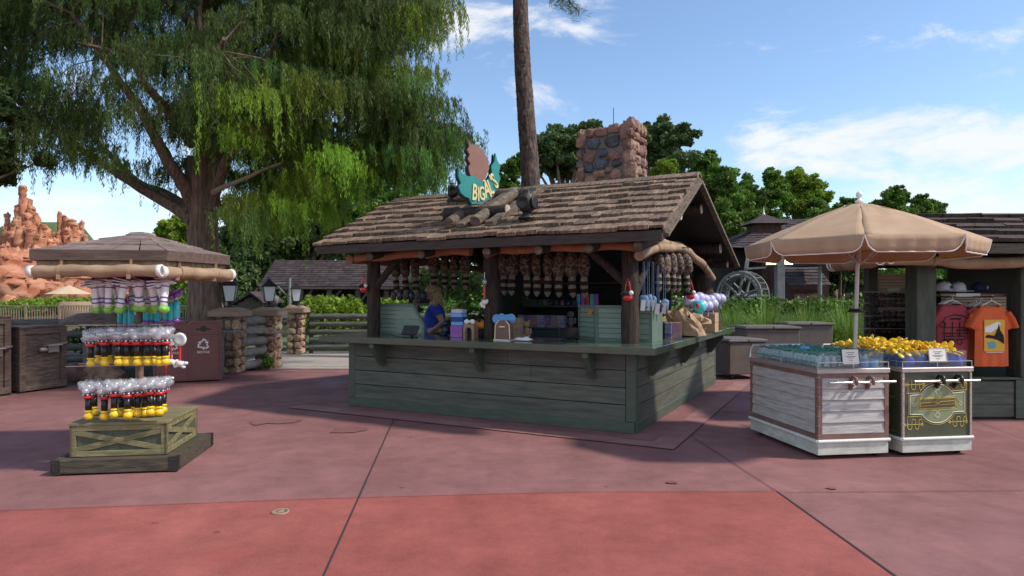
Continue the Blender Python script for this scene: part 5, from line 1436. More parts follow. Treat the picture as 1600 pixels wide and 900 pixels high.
# bottles in the drinks cart
def bottle():
    t = root('water_bottle', 'green-capped clear bottle in the ice bin of the white slatted cart', 'bottle', (0,0,0), 0, 'green-capped bottles in the white cart')
    mb = MB(); mb.lathe([(.0,.0),(.03,.0),(.031,.01),(.031,.075),(.028,.085),(.013,.11),(.013,.118)], 10); mb.build('bottle_body', m_clear, t)
    mb = MB(); mb.lathe([(.0305,.03),(.0315,.03),(.0315,.07),(.0305,.07)], 10); mb.build('label_band', m_btl, t)
    mb = MB(); mb.lathe([(.017,.116),(.018,.136),(.014,.139),(0,.139)], 10); mb.build('cap', m_greencap, t)
    return t
bt = bottle(); used_b = False
cM = Matrix.Translation((2.987,6.355,.892)) @ rotz(CA)
for j in range(16):
    for i in range(9):
        if i > 5 and j < 2: continue
        x = .075+i*.076; y = .095+j*.075
        if x > .72: continue
        p = cM @ Vector((x+random.uniform(-.006,.006),y+random.uniform(-.006,.006),random.uniform(0,.008)))
        rr = (random.uniform(-.12,.12),random.uniform(-.12,.12),random.random()*6)
        if not used_b: bt.location = p; bt.rotation_euler = rr; used_b = True
        else: dup(bt, p, rr)
for i, (x, y) in enumerate(((.56,.09),(.66,.09),(.34,.75))):
    p = cM @ Vector((x,y,.0)); r_ = root('blue_drink_tub', ('left','right','tall rear')[i]+' blue drink tub inside the guard of the white slatted cart', 'tub', p, 0, 'blue drink tubs')
    mb = MB(); mb.lathe([(.0,0),(.042,0),(.048,.07 if i < 2 else .16),(.044,.072 if i < 2 else .162),(0,.068)], 14); mb.build('tub', m_skyb, r_)
    mb = MB(); mb.lathe([(.049,.0721 if i < 2 else .1621),(.049,.08 if i < 2 else .17),(0,.082 if i < 2 else .172)], 14); mb.build('lid', m_glass, r_)
# yellow flower toys + blue tubs in second cart
def fan_toy():
    t = root('yellow_fan_toy', 'yellow petal-bladed toy piled in the green emblem cart', 'toy', (0,0,0), 0, 'yellow petal toys in the green cart')
    mb = MB()
    for k in range(5): mb.lump((.050*math.cos(k*1.257),.050*math.sin(k*1.257),.0), (.034,.024,.008), 9, 6, .06, M=Matrix.Rotation(.35,4,'X'))
    mb.lump((0,0,.0), (.018,.018,.022), 8, 6, 0); mb.build('petals', m_yel, t)
    mb = MB(); mb.lathe([(.016,-.10),(.020,-.02)], 8); mb.build('grip', m_bluebin, t)
    return t
ft = fan_toy(); cM2 = Matrix.Translation((3.876,6.46,.892)) @ rotz(CA); k = 0
for j in range(12):
    for i in range(6):
        p = cM2 @ Vector((.10+i*.112+random.uniform(-.02,.02),.12+j*.095+random.uniform(-.02,.02),.135+random.uniform(-.015,.045)))
        rr = (random.uniform(-1.0,1.0),random.uniform(-1.0,1.0),random.random()*6)
        if k == 0: ft.location = p; ft.rotation_euler = rr; ft.scale = (1.25,)*3
        else: dup(ft, p, rr)
        k += 1
mb = MB(); mb.box((.06,.16,.0),(.70,1.22,.10), bev=.01); o = mb.build('blue_bin', m_bluebin, None, (3.876,6.46,.8925), CA); tag(o, 'deep blue bin under the yellow petal toys in the green cart', 'bin')
for i, (x, z) in enumerate(((.62,.07),(.70,.045),(.28,.07),(.16,.05))):
    mb = MB(); mb.lump((0,0,0), (.055,.05,.06), 10, 8, .05); o = mb.build('blue_pouch', m_blue, None, cM2 @ Vector((x,.105,z)), 0); tag(o, ('blue pouch by the right price card','rightmost blue pouch behind the clear guard','blue pouch left of the centre of the clear guard','leftmost blue pouch behind the clear guard')[i]+' in the green cart', 'pouch', 'blue pouches in the green cart')
# umbrella ----------------------------------------------------
UC = Vector((3.655,6.85,0))
um = root('market_umbrella', 'large tan eight-sided umbrella with white-edged scalloped valance over the carts', 'umbrella', UC, 0)
Rr = 1.14; zr = 2.155; za = 2.585
mb = MB(); rim = []
for k in range(8):
    t_ = math.radians(-116+45*k); rim.append(Vector((Rr*math.cos(t_), Rr*math.sin(t_), zr)))
nr = 20; ns = 10
for k in range(8):
    A, B = rim[k], rim[(k+1)%8]; V = []
    for i in range(nr+1):
        f_ = i/nr
        for j in range(ns+1):
            g_ = j/ns; e_ = A.lerp(B, g_)
            p = Vector((e_.x*(f_), e_.y*(f_), 0))
            zc = za + (zr-za)*(f_**1.22) ; sag = -.020*math.sin(PI*g_)*f_*(1-f_*.4) 
            wr = .004*math.sin(g_*14+k*2+f_*11)*(math.sin(PI*f_))
            zc += sag + wr + (.010*math.sin(f_*24+g_*5+k)*(1-f_*2.2) if .12 < f_ < .45 else 0)
            V.append((p.x, p.y, zc))
    mb.add(V, [(i*(ns+1)+j, (i+1)*(ns+1)+j, (i+1)*(ns+1)+j+1, i*(ns+1)+j+1) for i in range(nr) for j in range(ns)], .5, 0, True)
o = mb.build('canopy', m_umb, um); md = o.modifiers.new('s','SOLIDIFY'); md.thickness = .004
mb = MB(); pp = MB()
for k in range(8):
    A, B = rim[k], rim[(k+1)%8]; n = 24; V = []; edge = []
    outn = ((A+B)/2); outn.z = 0; outn.normalize()
    for j in range(n+1):
        g_ = j/n; e_ = A.lerp(B, g_)
        # scallop: shallow at the ribs, full drop in the middle
        u_ = min(g_, 1-g_)/.17; dz = .155*(1-(1-min(1,u_))**2.2)**.55 if u_ < 1 else .155
        dz = max(dz, .004); wv = .012*math.sin(j*1.3+k)
        b_ = e_ + Vector((0,0,-dz)) + outn*(wv*dz/.17-.02*dz/.17)
        for i in range(4): V.append(e_.lerp(b_, i/3))
        edge.append(b_)
    mb.add(V, [(j*4+i, (j+1)*4+i, (j+1)*4+i+1, j*4+i+1) for j in range(n) for i in range(3)], .5, 0, True)
    pp.tube(edge, .007, 6, rnd=.5)
o = mb.build('valance', m_umbv, um); md = o.modifiers.new('s','SOLIDIFY'); md.thickness = .004
pp.build('edge_piping', m_piping, o)
mb = MB()
for k in range(8): mb.tube([(0,0,za-.05), rim[k]*1.0-Vector((0,0,.012))], .009, 6)
for k in range(8): mb.tube([(0,0,zr-.22), Vector((rim[k].x*.5,rim[k].y*.5,(zr+za)/2-.03))], .008, 6)
mb.build('rib', m_pole, um)
mb = MB(); mb.tube([(-.05,0,.9),(0,0,za)], .021, 12); mb.build('pole', m_pole, um)
mb = MB(); mb.lathe([(.06,0),(.06,.02),(.022,.02)], 14, c=(-.045,0,1.45)); mb.lathe([(.035,0),(.09,.004),(.09,.018),(.035,.022)], 14, c=(-.03,0,1.43)); mb.build('collar', m_black, um)
mb = MB(); mb.lathe([(.035,-.03),(.045,.0),(.02,.012),(.014,.03),(.03,.05),(.034,.065),(.028,.085),(.012,.10),(0,.104)], 14, c=(0,0,za+.02)); mb.build('finial', m_wht, um)
# ---------------------------------------------------------------- left side: bins, panels, pillars, fences
def litter_bin(loc, rz, label, w=.62, d=.6, h=1.14, front=True):
    r_ = root('litter_bin', label, 'bin', loc, rz, 'maroon litter bins')
    def outline(w_, h_, r0, z0=0.0):
        P = [(-w_/2,z0),(w_/2,z0)]
        for k in range(9): t_ = PI/2*k/8; P.append((w_/2-r0+r0*math.cos(t_), h_-r0+r0*math.sin(t_)))
        for k in range(9): t_ = PI/2+PI/2*k/8; P.append((-w_/2+r0+r0*math.cos(t_), h_-r0+r0*math.sin(t_)))
        return P
    mb = MB(); mb.prism([Vector((x,.02,z)) for x, z in outline(w,h,.16,.03)], (0,d-.02,0)); mb.build('body', m_bin, r_)
    mb = MB(); O = outline(w,h,.16,.03); I = outline(w-.07,h-.035,.135,.03)
    n = len(O); V = [Vector((x,0,z)) for x, z in O]+[Vector((x,0,z)) for x, z in I]+[Vector((x,.0199,z)) for x, z in O]+[Vector((x,.0199,z)) for x, z in I]
    Fc = [(i,(i+1)%n,n+(i+1)%n,n+i) for i in range(1,n)] + [(2*n+i,2*n+(i+1)%n,(i+1)%n,i) for i in range(1,n)] + [(n+i,n+(i+1)%n,3*n+(i+1)%n,3*n+i) for i in range(1,n)]
    mb.add(V, Fc, .5); mb.build('rim', m_bin, r_)
    # door (below) and hood panel (above) with a seam between
    mb = MB(); mb.box((-w/2+.042,.010,.05),(w/2-.042,.0195,h-.262), bev=.003); mb.build('door', m_bin, r_)
    mb = MB(); P = [(-w/2+.042,h-.252),(w/2-.042,h-.252)]+[p for p in outline(w-.084,h-.042,.13) if p[1] > .3]
    mb.prism([Vector((x,.010,z)) for x, z in P], (0,.0095,0)); mb.build('hood_panel', m_bin, r_)
    mb = MB(); P = []
    for k in range(9): t_ = PI*k/8; P.append((.055*math.cos(t_), .012+.05*math.sin(t_)))
    P = [(.13,-.014),(.13,.016),(.062,.016)] + P[1:-1] + [(-.062,.016),(-.13,.016),(-.13,-.014),(-.062,-.014)] + [(.05*math.cos(PI+PI*k/8), -.014+.035*math.sin(PI+PI*k/8)) for k in range(1,8)] + [(.062,-.014)]
    mb.prism([Vector((x,.006,h-.155+z)) for x, z in P], (0,.0035,0)); mb.build('slot', m_black, r_)
    mb = MB()
    for k in range(3):
        a_ = PI/2 + k*2*PI/3
        M = Matrix.Translation((0,.009,.70)) @ Matrix.Rotation(-(a_-PI/2),4,'Y') @ Matrix.Scale(1.35,4)
        for q in ([(-.035,.035),(.0,.085),(.045,.055),(.03,.04),(.0,.06),(-.015,.028)], [(.012,.03),(.062,.045),(.058,.005)]):
            mb.prism([M @ Vector((x,0,z)) for x, z in q], (0,-.002,0))
    add_text(mb, "RECYCLE", .052, Matrix.Translation((0,.007,.555)) @ Matrix.Rotation(PI/2,4,'X'), .001)
    mb.build('recycling_mark', m_paper, r_)
    return r_
bl = G(313,598); litter_bin((bl.x,bl.y+.12,0), math.radians(24), 'maroon litter bin with pale recycling mark beside the stone pillar')
b2 = G(262,602); litter_bin((b2.x-.05,b2.y+.25,0), math.radians(25), 'maroon litter bin half hidden behind the hanging bubble wands')
def panel_box(a, b, ztop, label, d=.7):
    a = Vector(a); b = Vector(b); L = (b-a).length; rz = math.atan2(b.y-a.y, b.x-a.x)
    r_ = root('timber_cabinet', label, 'cabinet', a, rz, 'weathered timber cabinets')
    mb = MB(); mb.box((.0,.025,.04),(L,d,ztop-.03)); mb.build('body', m_gate, r_)
    mb = MB(); f_ = .10
    mb.box((0,-.012,.03),(f_,.024,ztop-.031), bev=.004); mb.box((L-f_,-.012,.03),(L,.024,ztop-.031), bev=.004); mb.box((f_,-.010,.03),(L-f_,.024,.03+f_), bev=.003); mb.box((f_,-.010,ztop-.031-f_),(L-f_,.024,ztop-.031), bev=.003); mb.build('door_frame', m_gate, r_)
    mb = MB(); mb.box((-.015,-.03,ztop-.03),(L+.015,d+.02,ztop), bev=.004); mb.build('lid', m_gate, r_)
    for x in (.05, L-.05): 
        mb = MB(); mb.box((x-.05,.0,0),(x+.05,.08,.0295)); mb.build('foot', m_black, r_)
    return r_, L
r1, L1 = panel_box((-8.42,9.70,0),(-8.13,10.56,0),1.29,'tall weathered timber cabinet at the left edge')
r2, L2 = panel_box(G(30,615.3),G(104,605.3),1.10,'lower weathered timber cabinet with a metal latch right of the tall one')
for r_, x0_ in ((r2, L2*.55),(r1, L1*.62)):
    mb = MB(); mb.prism([(x0_-.06,-.15,.76),(x0_+.16,-.17,.765),(x0_+.34,-.05,.785),(x0_+.30,-.012,.785),(x0_-.06,-.012,.75)], (0,0,.018)); mb.tube([(x0_-.12,-.03,.70),(x0_-.02,-.05,.70)], .035, 10); mb.box((x0_+.02,-.04,.64),(x0_+.20,-.012,.75), bev=.004)
    mb.build('latch', m_steelb, r_)
# stone pillars
def pillar(pl, pr, py, ztop, label, depth=None):
    a = G(pl, py); b = G(pr, py); w_ = (b-a).length; c = (a+b)/2; c.y += w_/2
    r_ = root('stone_pillar', label, 'pillar', c, 0, 'cobbled stone pillars with lanterns')
    hw = w_/2; hc = ztop-.21
    mb = MB(); mb.box((-hw+.05,-hw+.05,0),(hw-.05,hw-.05,hc)); mb.build('core', m_mortar, r_)
    mb = MB(); md_ = mb
    for n_ in ((0,-1,0),(1,0,0),(0,1,0),(-1,0,0)):
        n_ = Vector(n_); u_ = Vector((-n_.y, n_.x, 0)); stones_face(-u_*hw + n_*(hw-.05), u_, 2*hw, hc-.02, n_, .19, 0, mbs=(mb, mb))
    mb.build('stones', m_cobble, r_)
    mb = MB(); o_ = hw+.09; mb.box((-o_,-o_,hc),(o_,o_,hc+.12), bev=.012)
    z = hc+.1201; V = [(-o_,-o_,z),(o_,-o_,z),(o_,o_,z),(-o_,o_,z),(-.14,-.14,z+.07),(.14,-.14,z+.07),(.14,.14,z+.07),(-.14,.14,z+.07)]
    mb.add(V, [(0,1,5,4),(1,2,6,5),(2,3,7,6),(3,0,4,7),(4,5,6,7)], .6); mb.build('cap', m_cap, r_)
    return c, hc+.19
def lantern(loc, label):
    r_ = root('pillar_lantern', label, 'lantern', loc, random.uniform(.2,.5), 'black lanterns on the stone pillars')
    mb = MB(); mb.box((-.11,-.11,0),(.11,.11,.03), bev=.006); mb.lathe([(.05,.03),(.03,.06),(.03,.10),(.06,.115),(.09,.125)], 10); mb.build('base', m_iron, r_)
    mb = MB(); b_ = .085; t_ = .135; z0_ = .126; z1_ = .46
    for s in range(4):
        a_ = PI/4+s*PI/2; mb.tube([(b_*1.41*math.cos(a_),b_*1.41*math.sin(a_),z0_),(t_*1.41*math.cos(a_),t_*1.41*math.sin(a_),z1_)], .010, 5)
        a2 = a_+PI/2; mb.tube([(t_*1.41*math.cos(a_),t_*1.41*math.sin(a_),z1_),(t_*1.41*math.cos(a2),t_*1.41*math.sin(a2),z1_)], .010, 5); mb.tube([(b_*1.41*math.cos(a_),b_*1.41*math.sin(a_),z0_),(b_*1.41*math.cos(a2),b_*1.41*math.sin(a2),z0_)], .009, 5)
    mb.build('frame', m_iron, r_)
    mb = MB(); P = [];
    V = [(-b_,-b_,z0_+.005),(b_,-b_,z0_+.005),(b_,b_,z0_+.005),(-b_,b_,z0_+.005),(-t_,-t_,z1_-.005),(t_,-t_,z1_-.005),(t_,t_,z1_-.005),(-t_,t_,z1_-.005)]
    V = [(x*.97,y*.97,z) for x,y,z in V]
    mb.add(V, [(0,1,5,4),(1,2,6,5),(2,3,7,6),(3,0,4,7),(0,3,2,1),(4,5,6,7)], .5); mb.build('glass', m_lampglass, r_)
    mb = MB(); e_ = t_+.035; z = z1_+.005; V = [(-e_,-e_,z),(e_,-e_,z),(e_,e_,z),(-e_,e_,z),(-.045,-.045,z+.12),(.045,-.045,z+.12),(.045,.045,z+.12),(-.045,.045,z+.12)]
    mb.add(V, [(3,2,1,0),(0,1,5,4),(1,2,6,5),(2,3,7,6),(3,0,4,7),(4,5,6,7)], .5)
    mb.lathe([(.05,z+.12),(.055,z+.14),(.02,z+.16),(.012,z+.18),(.02,z+.2),(0,z+.215)], 8); mb.build('cap', m_iron, r_)
lampd = []
for (pl,pr,py,zt_,lb,ll) in [(333,370,585,1.39,'nearest stone pillar, right beside the maroon litter bin','nearest black lantern, on the pillar beside the litter bin'),(399,430,577,1.38,'middle stone pillar at the end of the pale log rails','middle black lantern of the three on stone pillars'),(448,471,554.7,1.36,'farthest stone pillar across the boardwalk','farthest black lantern, on the pillar across the boardwalk')]:
    c, z = pillar(pl, pr, py, zt_, lb); lantern((c.x,c.y,z), ll)
def log_fence(A, B, zs, r, label, m, posts_=True, name='log_fence'):
    r_ = root(name, label, 'fence', A); B = Vector(B)-Vector(A)
    for z in zs:
        mb = MB(); log_mb(mb, [Vector((0,0,z)), B+Vector((0,0,z+random.uniform(-.02,.02)))], r, 9, rough=.1); mb.build('rail', m, r_)
    if posts_:
        L = B.length; n = max(1,int(L/2.2))
        for i in range(n+1):
            mb = MB(); q = B*(i/n)+Vector((0,.09,0)); log_mb(mb, [q, q+Vector((0,0,zs[0]+.1))], r*.8, 9); mb.build('fence_post', m, r_)
    return r_
p1 = G(372,583); p2 = G(420,577)
log_fence(Vector((p1.x,13.75,0)), Vector((p2.x,14.55,0)), (1.08,.87,.64,.40,.13), .095, 'pale rounded log rails between the nearest and middle stone pillars', m_greylog, False)
log_fence(Vector((-5.6,18.05,0)), Vector((-1.0,18.3,0)), (1.04,.83,.62,.40,.2), .075, 'dark log rail fence beyond the boardwalk right of the farthest pillar', m_darkrail)
log_fence(Vector((-1.0,18.3,0)), Vector((3.4,19.0,0)), (1.04,.83,.62,.40,.2), .075, 'dark log rail fence seen through the open kiosk', m_darkrail)
log_fence(Vector((-11.3,13.3,0)), Vector((-6.5,13.9,0)), (1.05,.80,.55,.3), .075, 'dark log rail fence behind the display cart and bins', m_darkrail)
log_fence(Vector((-20,13.2,0)), Vector((-11.4,13.3,0)), (1.05,.80,.55,.3), .075, 'dark log rail fence behind the timber cabinets', m_darkrail)
r_ = root('hand_rail', 'thin weathered wooden handrail on a post crossing in front of the pillars', 'rail', G(346,588))
b_ = G(346,588); mb = MB(); log_mb(mb, [(0,0,0),(0,0,.85)], .05, 9); mb.build('rail_post', m_greylog, r_)
q0 = W(338,518,12.9)-b_; q1 = W(450,519,13.6)-b_; mb = MB(); mb.bar(q0, q1, .05, .06, bev=.005); mb.build('rail', m_greylog, r_)
# flat round planter cap behind the wands
r_ = root('well_cover', 'low dark hipped cover behind the display cart', 'cover', W(162,560,13.0)); r_.location.z = 0
mb = MB(); mb.lathe([(.35,0),(.35,.95)], 10, smooth=False); mb.build('drum', m_mortar, r_)
mb = MB(); mb.lathe([(.75,1.04),(.74,1.12),(.45,1.26),(.0,1.30)], 12, smooth=False); mb.build('lid', m_gate, r_)
for i, (px, py) in enumerate(((148,540),(125,575),(163,572))):
    mb = MB(); w = W(px, py, 12.4); mb.lump((0,0,.1), (.35,.25,.22), 10, 7, .25); o = mb.build('boulder', m_stone, None, (w.x, w.y, 0)); tag(o, ('rear','left','right')[i]+' of the rounded boulders behind the display cart', 'rock', 'boulders behind the display cart')
# planting bed plants by the fences
def leafy_plant(loc, r, h, n, m, label, name='shrub', leaf=.05, group=None, cat='shrub', stem=True):
    r_ = root(name, label, cat, loc, 0, group)
    mb = MB(); nc = max(3, int(n/110)); 
    for k in range(nc):
        a_ = rng.uniform(0,6.28); q = rng.random()**.5*r*.7; c = (q*math.cos(a_), q*math.sin(a_)*.8, h*rng.uniform(.35,.8))
        P = clump_points(c, (r*.42,r*.42,h*.26), int(n/nc), .4); P[:,2] = np.maximum(P[:,2], .02)
        leaf_quads(mb, P, leaf*rng.uniform(.7,1.3,len(P)), .5, np.clip(rng.normal(.5,.2,len(P))+rng.normal(0,.15),0,1))
    mb.build('foliage', m, r_)
    if stem:
        mb = MB()
        for k in range(5): a_ = k*1.3; mb.tube([(0,0,-.03),(r*.3*math.cos(a_),r*.3*math.sin(a_),h*.5)], [.025,.01], 5)
        mb.build('stems', m_bark, r_)
    return r_
leafy_plant(G(352,582)+Vector((-.0,.15,0)), .35,.6,900,m_leafr,'low leafy plant at the foot of the nearest stone pillar', leaf=.055)
leafy_plant(Vector((-5.45,14.2,0)), .3,.35,500,m_leafr,'small leafy plant under the pale log rails', leaf=.04)
for i, (x, y, r, h) in enumerate([(-10.8,14.3,.9,.9),(-9.0,14.6,1.0,1.0),(-7.6,14.8,.9,.9),(-13.2,14.6,1.1,.9),(-16,14.6,1.4,1.0)]):
    leafy_plant(Vector((x,y,0)), r, h, 1700, m_leafd, ('dark shrub behind the fence left of the display cart','dark shrub behind the fence and the display cart','dark shrub behind the fence near the cypress','dark shrub behind the fence at the timber cabinets','broad dark shrub behind the fence at the left edge')[i], leaf=.07)
leafy_plant(Vector((-6.05,22,0)), 1.15, 1.62, 6000, m_leafy, 'rounded bright yellow-green bush beyond the log fence, behind the farthest pillar', leaf=.09)
leafy_plant(Vector((-4.25,22.6,0)), .8, 1.5, 3500, m_leafy, 'smaller bright bush beyond the log fence, just right of the big one', leaf=.09)
leafy_plant(Vector((-1.5,22,0)), 1.6, 1.5, 4500, m_leafr, 'green bush beyond the fence seen through the kiosk', leaf=.09)
sheet('riverbank', [(-8.5,20.5),(6,20.5),(6,30),(-4,33),(-9,26)], -.015, m_hill)
# distant left: railing bridge, shrubs, parasol, rocks
def railing(x0, x1, Y, z0, z1, label, slats=True):
    r_ = root('boardwalk_railing', label, 'railing', (x0, Y, 0)); L = x1-x0
    mb = MB(); mb.box((0,-.05,z1-.06),(L,.05,z1)); mb.box((0,-.04,z0),(L,.04,z0+.08)); mb.build('rail', m_cap, r_)
    n = int(L/1.9)
    mb = MB()
    for i in range(n+1): mb.box((i*L/n-.06,-.06,-.5),(i*L/n+.06,.06,z1+.12))
    mb.build('uprights', m_cap, r_)
    mb = MB(); k = 0.0
    while k < L: mb.box((k,-.015,z0),(k+.05,.015,z1-.06)); k += .16
    mb.build('balusters', m_cap, r_)
railing(-34, -15.4, 40, .1, 1.05, 'long pale wooden railing across the river at the left')
mb = MB(); mb.box((-36,40.2,-.3),(-15,42,.1)); struct(mb.build('far_boardwalk', m_gate))
for i, (px, Y, r, h) in enumerate([(60,46,2.6,1.5),(25,45,2.2,1.2),(95,47,2.6,1.6),(125,47,2.4,1.6),(158,48,3.0,1.7),(5,44,2.0,.9),(205,46,3.2,1.8),(240,42,3,2.2)]):
    leafy_plant(Vector(((px-800)/F*Y, Y, 0)), r, h, 1600, m_leafy if i in (0,2,3) else m_leafr, ORD[i]+' clump planted along the far bank behind the pale railing, counted as planted' if False else ('bright hedge clump behind the far railing, left of the pale parasol','low green clump near the left edge beyond the railing','bright hedge clump directly below the pale parasol','bright hedge clump right of the pale parasol','green clump beyond the railing behind the white wands','low green clump at the far left of the railing','green clump across the river behind the teal wands','green clump across the river beside the cypress trunk')[i], leaf=.13, stem=False)
r_ = root('parasol', 'small pale tan parasol far across the river', 'parasol', ((108-800)/F*44,44,0))
mb = MB(); mb.lathe([(1.4,1.75),(.8,2.0),(0,2.35)], 8, smooth=False); mb.build('canopy', m_parasol, r_); mb = MB(); mb.tube([(0,0,0),(0,0,2.2)], .04, 6); mb.build('pole', m_parasol, r_)
mb = MB(); c_ = W(123,476,43); c_.z = 0; mb.lathe([(.9,0),(1.1,.2),(1.1,1.2),(.8,1.25),(0,1.25)], 10, c=c_); tag(mb.build('planter_tub', m_cap), 'brown round tub beyond the far railing', 'planter')
# red rock spires
def spires(name, label, cols, base_px, Y0):
    mb = MB()
    for (px, pyt, wpx, Y) in cols:
        x = (px-800)/F*Y; zt_ = EYE-(pyt-HZ)/F*Y; r = wpx/F*Y/2
        z = -.6; k_ = 0; ox = oy = 0.0
        while z < zt_-.05:
            f_ = max(0,z)/max(zt_,.1); h = min(r*random.uniform(2.2,5.0)+.3, zt_-z+.05); rr = r*(1.35-.62*f_)*random.uniform(.8,1.1)
            ox += random.uniform(-.10,.10)*r; oy += random.uniform(-.10,.10)*r
            mb.lump((x+ox, Y+oy, z+h*.47), (rr*random.uniform(.9,1.1), rr, h*.60), 12, 9, .30, None, 0, rotz(random.random()*3), pw=.84, smooth=True)
            z += h*.55
    o = mb.build(name, m_rock)
    tag(o, label, 'rock spire'); return o
Yr = 75
c_ = [(34,291,12,Yr),(29,322,13,Yr),(24,345,12,Yr-1),(44,312,15,Yr+1),(50,325,14,Yr),(58,340,14,Yr),(40,335,16,Yr-2),(66,352,14,Yr),(73,357,14,Yr),(80,366,14,Yr+1),(14,335,10,Yr+1),(12,356,14,Yr),(20,362,16,Yr-2),(4,371,14,Yr),(-8,368,18,Yr),(33,356,16,Yr-3),(48,358,18,Yr-3),(60,368,18,Yr-4),(76,378,18,Yr-3),(88,376,15,Yr-1),(-20,360,20,Yr+1),(10,385,20,Yr-4),(-34,376,24,Yr),(-50,350,20,Yr+2),(-60,365,26,Yr)]
for i in range(26): 
    px = random.uniform(-60,100); c_.append((px, 385+abs(px-35)*.10+random.uniform(0,28), random.uniform(14,26), Yr-random.uniform(4,9)))
spires('rock_spire', 'tall orange sandstone spire rising at the far left beyond the river', c_, 0, Yr)
c_ = [(94,333,8,Yr+2),(98,338,10,Yr+2),(106,345,13,Yr+2),(113,344,14,Yr+2),(118,350,12,Yr+1),(104,360,16,Yr),(93,365,12,Yr),(128,347,8,Yr+2),(126,362,14,Yr+1),(133,368,10,Yr+1),(112,370,20,Yr-1)]
spires('rock_spire', 'lower pair of orange sandstone stacks right of the tall spire', c_, 0, Yr)
c_ = []
for i in range(70): px = random.uniform(-80,330); c_.append((px, random.uniform(395,462) if px < 130 else random.uniform(440,470), random.uniform(20,42), random.uniform(52,66)))
o = spires('rock_slope', 'x', c_, 0, Yr)
for k_ in ('label','category'): del o[k_]
o.name = 'rocky_hills'; struct(o)
mb = MB(); mb.lump((-58,95,-2), (30,10,11.5), 24, 8, .1); mb.lump((-72,100,-2), (12,10,15), 24, 8, .1); mb.lump((-30,110,-4), (40,10,9), 24, 8, .1); struct(mb.build('green_hills', m_hill))
# long shed across the river
Ys = 33
shed = root('open_shed', 'long open shed with a weathered brown shingle roof beyond the log fence', 'shed', (0,Ys,0))
xa = (413-800)/F*Ys; xb = (705-800)/F*Ys; xe = (392-800)/F*(Ys-1)
zr_ = EYE+(HZ-407)/F*(Ys+2.2)
mb = MB(); rows = 12
e0 = Vector(((404-800)/F*(Ys-.2),-.2,EYE+(HZ-448)/F*(Ys-.2))); r0 = Vector((xa,2.2,zr_))
for i in range(rows):
    f0 = i/rows; f1 = (i+1)/rows+.02; x = 0
    xs = e0.x+(r0.x-e0.x)*f0*0+ .0
    xs = (404-800)/F*Ys if False else xa-.25
    while xs < xb:
        w_ = .25+.3*random.random(); x1 = min(xs+w_, xb)
        y0_, y1_ = -.2+2.4*f0, -.2+2.4*min(f1,1.0); z0_ = e0.z+(zr_-e0.z)*f0; z1_ = e0.z+(zr_-e0.z)*min(f1,1)
        mb.add([(xs,y0_,z0_+.05),(x1-.01,y0_,z0_+.05),(x1-.01,y1_,z1_+.01),(xs,y1_,z1_+.01),(xs,y0_,z0_),(x1-.01,y0_,z0_)], [(0,1,2,3),(4,5,1,0)], random.random()); xs = x1
mb.add([(xa-.25,2.2,zr_),(xb,2.2,zr_),(xb,4.6,e0.z),(xa-.25,4.6,e0.z)], [(3,2,1,0)], .5)
mb.build('roof', m_millroof, shed)
mb = MB(); mb.box((xa-.2,-.22,e0.z-.12),(xb,-.12,e0.z-.01)); mb.build('gutter', m_gate, shed)
mb = MB(); mb.prism([(xa-.1,-.1,e0.z-.1),(xa-.1,2.2,zr_-.1),(xa-.1,4.5,e0.z-.1)], (.08,0,0)); mb.build('gable', m_fascia, shed)
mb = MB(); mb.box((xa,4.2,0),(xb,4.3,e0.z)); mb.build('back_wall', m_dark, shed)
for i in range(7):
    x = xa+.4+i*(xb-xa-.8)/6; mb = MB(); mb.box((x-.12,-.05,0),(x+.12,.15,e0.z-.12)); mb.bar((x+.1,0,e0.z-.8),(x+.6,0,e0.z-.15),.1,.1,up=(0,1,0)); mb.build('post', m_gate, shed)
hut = root('small_hut', 'small grey-brown timber hut with a pent roof left of the middle lantern', 'hut', ((389-800)/F*28,28,0), -.25)
mb = MB(); x = -.55
while x < .5: mb.box((x,-.02,0),(x+.15,.0,1.62-.3*abs(x)/.5)); x += .16
mb.box((-.55,.001,0),(.58,1.2,1.35)); mb.build('wall', m_gate, hut)
mb = MB(); mb.prism([(-.85,-.15,1.28),(0.15,-.15,1.80),(.75,-.15,1.40),(.75,-.15,1.32),(.15,-.15,1.70),(-.85,-.15,1.20)], (0,1.6,0)); mb.build('roof', m_millroof, hut)
# slim post with hanging bell lamp near the pillars
r_ = root('lamp_post', 'slim grey post with a braced arm and small hanging lamp between the lanterns', 'lamp post', ((447-800)/F*19.5,19.5,0))
mb = MB(); mb.tube([(0.1,0,0),(0.1,0,2.15)], .05, 7); mb.build('post', m_greylog, r_)
mb = MB(); mb.tube([(.1,0,2.0),(-.45,0,1.95)], .03, 6); mb.tube([(.1,0,1.55),(-.3,0,1.95)], .025, 6); mb.build('arm', m_greylog, r_)
mb = MB(); mb.lathe([(.0,1.62),(.09,1.6),(.10,1.5),(.07,1.35),(.0,1.33)], 8, c=(-.32,0,0)); mb.tube([(-.32,0,1.6),(-.32,0,1.95)], .01, 4); mb.build('lamp', m_wheel, r_)
# ---------------------------------------------------------------- right stall
ST = root('merchandise_stall', 'dark green timber stall with shake roof at the right edge', 'stall', (4.1,8.45,0))
def SX(px, Y): return (px-800)/F*Y - 4.1
def SZ(py, Y): return EYE-(py-HZ)/F*Y
SW = 5.2   # local x extent
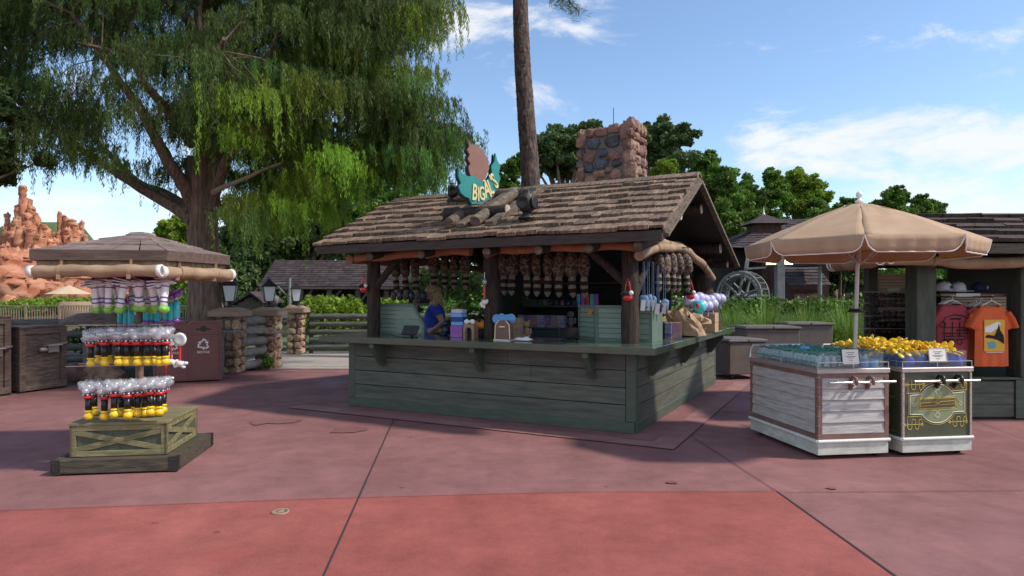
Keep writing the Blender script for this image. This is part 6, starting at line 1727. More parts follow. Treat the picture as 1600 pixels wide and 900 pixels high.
# base cabinets
mb = MB()
for (x0_, x1_) in ((1.32,2.42),(2.6,SW-.1)):
    clap(mb, x0_, x1_, .04, .50, 3, TR(0,.02,0), th=.02)
mb.build('cabinet_boards', m_green, ST)
mb = MB(); mb.box((1.25,.041,.02),(SW,1.28,.50)); mb.box((1.25,-.02,.02),(1.319,.04,.515)); mb.box((2.43,-.02,.02),(2.599,.04,.515)); mb.box((1.22,-.03,.52),(SW,1.28,.55), bev=.004); mb.build('cabinet', m_greentrim, ST)
mb = MB(); mb.box((1.52,-.012,.40),(1.60,.0,.45)); mb.build('catch', m_iron, ST)
for (px0, px1, Y, dy) in ((1427,1457,8.47,.26),(1588,1622,8.47,.26)):
    mb = MB(); mb.box((SX(px0,Y),0.0-.06,0.551 if px0 > 1500 else .0),(SX(px1,Y),dy-.06,2.2), bev=.008); mb.build('post', m_stallwood, ST)
mb = MB(); mb.box((1.20,1.2,0),(1.33,1.36,2.2), bev=.006); mb.build('post', m_stallwood, ST)
mb = MB(); mb.box((SW-.2,0,0),(SW,.2,2.2), bev=.006); mb.build('post', m_stallwood, ST)
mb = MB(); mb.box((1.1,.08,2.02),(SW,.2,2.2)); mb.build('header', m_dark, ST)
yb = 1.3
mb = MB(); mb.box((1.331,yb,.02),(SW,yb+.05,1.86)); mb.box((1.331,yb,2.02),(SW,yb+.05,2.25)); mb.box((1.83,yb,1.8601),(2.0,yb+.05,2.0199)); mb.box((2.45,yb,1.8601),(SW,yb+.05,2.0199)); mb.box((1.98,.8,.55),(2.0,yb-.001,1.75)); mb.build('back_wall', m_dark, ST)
mb = MB()
xa_, xb_ = SX(1368,9.5), SX(1429,9.5)
for i in range(16): mb.box((xa_,yb-.03,1.12+i*.045+.1),(xb_,yb-.001,1.12+i*.045+.138))
mb.build('slat_panel', m_slatwall, ST)
mb = MB()
for i in range(11): mb.box((2.05,yb-.03,1.15+i*.045),(3.35,yb-.001,1.15+i*.045+.038))
mb.build('slat_panel', m_slatwall, ST)
mb = MB(); mb.box((SX(1459,8.9),.30,1.60),(SX(1592,8.9),.75,1.635), bev=.003); mb.build('shelf', m_cap, ST)
mb = MB(); xx = SX(1512,8.75); mb.box((xx-.16,.285,1.595),(xx+.16,.297,1.64)); mb.build('shelf_label', m_paper, ST)
mb = MB(); xx = SX(1397,9.7); mb.box((xx-.09,yb-.045,1.67),(xx+.09,yb-.031,1.72)); mb.build('rack_label', m_paper, ST)
# roof: hipped shakes
ex0, ex1 = .56, SW+.6; ey0, ey1 = -.55, 2.0; ze = 2.25; zr2 = 2.80; yr = 1.05; xr0 = 1.85
def quad_shakes(mb, fpt, L, Hs, rows, m_w=.2, thick=.045):
    """fpt(u,v) -> point and normal; u along 0..1, v up 0..1"""
    for i in range(rows):
        v0 = i/rows; v1 = min(1,(i+1)/rows+.04); u = 0.0
        while u < 1:
            w_ = (m_w*(.6+random.random()*.9))/L; u1 = min(1,u+w_)
            a, n_ = fpt(u, v0+random.uniform(-.01,.01)); b, _ = fpt(u1-.005/L, v0+random.uniform(-.01,.01)); c, _ = fpt(u1-.005/L, v1); d, _ = fpt(u, v1)
            th = thick*(.75+.5*random.random()); V = [a+n_*.012, b+n_*.012, c-n_*.005, d-n_*.005, a+n_*th, b+n_*th, c+n_*.012, d+n_*.012]
            mb.add(V, [(0,3,2,1),(4,5,6,7),(0,1,5,4),(1,2,6,5),(3,0,4,7)], random.random()); u = u1
def plane4(A, B, C, D):
    n_ = (B-A).cross(D-A).normalized()
    return lambda u, v: ((A.lerp(B,u)).lerp(D.lerp(C,u), v), n_)
A = Vector((ex0,ey0,ze)); B = Vector((ex1,ey0,ze)); C = Vector((ex1,yr,zr2)); D = Vector((xr0,yr,zr2)); E = Vector((ex0,ey1,ze)); Fv = Vector((ex1,ey1,ze))
mb = MB(); quad_shakes(mb, plane4(A,B,C,D), (B-A).length, 1, 5, .42, .07); quad_shakes(mb, plane4(E,A,D,D), (A-E).length, 1, 5, .4, .07); quad_shakes(mb, plane4(Fv,E,D,C), (E-Fv).length, 1, 5, .45, .07)
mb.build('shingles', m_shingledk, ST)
mb = MB(); dn = Vector((0,0,-.03)); mb.add([A+dn,B+dn,C+dn,D+dn,E+dn,Fv+dn], [(0,1,2,3),(4,0,3),(5,4,3,2)], .5); mb.build('roof_deck', m_fascia, ST)
mb = MB(); mb.box((ex0,ey0-.02,ze-.13),(ex1,ey0+.02,ze-.01)); mb.box((ex0-.02,ey0-.02,ze-.13),(ex0+.02,ey1,ze-.01)); mb.build('fascia', m_fascia, ST)
def roll3(pts, r): roll('rolled_awning', pts, r, m_canvas, ST, 4, seg=44, amp=.2)
roll3([(.60,-.3,2.06),(1.5,-.3,2.02),(3.0,-.3,2.05),(SW+.4,-.3,2.05)], .075)
roll('rolled_awning', [(.60,-.2,2.06),(.60,.5,2.04),(.60,1.0,2.06)], .075, m_canvas, ST, 2)
# coiled white ropes on the awning
for i, (px, py, r) in enumerate(((1375,404,.075),(1392,405,.055))):
    w = W(px, py, 7.95); mb = MB()
    for R_ in (r, r*.6): mb.tube([(R_*math.cos(2*PI*k/18), .01*math.sin(k), R_*math.sin(2*PI*k/18)) for k in range(19)], .008, 6, cap=False)
    tag(mb.build('rope_coil', m_wht, None, w), ('larger','smaller')[i]+' white rope coil hanging under the umbrella edge by the stall', 'rope', 'white rope coils')
for i in range(9):
    mb = MB(); w = W(1300+i*4.5, 413-i*.6, 9.45-i*.045); P = [(.095*math.cos(2*PI*k/16), 0, .095*math.sin(2*PI*k/16)) for k in range(17)]
    mb.tube(P, .014, 6, cap=False); tag(mb.build('curtain_ring', m_piping if i < 2 else m_canvas, None, w, .35), ORD[i]+' from the left of the pale rings round the awning end under the umbrella', 'ring', 'pale rings round the awning end')
# sunglasses
def glasses():
    t = root('sunglasses', 'x', 'sunglasses', (0,0,0), 0, 'sunglasses on the slatted rack')
    mb = MB(); 
    for s_ in (-1,1): mb.lump((s_*.034,0,0), (.029,.005,.024), 10, 6, 0, pw=.8)
    mb.build('lenses', m_black, t)
    mb = MB(); mb.tube([(-.008,0,.008),(0,-.004,.012),(.008,0,.008)], .003, 4)
    for s_ in (-1,1): mb.tube([(s_*.062,0,.012),(s_*.055,.09,.006)], .003, 4)
    mb.build('frame', m_iron, t)
    return t
g0 = glasses(); k = 0
m_frames = [m_iron, m_navy, m_red, m_wheel]
g0b = None
for row, z in enumerate((1.62, 1.47, 1.36, 1.17, 1.08, 1.53, 1.29, 1.22)):
    rowlab = ('on the highest row of the rack','on the third row of the rack','on the fifth row of the rack','on the second lowest row of the rack','on the lowest row of the rack','on the second row of the rack','on the sixth row of the rack' ,'just above the two lowest rows of the rack')[row]
    for i in range(8):
        px = 1358+i*9.2; Y = 9.50
        p = Vector(((px-800)/F*Y, Y+random.uniform(-.03,.02), z+random.uniform(-.012,.012)))
        lab = ORD[i]+' pair of sunglasses from the left '+rowlab
        if k == 0: g0.location = p; g0['label'] = lab
        else:
            c = dup(g0, p, (random.uniform(-.2,.2),0,random.uniform(-.25,.25)), lab)
            if random.random() < .35:
                for ch in c.children:
                    if ch.name.startswith('frame'): ch.data = ch.data.copy(); ch.data.materials[0] = random.choice(m_frames[1:])
        k += 1
mb = MB(); 
for z in (1.665,1.50,1.31,1.12): mb.box((SX(1354,9.45),yb-.12,z-.006),(SX(1430,9.45),yb-.03,z+.006))
mb.build('rack_bar', m_slatwall, ST)
# shirts
def shirt_outline():
    return [(-.10,.0),(-.055,-.035),(0,-.048),(.055,-.035),(.10,.0),(.20,-.03),(.25,-.08),(.315,-.27),(.235,-.30),(.205,-.20),(.205,-.45),(.215,-.74),(-.215,-.74),(-.205,-.45),(-.205,-.20),(-.235,-.30),(-.315,-.27),(-.25,-.08),(-.20,-.03)]
def shirt(loc, rz, m, label, s=1.0, motif=None, group='shirts hanging on the stall'):
    t = root('hanging_shirt', label, 'shirt', loc, rz, group); t.scale = (s,)*3
    O = shirt_outline(); 
    # grid-filled body: front and back sheets with soft folds, joined at the edges
    mb = MB(); nx, nz = 28, 34
    def inside_w(z):
        if z > -.08: return .10+(.25-.10)*min(1,(-z)/.08)
        if z > -.30: return .25 + (.30-.25)*( (-z-.08)/.2) if z > -.27 else .27
        return .205+.01*(-z-.3)
    V = []
    for side in (-1,1):
        for j in range(nz+1):
            z = -.74*j/nz; w_ = inside_w(z)
            for i in range(nx+1):
                u = -1+2*i/nx; x = u*w_
                zz = z
                if j == 0: zz = -.045*math.cos(u*PI/2)
                y = side*(.035*math.sqrt(max(0,1-u*u))+.002) + .010*math.sin(u*11+side)*(j/nz)**1.2 - .0
                if j/nz < .12 and abs(x) > .1: zz -= .25*(abs(x)-.1)
                V.append((x, y, zz))
    n1 = (nx+1)*(nz+1); Fc = []
    for s_ in (0,1):
        for j in range(nz):
            for i in range(nx):
                a = s_*n1+j*(nx+1)+i; q = (a, a+1, a+nx+2, a+nx+1); Fc.append(q if s_ else q[::-1])
    mb.add(V, Fc, .5, 0, True); mb.build('body', m, t)
    for s_ in (-1,1):
        mb = MB(); mb.tube([(s_*.17,0,-.085),(s_*.235,0,-.17),(s_*.285,0,-.275)], [.075,.075,.07], 12, cap=False, flat=.42, noise=.02); mb.build('sleeve', m, t)
    mb = MB(); P = [(.095*math.cos(PI*k/10), -.036, -.005-.045*math.sin(PI*k/10)) for k in range(11)]; mb.tube(P, .007, 5); mb.build('collar', m, t)
    mb = MB(); mb.tube([(-.12,0,-.01),(-.03,0,.035),(0,0,.05),(.03,0,.035),(.12,0,-.01)], .013, 7, flat=.5); mb.tube([(0,0,.05),(0,0,.09),(.02,0,.11),(.035,0,.10),(.03,0,.085)], .004, 5); mb.build('hanger', m_wht, t)
    if motif: motif(t)
    return t
def motif_train(t):
    mb = MB(); y = -.0445
    def ln(pts, r=.004):
        for a, b in zip(pts, pts[1:]): mb.bar((a[0],y,a[1]),(b[0],y,b[1]), .006, r*2, up=(0,1,0)) if False else mb.tube([(a[0],y-.002,a[1]),(b[0],y-.002,b[1])], r, 5)
    def circ(cx, cz, r, w=.004): ln([(cx+r*math.cos(2*PI*k/14), cz+r*math.sin(2*PI*k/14)) for k in range(15)], w)
    ln([(-.12,-.25),(-.08,-.19),(0,-.165),(.09,-.18),(.14,-.22)]); circ(-.11,-.27,.028); circ(-.03,-.46,.034); circ(-.09,-.455,.028); circ(.05,-.45,.026)
    ln([(-.10,-.24),(-.10,-.42),(.12,-.42),(.13,-.23)]); ln([(-.02,-.24),(-.02,-.40)]); ln([(.05,-.24),(.05,-.40)]); ln([(-.10,-.30),(.13,-.30)]); ln([(-.12,-.36),(.13,-.36)],.006); ln([(-.04,-.21),(.06,-.21)],.007); ln([(-.08,-.42),(-.12,-.46)]); ln([(.02,-.33),(.12,-.33)],.008); ln([(-.09,-.39),(.1,-.39)],.006)
    o = mb.build('printed_carriage', m_furb, t); o.scale = (1.35,1,1.25); o.location = (0,0,.06)
m_prA = mat('print_gold', (.75,.42,.06), rough=.8, bump=0); m_prB = mat('print_teal', (.12,.40,.40), rough=.8, bump=0)
def motif_poster(t):
    y = -.046
    def poly(pts, m, yy, nm): mb = MB(); mb.prism([(x,yy,z) for x, z in pts], (0,-.0015,0)); o = mb.build(nm, m, t); o.scale = (1.5,1,1.12)
    poly([(-.085,-.17),(-.075,-.16),(.075,-.16),(.085,-.17),(.085,-.49),(.075,-.50),(-.075,-.50),(-.085,-.49)], m_prA, y, 'print_panel')
    poly([(-.08,-.24),(-.04,-.22),(-.01,-.20),(.03,-.18),(.05,-.20),(.04,-.24),(.0,-.27),(-.03,-.30),(-.08,-.29)], m_wht, y-.003, 'print_cloud')
    poly([(.0,-.33),(.02,-.27),(.035,-.20),(.045,-.27),(.075,-.33),(.08,-.42),(.03,-.38),(-.02,-.36),(-.08,-.35),(-.06,-.32)], m_furb, y-.0045, 'print_mountain')
    poly([(-.06,-.40),(.0,-.39),(.015,-.44),(-.01,-.47),(-.05,-.46)], m_prB, y-.003, 'print_lake')
    poly([(-.07,-.505),(.07,-.505),(.07,-.512),(-.07,-.512)], m_paper, y, 'print_line')
sh1 = shirt(W(1488,474,8.55), 0, m_maroon, 'maroon shirt with a dark carriage print hanging beside the green post', 1.0, motif_train)
sh2 = shirt(W(1549,476,8.45), 0.05, m_orange, 'bright orange shirt with a mountain poster print at the front of the right rail', 1.08, motif_poster)
for i, (px, Y, m) in enumerate(((1532,8.72,m_orange),(1526,8.84,m_maroon),(1521,8.96,m_maroon),(1516,9.08,m_orange))):
    shirt(W(px, 478, Y), .15, m, ('orange shirt directly behind the front orange shirt','maroon shirt second behind the front orange shirt','maroon shirt third behind the front orange shirt','orange shirt farthest back on the right rail')[i], .95)
for i, (px, Y) in enumerate(((1484,8.75),(1480,8.9))): shirt(W(px, 474, Y), -.1, m_maroon, ('maroon shirt just behind the front maroon shirt','maroon shirt farthest back on the left rail')[i], .95)
mb = MB(); 
for px in (1483,1549): w = W(px,463,8.45)-Vector((4.1,8.45,0)); mb.tube([(w.x,-.05,SZ(465,8.45)+.01),(w.x-.12,1.2,SZ(465,8.45)+.01)], .01, 6)
mb.build('hanging_rail', m_iron, ST)
# caps
def ballcap(loc, rz, m, label):
    t = root('ball_cap', label, 'cap', loc, rz, 'caps on the stall shelf')
    mb = MB(); mb.lathe([(.098,0),(.097,.05),(.085,.095),(.055,.125),(.0,.135)], 18); mb.lump((0,0,.137), (.01,.01,.006), 6, 4, 0); mb.build('crown', m, t)
    mb = MB(); P = []; n = 12
    V = [];
    for k in range(n+1):
        a_ = -PI*.38+PI*.76*k/n; V += [(.095*math.sin(a_), -.095*math.cos(a_), .012), (.115*math.sin(a_)*.95, -.095*math.cos(a_)-.085*math.cos(a_*1.1), -.0+.006)]
    mb.add(V, [(2*k,2*k+2,2*k+3,2*k+1) for k in range(n)], .5, 0, True); o = mb.build('peak', m, t); md = o.modifiers.new('s','SOLIDIFY'); md.thickness = .006
    mb = MB(); mb.lump((0,-.097,.055), (.035,.006,.02), 8, 6, .3); mb.build('emblem', m_navy if m is m_capw else m_capw, t)
ballcap(W(1475,455,8.85), .5, m_capw, 'white cap with dark emblem, leftmost on the stall shelf')
ballcap(W(1497,456,8.85), 1.0, m_capw, 'white cap turned sideways beside the leftmost cap')
ballcap(W(1530,456,8.85), .7, m_capn, 'navy blue cap with pale emblem on the stall shelf')
mb = MB(); w = W(1360,548,9.2); mb.lump((0,0,0), (.16,.08,.05), 10, 6, .3); tag(mb.build('pale_wrapping', m_lav, None, w), 'crumpled pale wrapping beside the sunglasses rack', 'wrapping')

# ---------------------------------------------------------------- wheeled bins
def wheeled_bin(px0, px1, pyb, ztop, label, d=.75, rz=0.1):
    a = G(px0, pyb); Lw = (px1-px0)/F*a.y
    t = root('rolling_bin', label, 'bin', a, rz, 'grey brown rolling bins')
    mb = MB(); mb.box((0,0,.10),(Lw,d,ztop-.06), bev=.015); mb.build('body', m_graybox, t)
    mb = MB(); mb.box((-.03,-.03,ztop-.0599),(Lw*.49,d+.03,ztop-.015), bev=.008); mb.box((Lw*.51,-.03,ztop-.0599),(Lw+.03,d+.03,ztop-.015), bev=.008); mb.box((.03,.03,ztop-.0151),(Lw-.03,d-.03,ztop), bev=.006); mb.build('lid', m_graybox, t)
    for (x, y) in ((.08,.08),(Lw-.08,.08),(.08,d-.08),(Lw-.08,d-.08)):
        mb = MB(); mb.lathe([(.02,-.018),(.05,-.015),(.05,.015),(.02,.018)], 12, c=(x,y,.05), M=Matrix.Rotation(PI/2,4,'Y')); mb.box((x-.03,y-.02,.06),(x+.03,y+.02,.0999)); mb.build('wheel', m_black, t)
    return t
wheeled_bin(1140,1204,594,.78,'nearest grey-brown rolling bin, beside the kiosk counter', .9, .22)
wheeled_bin(1166,1252,584,.98,'middle dark rolling bin, between the nearest bin and the umbrella', .8, .05)
wheeled_bin(1232,1302,578,1.03,'farthest dark rolling bin, nearest the umbrella pole', .8, .02)
# ---------------------------------------------------------------- hedge and grasses
def blades(n, r, h, seed_col):
    mb = MB(); V = []; Fq = []; R = []; c = 0
    for k in range(n):
        a_ = rng.uniform(0,6.283); b_ = rng.random()**.7; x0_ = math.cos(a_)*.12*r*rng.random(); y0_ = math.sin(a_)*.12*r*rng.random()
        L = h*rng.uniform(.7,1.15); lean = r*b_; pts = []
        for i in range(6):
            f_ = i/5; rad = lean*f_**1.7; zz = L*(f_ - .32*b_*f_*f_*1.4); pts.append((x0_+math.cos(a_)*rad, y0_+math.sin(a_)*rad, zz))
        w_ = rng.uniform(.010,.018); sx_, sy_ = -math.sin(a_+rng.normal(0,.6))*w_, math.cos(a_)*w_
        for i, p in enumerate(pts):
            q = (1-i/5)**.6; V += [(p[0]-sx_*q, p[1]-sy_*q, p[2]), (p[0]+sx_*q, p[1]+sy_*q, p[2])]
        for i in range(5): Fq.append((c+2*i, c+2*i+1, c+2*i+3, c+2*i+2)); R.append(np.clip(rng.normal(.5,.22),0,1))
        c += 12
    return np.array(V), np.array(Fq), np.array(R)
gp = None
spots = [(1140,15.0,.95,1.3),(1163,15.3,.8,1.0),(1198,15.2,1.1,1.5),(1238,15.3,.85,1.15),(1262,15.4,.95,1.4),(1296,15.2,.85,1.1),(1325,15.4,1.1,1.45),(1400,15.8,1.0,1.3),(1222,16.1,.6,.9),(1150,16.1,.8,1.3),(1350,15.9,.8,1.2),(1112,15.2,1.0,1.35)]
glabs = ['grass clump right behind the lavender balls','grass clump above the nearest rolling bin','grass clump above the middle rolling bin','grass clump between the middle and farthest bins','grass clump left of the umbrella pole, above the farthest bin','grass clump just left of the umbrella pole','grass clump just right of the umbrella pole','grass clump hidden behind the sunglasses rack','rear grass clump against the hedge above the middle bin','rear grass clump against the hedge near the water wheel','rear grass clump against the hedge left of the pole','rear grass clump nearest the kiosk']
for i, (px, Y, r, h) in enumerate(spots):
    V, Fq, R = blades(680, r*1.05, h*1.08, 0); mb = MB(); mb.add(V, Fq, R)
    tag(mb.build('ornamental_grass', m_grassb, None, ((px-800)/F*Y, Y, 0)), 'tall fountain '+glabs[i], 'ornamental grass', 'ornamental grass clumps')
mb = MB(); xs = np.linspace(4.6, 17.5, 60)
for x in xs:
    c = (x, 16.9+.2*math.sin(x*3), .82); P = clump_points(c, (.35,.42,.80+.06*math.sin(x*5)), 420, .55); P[:,2] = np.clip(P[:,2], .02, 1.68+.08*math.sin(x*2.3))
    leaf_quads(mb, P, rng.uniform(.04,.085,len(P)), .6, np.clip(rng.normal(.45,.25,len(P)),0,1))
hg = root('hedge', 'long clipped green hedge behind the ornamental grasses, below the mill', 'hedge', (0,0,0))
mb.build('foliage', m_leafr, hg)
mb = MB()
for x in xs[::2]: mb.tube([(x,16.9,-.03),(x,16.9,1.2)], .03, 5)
mb.build('stems', m_bark, hg)
# ---------------------------------------------------------------- mill
YM = 27
ml = root('mill_building', 'dark red-brown timber mill with shingled hip roof and small roof cupola', 'building', ((1190-800)/F*YM, YM, 0), 0)
def MX(px, Y=YM): return (px-800)/F*Y - (1190-800)/F*YM
mb = MB(); x = 0
while x < MX(1292): mb.box((x,-.03,0),(x+.30,.0,3.7)); x += .31
mb.box((0,.001,0),(MX(1292),6,3.7)); mb.build('wall', m_millwall, ml)
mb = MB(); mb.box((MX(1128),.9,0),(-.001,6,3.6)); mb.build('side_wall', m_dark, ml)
ze_ = EYE+(HZ-389)/F*YM; zt2 = EYE+(HZ-343)/F*(YM+3)
A = Vector((MX(1136),-.5,ze_)); B = Vector((MX(1330),-.5,ze_)); Fv = Vector((MX(1330),7,ze_)); E = Vector((MX(1136),7,ze_)); D = Vector((MX(1208,YM+3),3.0,zt2)); C = Vector((MX(1290,YM+3),3.0,zt2))
mb = MB(); quad_shakes(mb, plane4(A,B,C,D), (B-A).length, 1, 13, .45); quad_shakes(mb, plane4(E,A,D,D), 7.5, 1, 13, .45); quad_shakes(mb, plane4(B,Fv,C,C), 7.5, 1, 13, .45); mb.add([E,Fv,C,D], [(0,1,2,3)], .5)
mb.build('roof', m_millroof, ml)
mb = MB(); cx_ = MX(1194,YM+1.8); mb.box((cx_-.55,1.3,3.9),(cx_+.55,2.4,zt2-.38)); cu = mb.build('cupola', m_millwall, ml)
mb = MB(); q = .85; z = zt2-.38; V = [(cx_-q,1.85-q,z),(cx_+q,1.85-q,z),(cx_+q,1.85+q,z),(cx_-q,1.85+q,z),(cx_,1.85,z+.50)]
mb.add(V, [(0,1,4),(1,2,4),(2,3,4),(3,0,4),(3,2,1,0)], .5); mb.build('cupola_roof', m_millroof, cu)
mb = MB(); mb.lathe([(.1,z+.44),(.05,z+.52),(.03,z+.58),(0,z+.85)], 8, c=(cx_,1.85,0)); mb.build('finial', m_wht, cu)
mb = MB(); mb.bar((MX(1146),-1.2,2.2),(MX(1166),-.4,3.6),.12,.1); mb.bar((MX(1150),-1.0,2.7),(MX(1182),-1.0,2.75),.08,.08); mb.build('strut', m_wheel, ml)
# annex
an = root('mill_annex', 'small lean-to shed with red doors and shingled pent roof beside the mill', 'shed', ((1236-800)/F*24, 24, 0), -.18)
mb = MB(); mb.box((0,0,0),(1.05,2.0,1.85)); mb.build('wall', m_millwall, an)
mb = MB(); fp = plane4(Vector((-.2,-.55,1.98)),Vector((1.25,-.55,1.98)),Vector((1.25,1.8,2.95)),Vector((-.2,1.8,2.95))); quad_shakes(mb, fp, 1.5, 1, 8, .3)
mb.build('roof', m_millroof, an)
mb = MB(); mb.box((-.25,1.7,2.93),(1.3,1.95,3.05)); mb.build('ridge_board', m_orangep if False else m_cap, an)
mb = MB()
for x0_ in (.1,.54): mb.box((x0_,-.03,.2),(x0_+.42,-.001,1.7), bev=.01)
mb.build('door', m_bin, an)
# water wheel
ww = root('waterwheel', 'weathered grey wooden water wheel beside the dark mill wall', 'water wheel', ((1160-800)/F*22.5, 22.5, 1.62), math.radians(-48))
R_ = .80; wd = .5
for y in (-wd/2, wd/2):
    mb = MB()
    for r_, t_ in ((R_, .09),(R_*.86,.05)):
        P = [(r_*math.cos(2*PI*k/28), y, r_*math.sin(2*PI*k/28)) for k in range(29)]
        for a, b in zip(P, P[1:]): mb.bar(a, b, .06, t_, up=(a[0],0,a[2]))
    mb.build('rim', m_wheel, ww)
mb = MB()
for k in range(6):
    a_ = 2*PI*k/6+.3
    for y in (-wd/2, wd/2): mb.bar((0,y,0),(R_*math.cos(a_),y,R_*math.sin(a_)), .05, .11, up=(0,1,0))
mb.build('spokes', m_wheel, ww)
mb = MB()
for k in range(24): a_ = 2*PI*k/24; q = Vector((math.cos(a_),0,math.sin(a_))); mb.bar(q*R_*.86+Vector((0,-wd/2,0)), q*R_*.86+Vector((0,wd/2,0)), .10, .02, up=(q.x,0,q.z)) ; mb.bar(q*R_*1.0+Vector((0,-wd/2,0)), q*R_*1.0+Vector((0,wd/2,0)), .02, .12, up=(q.x,0,q.z))
mb.build('paddles', m_wheel, ww)
mb = MB(); mb.tube([(0,-.5,0),(0,1.2,0)], .07, 10); mb.build('axle', m_wheel, ww)
# post with two lit lamps
lp = root('double_lamp_post', 'square grey timber post carrying two lit box lamps below the umbrella edge', 'lamp post', ((1218-800)/F*18.5, 18.5, 0))
mb = MB(); mb.box((-.11,-.11,0),(.11,.11,3.0), bev=.01); mb.build('post', m_wheel, lp)
for s_ in (-1,1):
    mb = MB(); x = s_*.24; mb.box((x-.10,-.10,2.50),(x+.10,.10,2.70)); o = mb.build('lit_lamp', m_warm, lp)
    mb = MB()
    for q in (-.103,0,.103): mb.box((x+q-.008,-.108,2.49),(x+q+.008,-.1005,2.71))
    mb.box((x-.12,-.12,2.701),(x+.12,.12,2.74)); mb.box((x-.12,-.12,2.46),(x+.12,.12,2.499)); mb.build('lamp_frame', m_iron, o)
r_ = root('porch_post', 'thin grey post under a small shingled porch roof right of the mill', 'porch', ((1281-800)/F*23, 23, 0))
mb = MB(); mb.tube([(0,0,0),(0,0,2.75)], .07, 7); mb.build('post', m_wheel, r_)
mb = MB(); mb.prism([(-.35,-.4,2.7),(.3,-.4,2.7),(-.2,-.4,3.3),(-.35,-.4,3.3)], (0,2,0)); mb.build('roof', m_millroof, r_)
# ---------------------------------------------------------------- trees
def limb(mb, pts, r0, r1, n=10, noise=.07, sub=6, jit=.25):
    P = [Vector(p) for p in pts]; out = []
    m_ = len(P)
    for i in range(m_-1):
        p0 = P[max(i-1,0)]; p1 = P[i]; p2 = P[i+1]; p3 = P[min(i+2,m_-1)]
        for k in range(sub):
            t = k/sub; out.append(.5*((2*p1)+(p2-p0)*t+(2*p0-5*p1+4*p2-p3)*t*t+(3*p1-p0-3*p2+p3)*t**3))
    out.append(P[-1]); L = len(out)
    out = [p+Vector((random.uniform(-1,1),random.uniform(-1,1),random.uniform(-1,1)))*r1*jit for p in out]
    mb.tube(out, [r0+(r1-r0)*(i/(L-1))**.85 for i in range(L)], n, noise=noise)
    return out
YT = 13.5
# --- big weeping cypress
cy = root('cypress_tree', 'huge weeping cypress with thick ridged trunk filling the upper left', 'tree', W(318,500,YT)); cy.location.z = 0
base = Vector((cy.location.x, YT, 0))
def T(px, py, Y=YT): return W(px, py, Y) - base
mb = MB(); n = 26; V = []; levels = 34
for i in range(levels+1):
    f_ = i/levels; z = -.05+f_*4.5; r = .30*(1+.5*math.exp(-z*1.8)) * (1-.12*f_)
    if z > 3.2: r *= 1+.22*(z-3.2)
    cxx = .0+.02*math.sin(z*1.2)
    for k in range(n):
        t_ = 2*PI*k/n; q = r*(1+.10*math.sin(4*t_+.5*z)+.06*math.sin(7*t_-z*.7)+.05*math.sin(13*t_+z*1.5)+random.uniform(-.02,.02))
        V.append((cxx+q*math.cos(t_), q*math.sin(t_), z))
mb.add(V, [(i*n+k,i*n+(k+1)%n,(i+1)*n+(k+1)%n,(i+1)*n+k) for i in range(levels) for k in range(n)], .5, 0, True)
mb.build('trunk', m_bark, cy)
limbs = [([(322,330),(326,240),(322,150),(318,60),(316,-60),(314,-250)], .30,.06,[0,.1,.0,.1,.1,0]),
 ([(305,325),(288,290),(262,250),(225,180),(190,130),(150,70),(110,20)], .17,.03,[0,-.3,-.6,-.9,-1.2,-1.5,-1.8]),
 ([(303,345),(270,322),(230,300),(170,262),(110,222),(60,185),(10,145)], .15,.03,[0,.2,.3,.2,0,0,0]),
 ([(300,332),(262,305),(215,285),(170,240),(120,190),(60,150)], .13,.03,[0,.8,1.2,1.8,2.2,2.5]),
 ([(300,225),(260,170),(225,130),(200,90),(120,66)], .12,.02,[0,-1,-1.7,-2,-2.4]),
 ([(333,310),(352,255),(362,240),(400,150),(430,60)], .12,.03,[0,-.5,-.5,-1,-1.5]),
 ([(330,140),(340,105),(325,70),(312,40),(315,-10),(330,-60)], .09,.03,[-.1,-.7,-1.0,-1.0,-.8,-.6]),
 ([(328,200),(370,150),(420,130),(480,120),(540,140)], .12,.02,[0,-.4,-.8,-1,-1.2]),
 ([(326,120),(400,70),(480,40),(560,30),(640,20)], .12,.02,[0,.4,.8,1,1.1]),
 ([(330,250),(400,200),(480,190),(560,200),(640,190),(700,170)], .12,.02,[0,.7,1.2,1.2,1,1]),
 ([(322,60),(260,0),(180,-40),(80,-60)], .12,.02,[0,.4,.8,1]),
 ([(320,20),(400,-60),(500,-100),(600,-100)], .12,.02,[0,-.5,-1,-1]),
 ([(320,20),(330,-80),(360,-180)], .1,.02,[0,-1.6,-3]),
 ([(322,150),(310,100),(300,40)], .12,.03,[0,2.0,3.6]),
 ([(322,190),(335,130),(350,60)], .12,.03,[0,-2.2,-3.8])]
mb = MB(); limbpts = []
for li_, (pts, r0, r1, dz) in enumerate(limbs):
    P = [T(px, py, YT+d_) for (px, py), d_ in zip(pts, dz)]
    out = limb(mb, P, r0, r1); limbpts += out[len(out)//3:] if li_ != 6 else []
mb.build('limbs', m_bark, cy)
mb = MB(); P = [T(333,300,YT-.25),T(350,292,YT-.5),T(380,280,YT-.9),(T(410,266,YT-1.2)),T(440,254,YT-1.5)]; limb(mb, P, .06,.02); mb.build('bare_limb', m_twig, cy)
